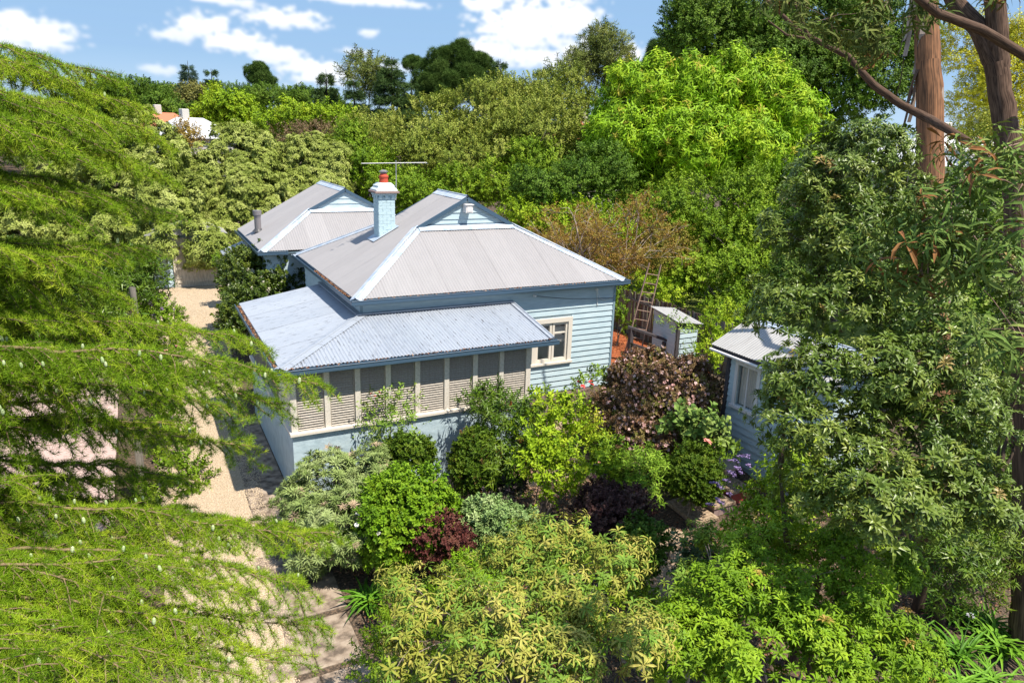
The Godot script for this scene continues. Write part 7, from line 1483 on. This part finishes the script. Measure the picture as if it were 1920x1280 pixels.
	cedar(Vector3(-14.60, -1.35, 9.20), [[Vector3(-14.40, 7.32, 8.70), Vector3(-11.47, 7.12, 6.57), 0.04, 0.63, 0.002], [Vector3(-14.40, 7.39, 8.95), Vector3(-11.79, 7.02, 7.14), 0.04, 0.66, 0.002], [Vector3(-14.40, 6.67, 9.20), Vector3(-12.10, 6.80, 7.64), 0.03, 0.67, 0.002], [Vector3(-14.40, 6.99, 9.45), Vector3(-11.23, 6.78, 6.57), 0.08, 0.45, 0.002], [Vector3(-14.40, 6.62, 9.70), Vector3(-11.08, 6.51, 6.97), 0.11, 0.56, 0.002], [Vector3(-14.40, 6.32, 8.70), Vector3(-11.05, 6.15, 7.34), 0.10, 0.48, 0.002], [Vector3(-14.40, 6.66, 8.95), Vector3(-11.58, 6.65, 7.96), 0.10, 0.62, 0.002], [Vector3(-14.40, 6.54, 9.20), Vector3(-11.90, 6.60, 8.40), 0.07, 0.46, 0.002], [Vector3(-14.40, 6.54, 9.45), Vector3(-11.42, 6.35, 7.79), 0.11, 0.42, 0.002], [Vector3(-14.40, 6.66, 9.70), Vector3(-11.71, 6.33, 8.58), 0.11, 0.48, 0.002], [Vector3(-14.40, 6.89, 8.70), Vector3(-11.94, 6.50, 8.87), 0.15, 0.50, 0.002], [Vector3(-14.40, 6.09, 8.95), Vector3(-11.13, 5.71, 6.74), 0.11, 0.60, 0.002], [Vector3(-14.40, 5.87, 9.20), Vector3(-11.51, 5.91, 7.88), 0.14, 0.60, 0.002], [Vector3(-14.40, 6.28, 9.45), Vector3(-11.79, 5.90, 8.68), 0.13, 0.50, 0.002], [Vector3(-14.40, 6.15, 9.70), Vector3(-12.05, 6.11, 9.06), 0.09, 0.46, 0.002], [Vector3(-14.40, 5.36, 8.70), Vector3(-11.60, 5.47, 7.98), 0.10, 0.58, 0.002], [Vector3(-14.40, 5.42, 8.95), Vector3(-11.89, 5.57, 8.97), 0.12, 0.51, 0.002], [Vector3(-14.40, 5.71, 9.20), Vector3(-12.13, 5.69, 9.27), 0.11, 0.54, 0.002], [Vector3(-14.40, 5.05, 9.45), Vector3(-11.87, 5.03, 8.45), 0.11, 0.60, 0.002], [Vector3(-14.40, 4.97, 9.70), Vector3(-12.09, 5.09, 9.02), 0.12, 0.43, 0.002], [Vector3(-14.40, 4.90, 8.70), Vector3(-12.36, 4.64, 8.79), 0.11, 0.42, 0.002], [Vector3(-14.40, 4.74, 8.95), Vector3(-12.11, 4.45, 8.27), 0.08, 0.57, 0.002], [Vector3(-14.40, 4.82, 9.20), Vector3(-12.42, 4.96, 7.48), 0.06, 0.47, 0.002], [Vector3(-14.40, 5.46, 9.45), Vector3(-11.55, 5.09, 8.01), 0.07, 0.62, 0.002], [Vector3(-14.40, 5.73, 9.70), Vector3(-11.74, 5.37, 8.52), 0.12, 0.51, 0.002], [Vector3(-14.40, 5.38, 8.70), Vector3(-12.17, 5.33, 8.66), 0.08, 0.62, 0.002], [Vector3(-14.40, 4.49, 8.95), Vector3(-11.72, 4.59, 7.97), 0.10, 0.63, 0.002], [Vector3(-14.40, 5.63, 9.20), Vector3(-11.31, 5.31, 7.01), 0.06, 0.67, 0.002], [Vector3(-14.40, 4.15, 9.45), Vector3(-10.81, 4.25, 8.31), 0.12, 0.58, 0.030], [Vector3(-14.40, 4.71, 9.70), Vector3(-11.14, 4.36, 8.34), 0.12, 0.66, 0.002], [Vector3(-14.40, 4.66, 8.70), Vector3(-10.37, 4.51, 8.22), 0.12, 0.50, 0.030], [Vector3(-14.40, 4.49, 8.95), Vector3(-10.11, 4.54, 9.76), 0.12, 0.46, 0.030], [Vector3(-14.40, 4.52, 9.20), Vector3(-10.40, 4.29, 9.57), 0.18, 0.46, 0.030], [Vector3(-14.40, 4.05, 9.45), Vector3(-10.80, 4.17, 9.05), 0.18, 0.56, 0.030], [Vector3(-14.40, 4.00, 9.70), Vector3(-11.33, 3.93, 8.61), 0.11, 0.57, 0.030], [Vector3(-14.40, 4.01, 8.70), Vector3(-10.69, 3.71, 9.02), 0.13, 0.53, 0.030], [Vector3(-14.40, 4.12, 8.95), Vector3(-11.82, 4.24, 8.97), 0.15, 0.43, 0.002], [Vector3(-14.40, 4.38, 9.20), Vector3(-12.26, 4.26, 9.20), 0.11, 0.45, 0.002], [Vector3(-14.40, 3.09, 9.45), Vector3(-10.31, 2.84, 9.15), 0.16, 0.58, 0.002], [Vector3(-14.40, 3.08, 9.70), Vector3(-9.94, 2.80, 9.36), 0.11, 0.53, 0.030], [Vector3(-14.40, 3.13, 8.70), Vector3(-10.88, 3.19, 9.56), 0.15, 0.50, 0.030], [Vector3(-14.40, 3.20, 8.95), Vector3(-11.42, 3.11, 8.84), 0.16, 0.64, 0.030], [Vector3(-14.40, 3.14, 9.20), Vector3(-10.38, 2.76, 9.96), 0.13, 0.55, 0.030], [Vector3(-14.40, 3.11, 9.45), Vector3(-10.81, 2.86, 10.18), 0.13, 0.50, 0.002], [Vector3(-14.40, 3.23, 9.70), Vector3(-11.22, 3.16, 9.98), 0.11, 0.52, 0.030], [Vector3(-14.40, 3.45, 8.70), Vector3(-11.69, 3.05, 9.41), 0.16, 0.58, 0.002], [Vector3(-14.40, 2.41, 8.95), Vector3(-10.23, 2.28, 10.07), 0.10, 0.44, 0.002], [Vector3(-14.40, 2.49, 9.20), Vector3(-10.68, 2.49, 10.59), 0.15, 0.65, 0.002], [Vector3(-14.40, 2.91, 9.45), Vector3(-11.12, 2.86, 10.48), 0.15, 0.62, 0.030], [Vector3(-14.40, 3.10, 9.70), Vector3(-11.44, 2.86, 10.67), 0.14, 0.62, 0.002], [Vector3(-14.40, 3.25, 8.70), Vector3(-11.82, 3.20, 10.24), 0.14, 0.49, 0.002], [Vector3(-14.40, 3.08, 8.95), Vector3(-11.74, 2.96, 10.83), 0.15, 0.60, 0.002], [Vector3(-14.40, 3.24, 9.20), Vector3(-12.17, 3.23, 10.52), 0.16, 0.59, 0.002], [Vector3(-14.40, 3.48, 9.45), Vector3(-12.03, 3.31, 11.03), 0.10, 0.56, 0.002], [Vector3(-14.40, 3.28, 9.70), Vector3(-12.41, 3.30, 9.67), 0.10, 0.54, 0.002], [Vector3(-14.40, 3.47, 8.70), Vector3(-12.31, 3.17, 8.35), 0.09, 0.63, 0.002], [Vector3(-14.40, 3.98, 8.95), Vector3(-12.38, 3.93, 9.48), 0.10, 0.61, 0.002], [Vector3(-14.40, 3.66, 9.20), Vector3(-12.24, 3.35, 11.14), 0.12, 0.64, 0.002], [Vector3(-14.40, 2.98, 9.45), Vector3(-11.02, 2.65, 10.83), 0.14, 0.67, 0.002], [Vector3(-14.40, 3.59, 9.70), Vector3(-11.20, 3.21, 8.44), 0.11, 0.56, 0.002], [Vector3(-14.40, 3.52, 8.70), Vector3(-11.55, 3.58, 8.85), 0.13, 0.66, 0.002]])
	gum("peeling_gum", "gum tree with reddish trunk and hanging strips of peeling bark", Vector3(2.64, -1.03, 7.99), [[PackedVector3Array([Vector3(0.00, 1.19, 0.00), Vector3(0.23, 4.32, -0.89), Vector3(0.44, 6.92, -1.62), Vector3(0.59, 8.48, -2.05), Vector3(0.68, 9.94, -2.47), Vector3(0.73, 11.19, -2.85)]), [0.31, 0.29, 0.26, 0.25, 0.235, 0.225]]], "bark_gum", true)
	gum("forked_gum", "dark forked gum tree with a long bare limb reaching across the lime tree", Vector3(1.32, -1.56, 10.72), [[PackedVector3Array([Vector3(0.00, 0.19, 0.00), Vector3(0.08, 1.60, -0.36), Vector3(0.23, 3.77, -0.92), Vector3(0.40, 5.83, -1.50), Vector3(0.46, 7.79, -2.10), Vector3(0.41, 8.65, -2.40), Vector3(0.38, 9.58, -2.72)]), [0.280, 0.240, 0.220, 0.210, 0.200, 0.190, 0.175]], [PackedVector3Array([Vector3(0.38, 9.58, -2.72), Vector3(0.32, 10.11, -3.04), Vector3(0.11, 10.55, -3.41), Vector3(0.05, 11.00, -3.70)]), [0.170, 0.160, 0.140, 0.130]], [PackedVector3Array([Vector3(0.40, 9.50, -2.68), Vector3(0.35, 10.08, -2.78), Vector3(0.25, 10.91, -2.98)]), [0.170, 0.160, 0.150]], [PackedVector3Array([Vector3(0.44, 7.79, -2.11), Vector3(0.64, 8.19, -2.84), Vector3(0.71, 8.58, -3.63), Vector3(1.06, 8.75, -4.21), Vector3(0.82, 9.00, -4.65), Vector3(0.39, 9.34, -4.98), Vector3(-0.01, 9.88, -5.37), Vector3(-0.54, 10.16, -5.73), Vector3(-0.84, 10.35, -5.95), Vector3(-1.29, 10.86, -6.36), Vector3(-1.45, 11.08, -6.51)]), [0.080, 0.080, 0.080, 0.085, 0.080, 0.075, 0.060, 0.050, 0.040, 0.030, 0.025]], [PackedVector3Array([Vector3(-0.54, 10.16, -5.73), Vector3(-1.03, 10.24, -6.02), Vector3(-1.33, 10.50, -6.26)]), [0.030, 0.022, 0.012]], [PackedVector3Array([Vector3(-0.63, 10.16, -5.78), Vector3(-0.85, 10.58, -5.92), Vector3(-0.95, 10.98, -6.09)]), [0.030, 0.025, 0.020]], [PackedVector3Array([Vector3(-2.31, 10.42, -2.63), Vector3(-1.82, 10.11, -2.40), Vector3(-1.07, 9.94, -2.19), Vector3(-0.28, 9.60, -1.90), Vector3(0.63, 9.38, -1.82)]), [0.055, 0.065, 0.070, 0.075, 0.080]]], "bark_gum_dark", false)
	var sp: Dictionary
	sp = SP.gum_near.duplicate(); sp.merge({"root": Vector3(-6.17, 8.30, 1.78), "size": 0.17, "clump": 0.24, "dens": 15.0}, true); grow(get_node("forked_gum"), sp, Vector3.ZERO, [[Vector3(-7.65, 7.70, 2.02), Vector3(0.33, 0.24, 0.33)], [Vector3(-7.51, 7.96, 2.13), Vector3(0.25, 0.21, 0.25)], [Vector3(-7.82, 7.35, 2.05), Vector3(0.33, 0.22, 0.33)], [Vector3(-7.64, 7.46, 2.34), Vector3(0.24, 0.31, 0.24)], [Vector3(-7.71, 7.48, 1.71), Vector3(0.27, 0.19, 0.27)], [Vector3(-7.65, 6.99, 2.49), Vector3(0.17, 0.21, 0.17)], [Vector3(-7.41, 8.20, 1.99), Vector3(0.24, 0.15, 0.24)]])
	sp = SP.gum_near.duplicate(); sp.merge({"root": Vector3(-1.29, 10.96, -3.45), "cover": 0.32, "size": 0.3, "limbs": 1.0, "cols": [Color(0.06, 0.09, 0.02), Color(0.11, 0.15, 0.035), Color(0.2, 0.22, 0.06)]}, true); grow(get_node("forked_gum"), sp, Vector3.ZERO, [[Vector3(-2.34, 10.20, -3.87), Vector3(0.78, 0.34, 0.78)], [Vector3(-1.57, 10.01, -3.64), Vector3(0.61, 0.44, 0.61)], [Vector3(-1.06, 10.36, -3.49), Vector3(0.53, 0.35, 0.53)], [Vector3(-1.01, 9.69, -4.42), Vector3(0.57, 0.38, 0.57)], [Vector3(-1.93, 10.57, -5.19), Vector3(0.57, 0.23, 0.57)], [Vector3(-1.11, 10.31, -2.56), Vector3(0.74, 0.25, 0.74)]])
	var pole := thing("power_pole", "grey timber power pole among the trees behind the antenna", "pole", Vector3(4.68, 0.00, -32.16))
	var pm := MB.new(); pm.tube(PackedVector3Array([Vector3(0, -0.5, 0), Vector3(0, 6.89, 0)]), PackedFloat32Array([0.18, 0.14]), 8); pm.box(Vector3(-0.7, 6.39, -0.06), Vector3(0.7, 6.51, 0.06)); put(pm, "pole", M.timber_grey, pole)
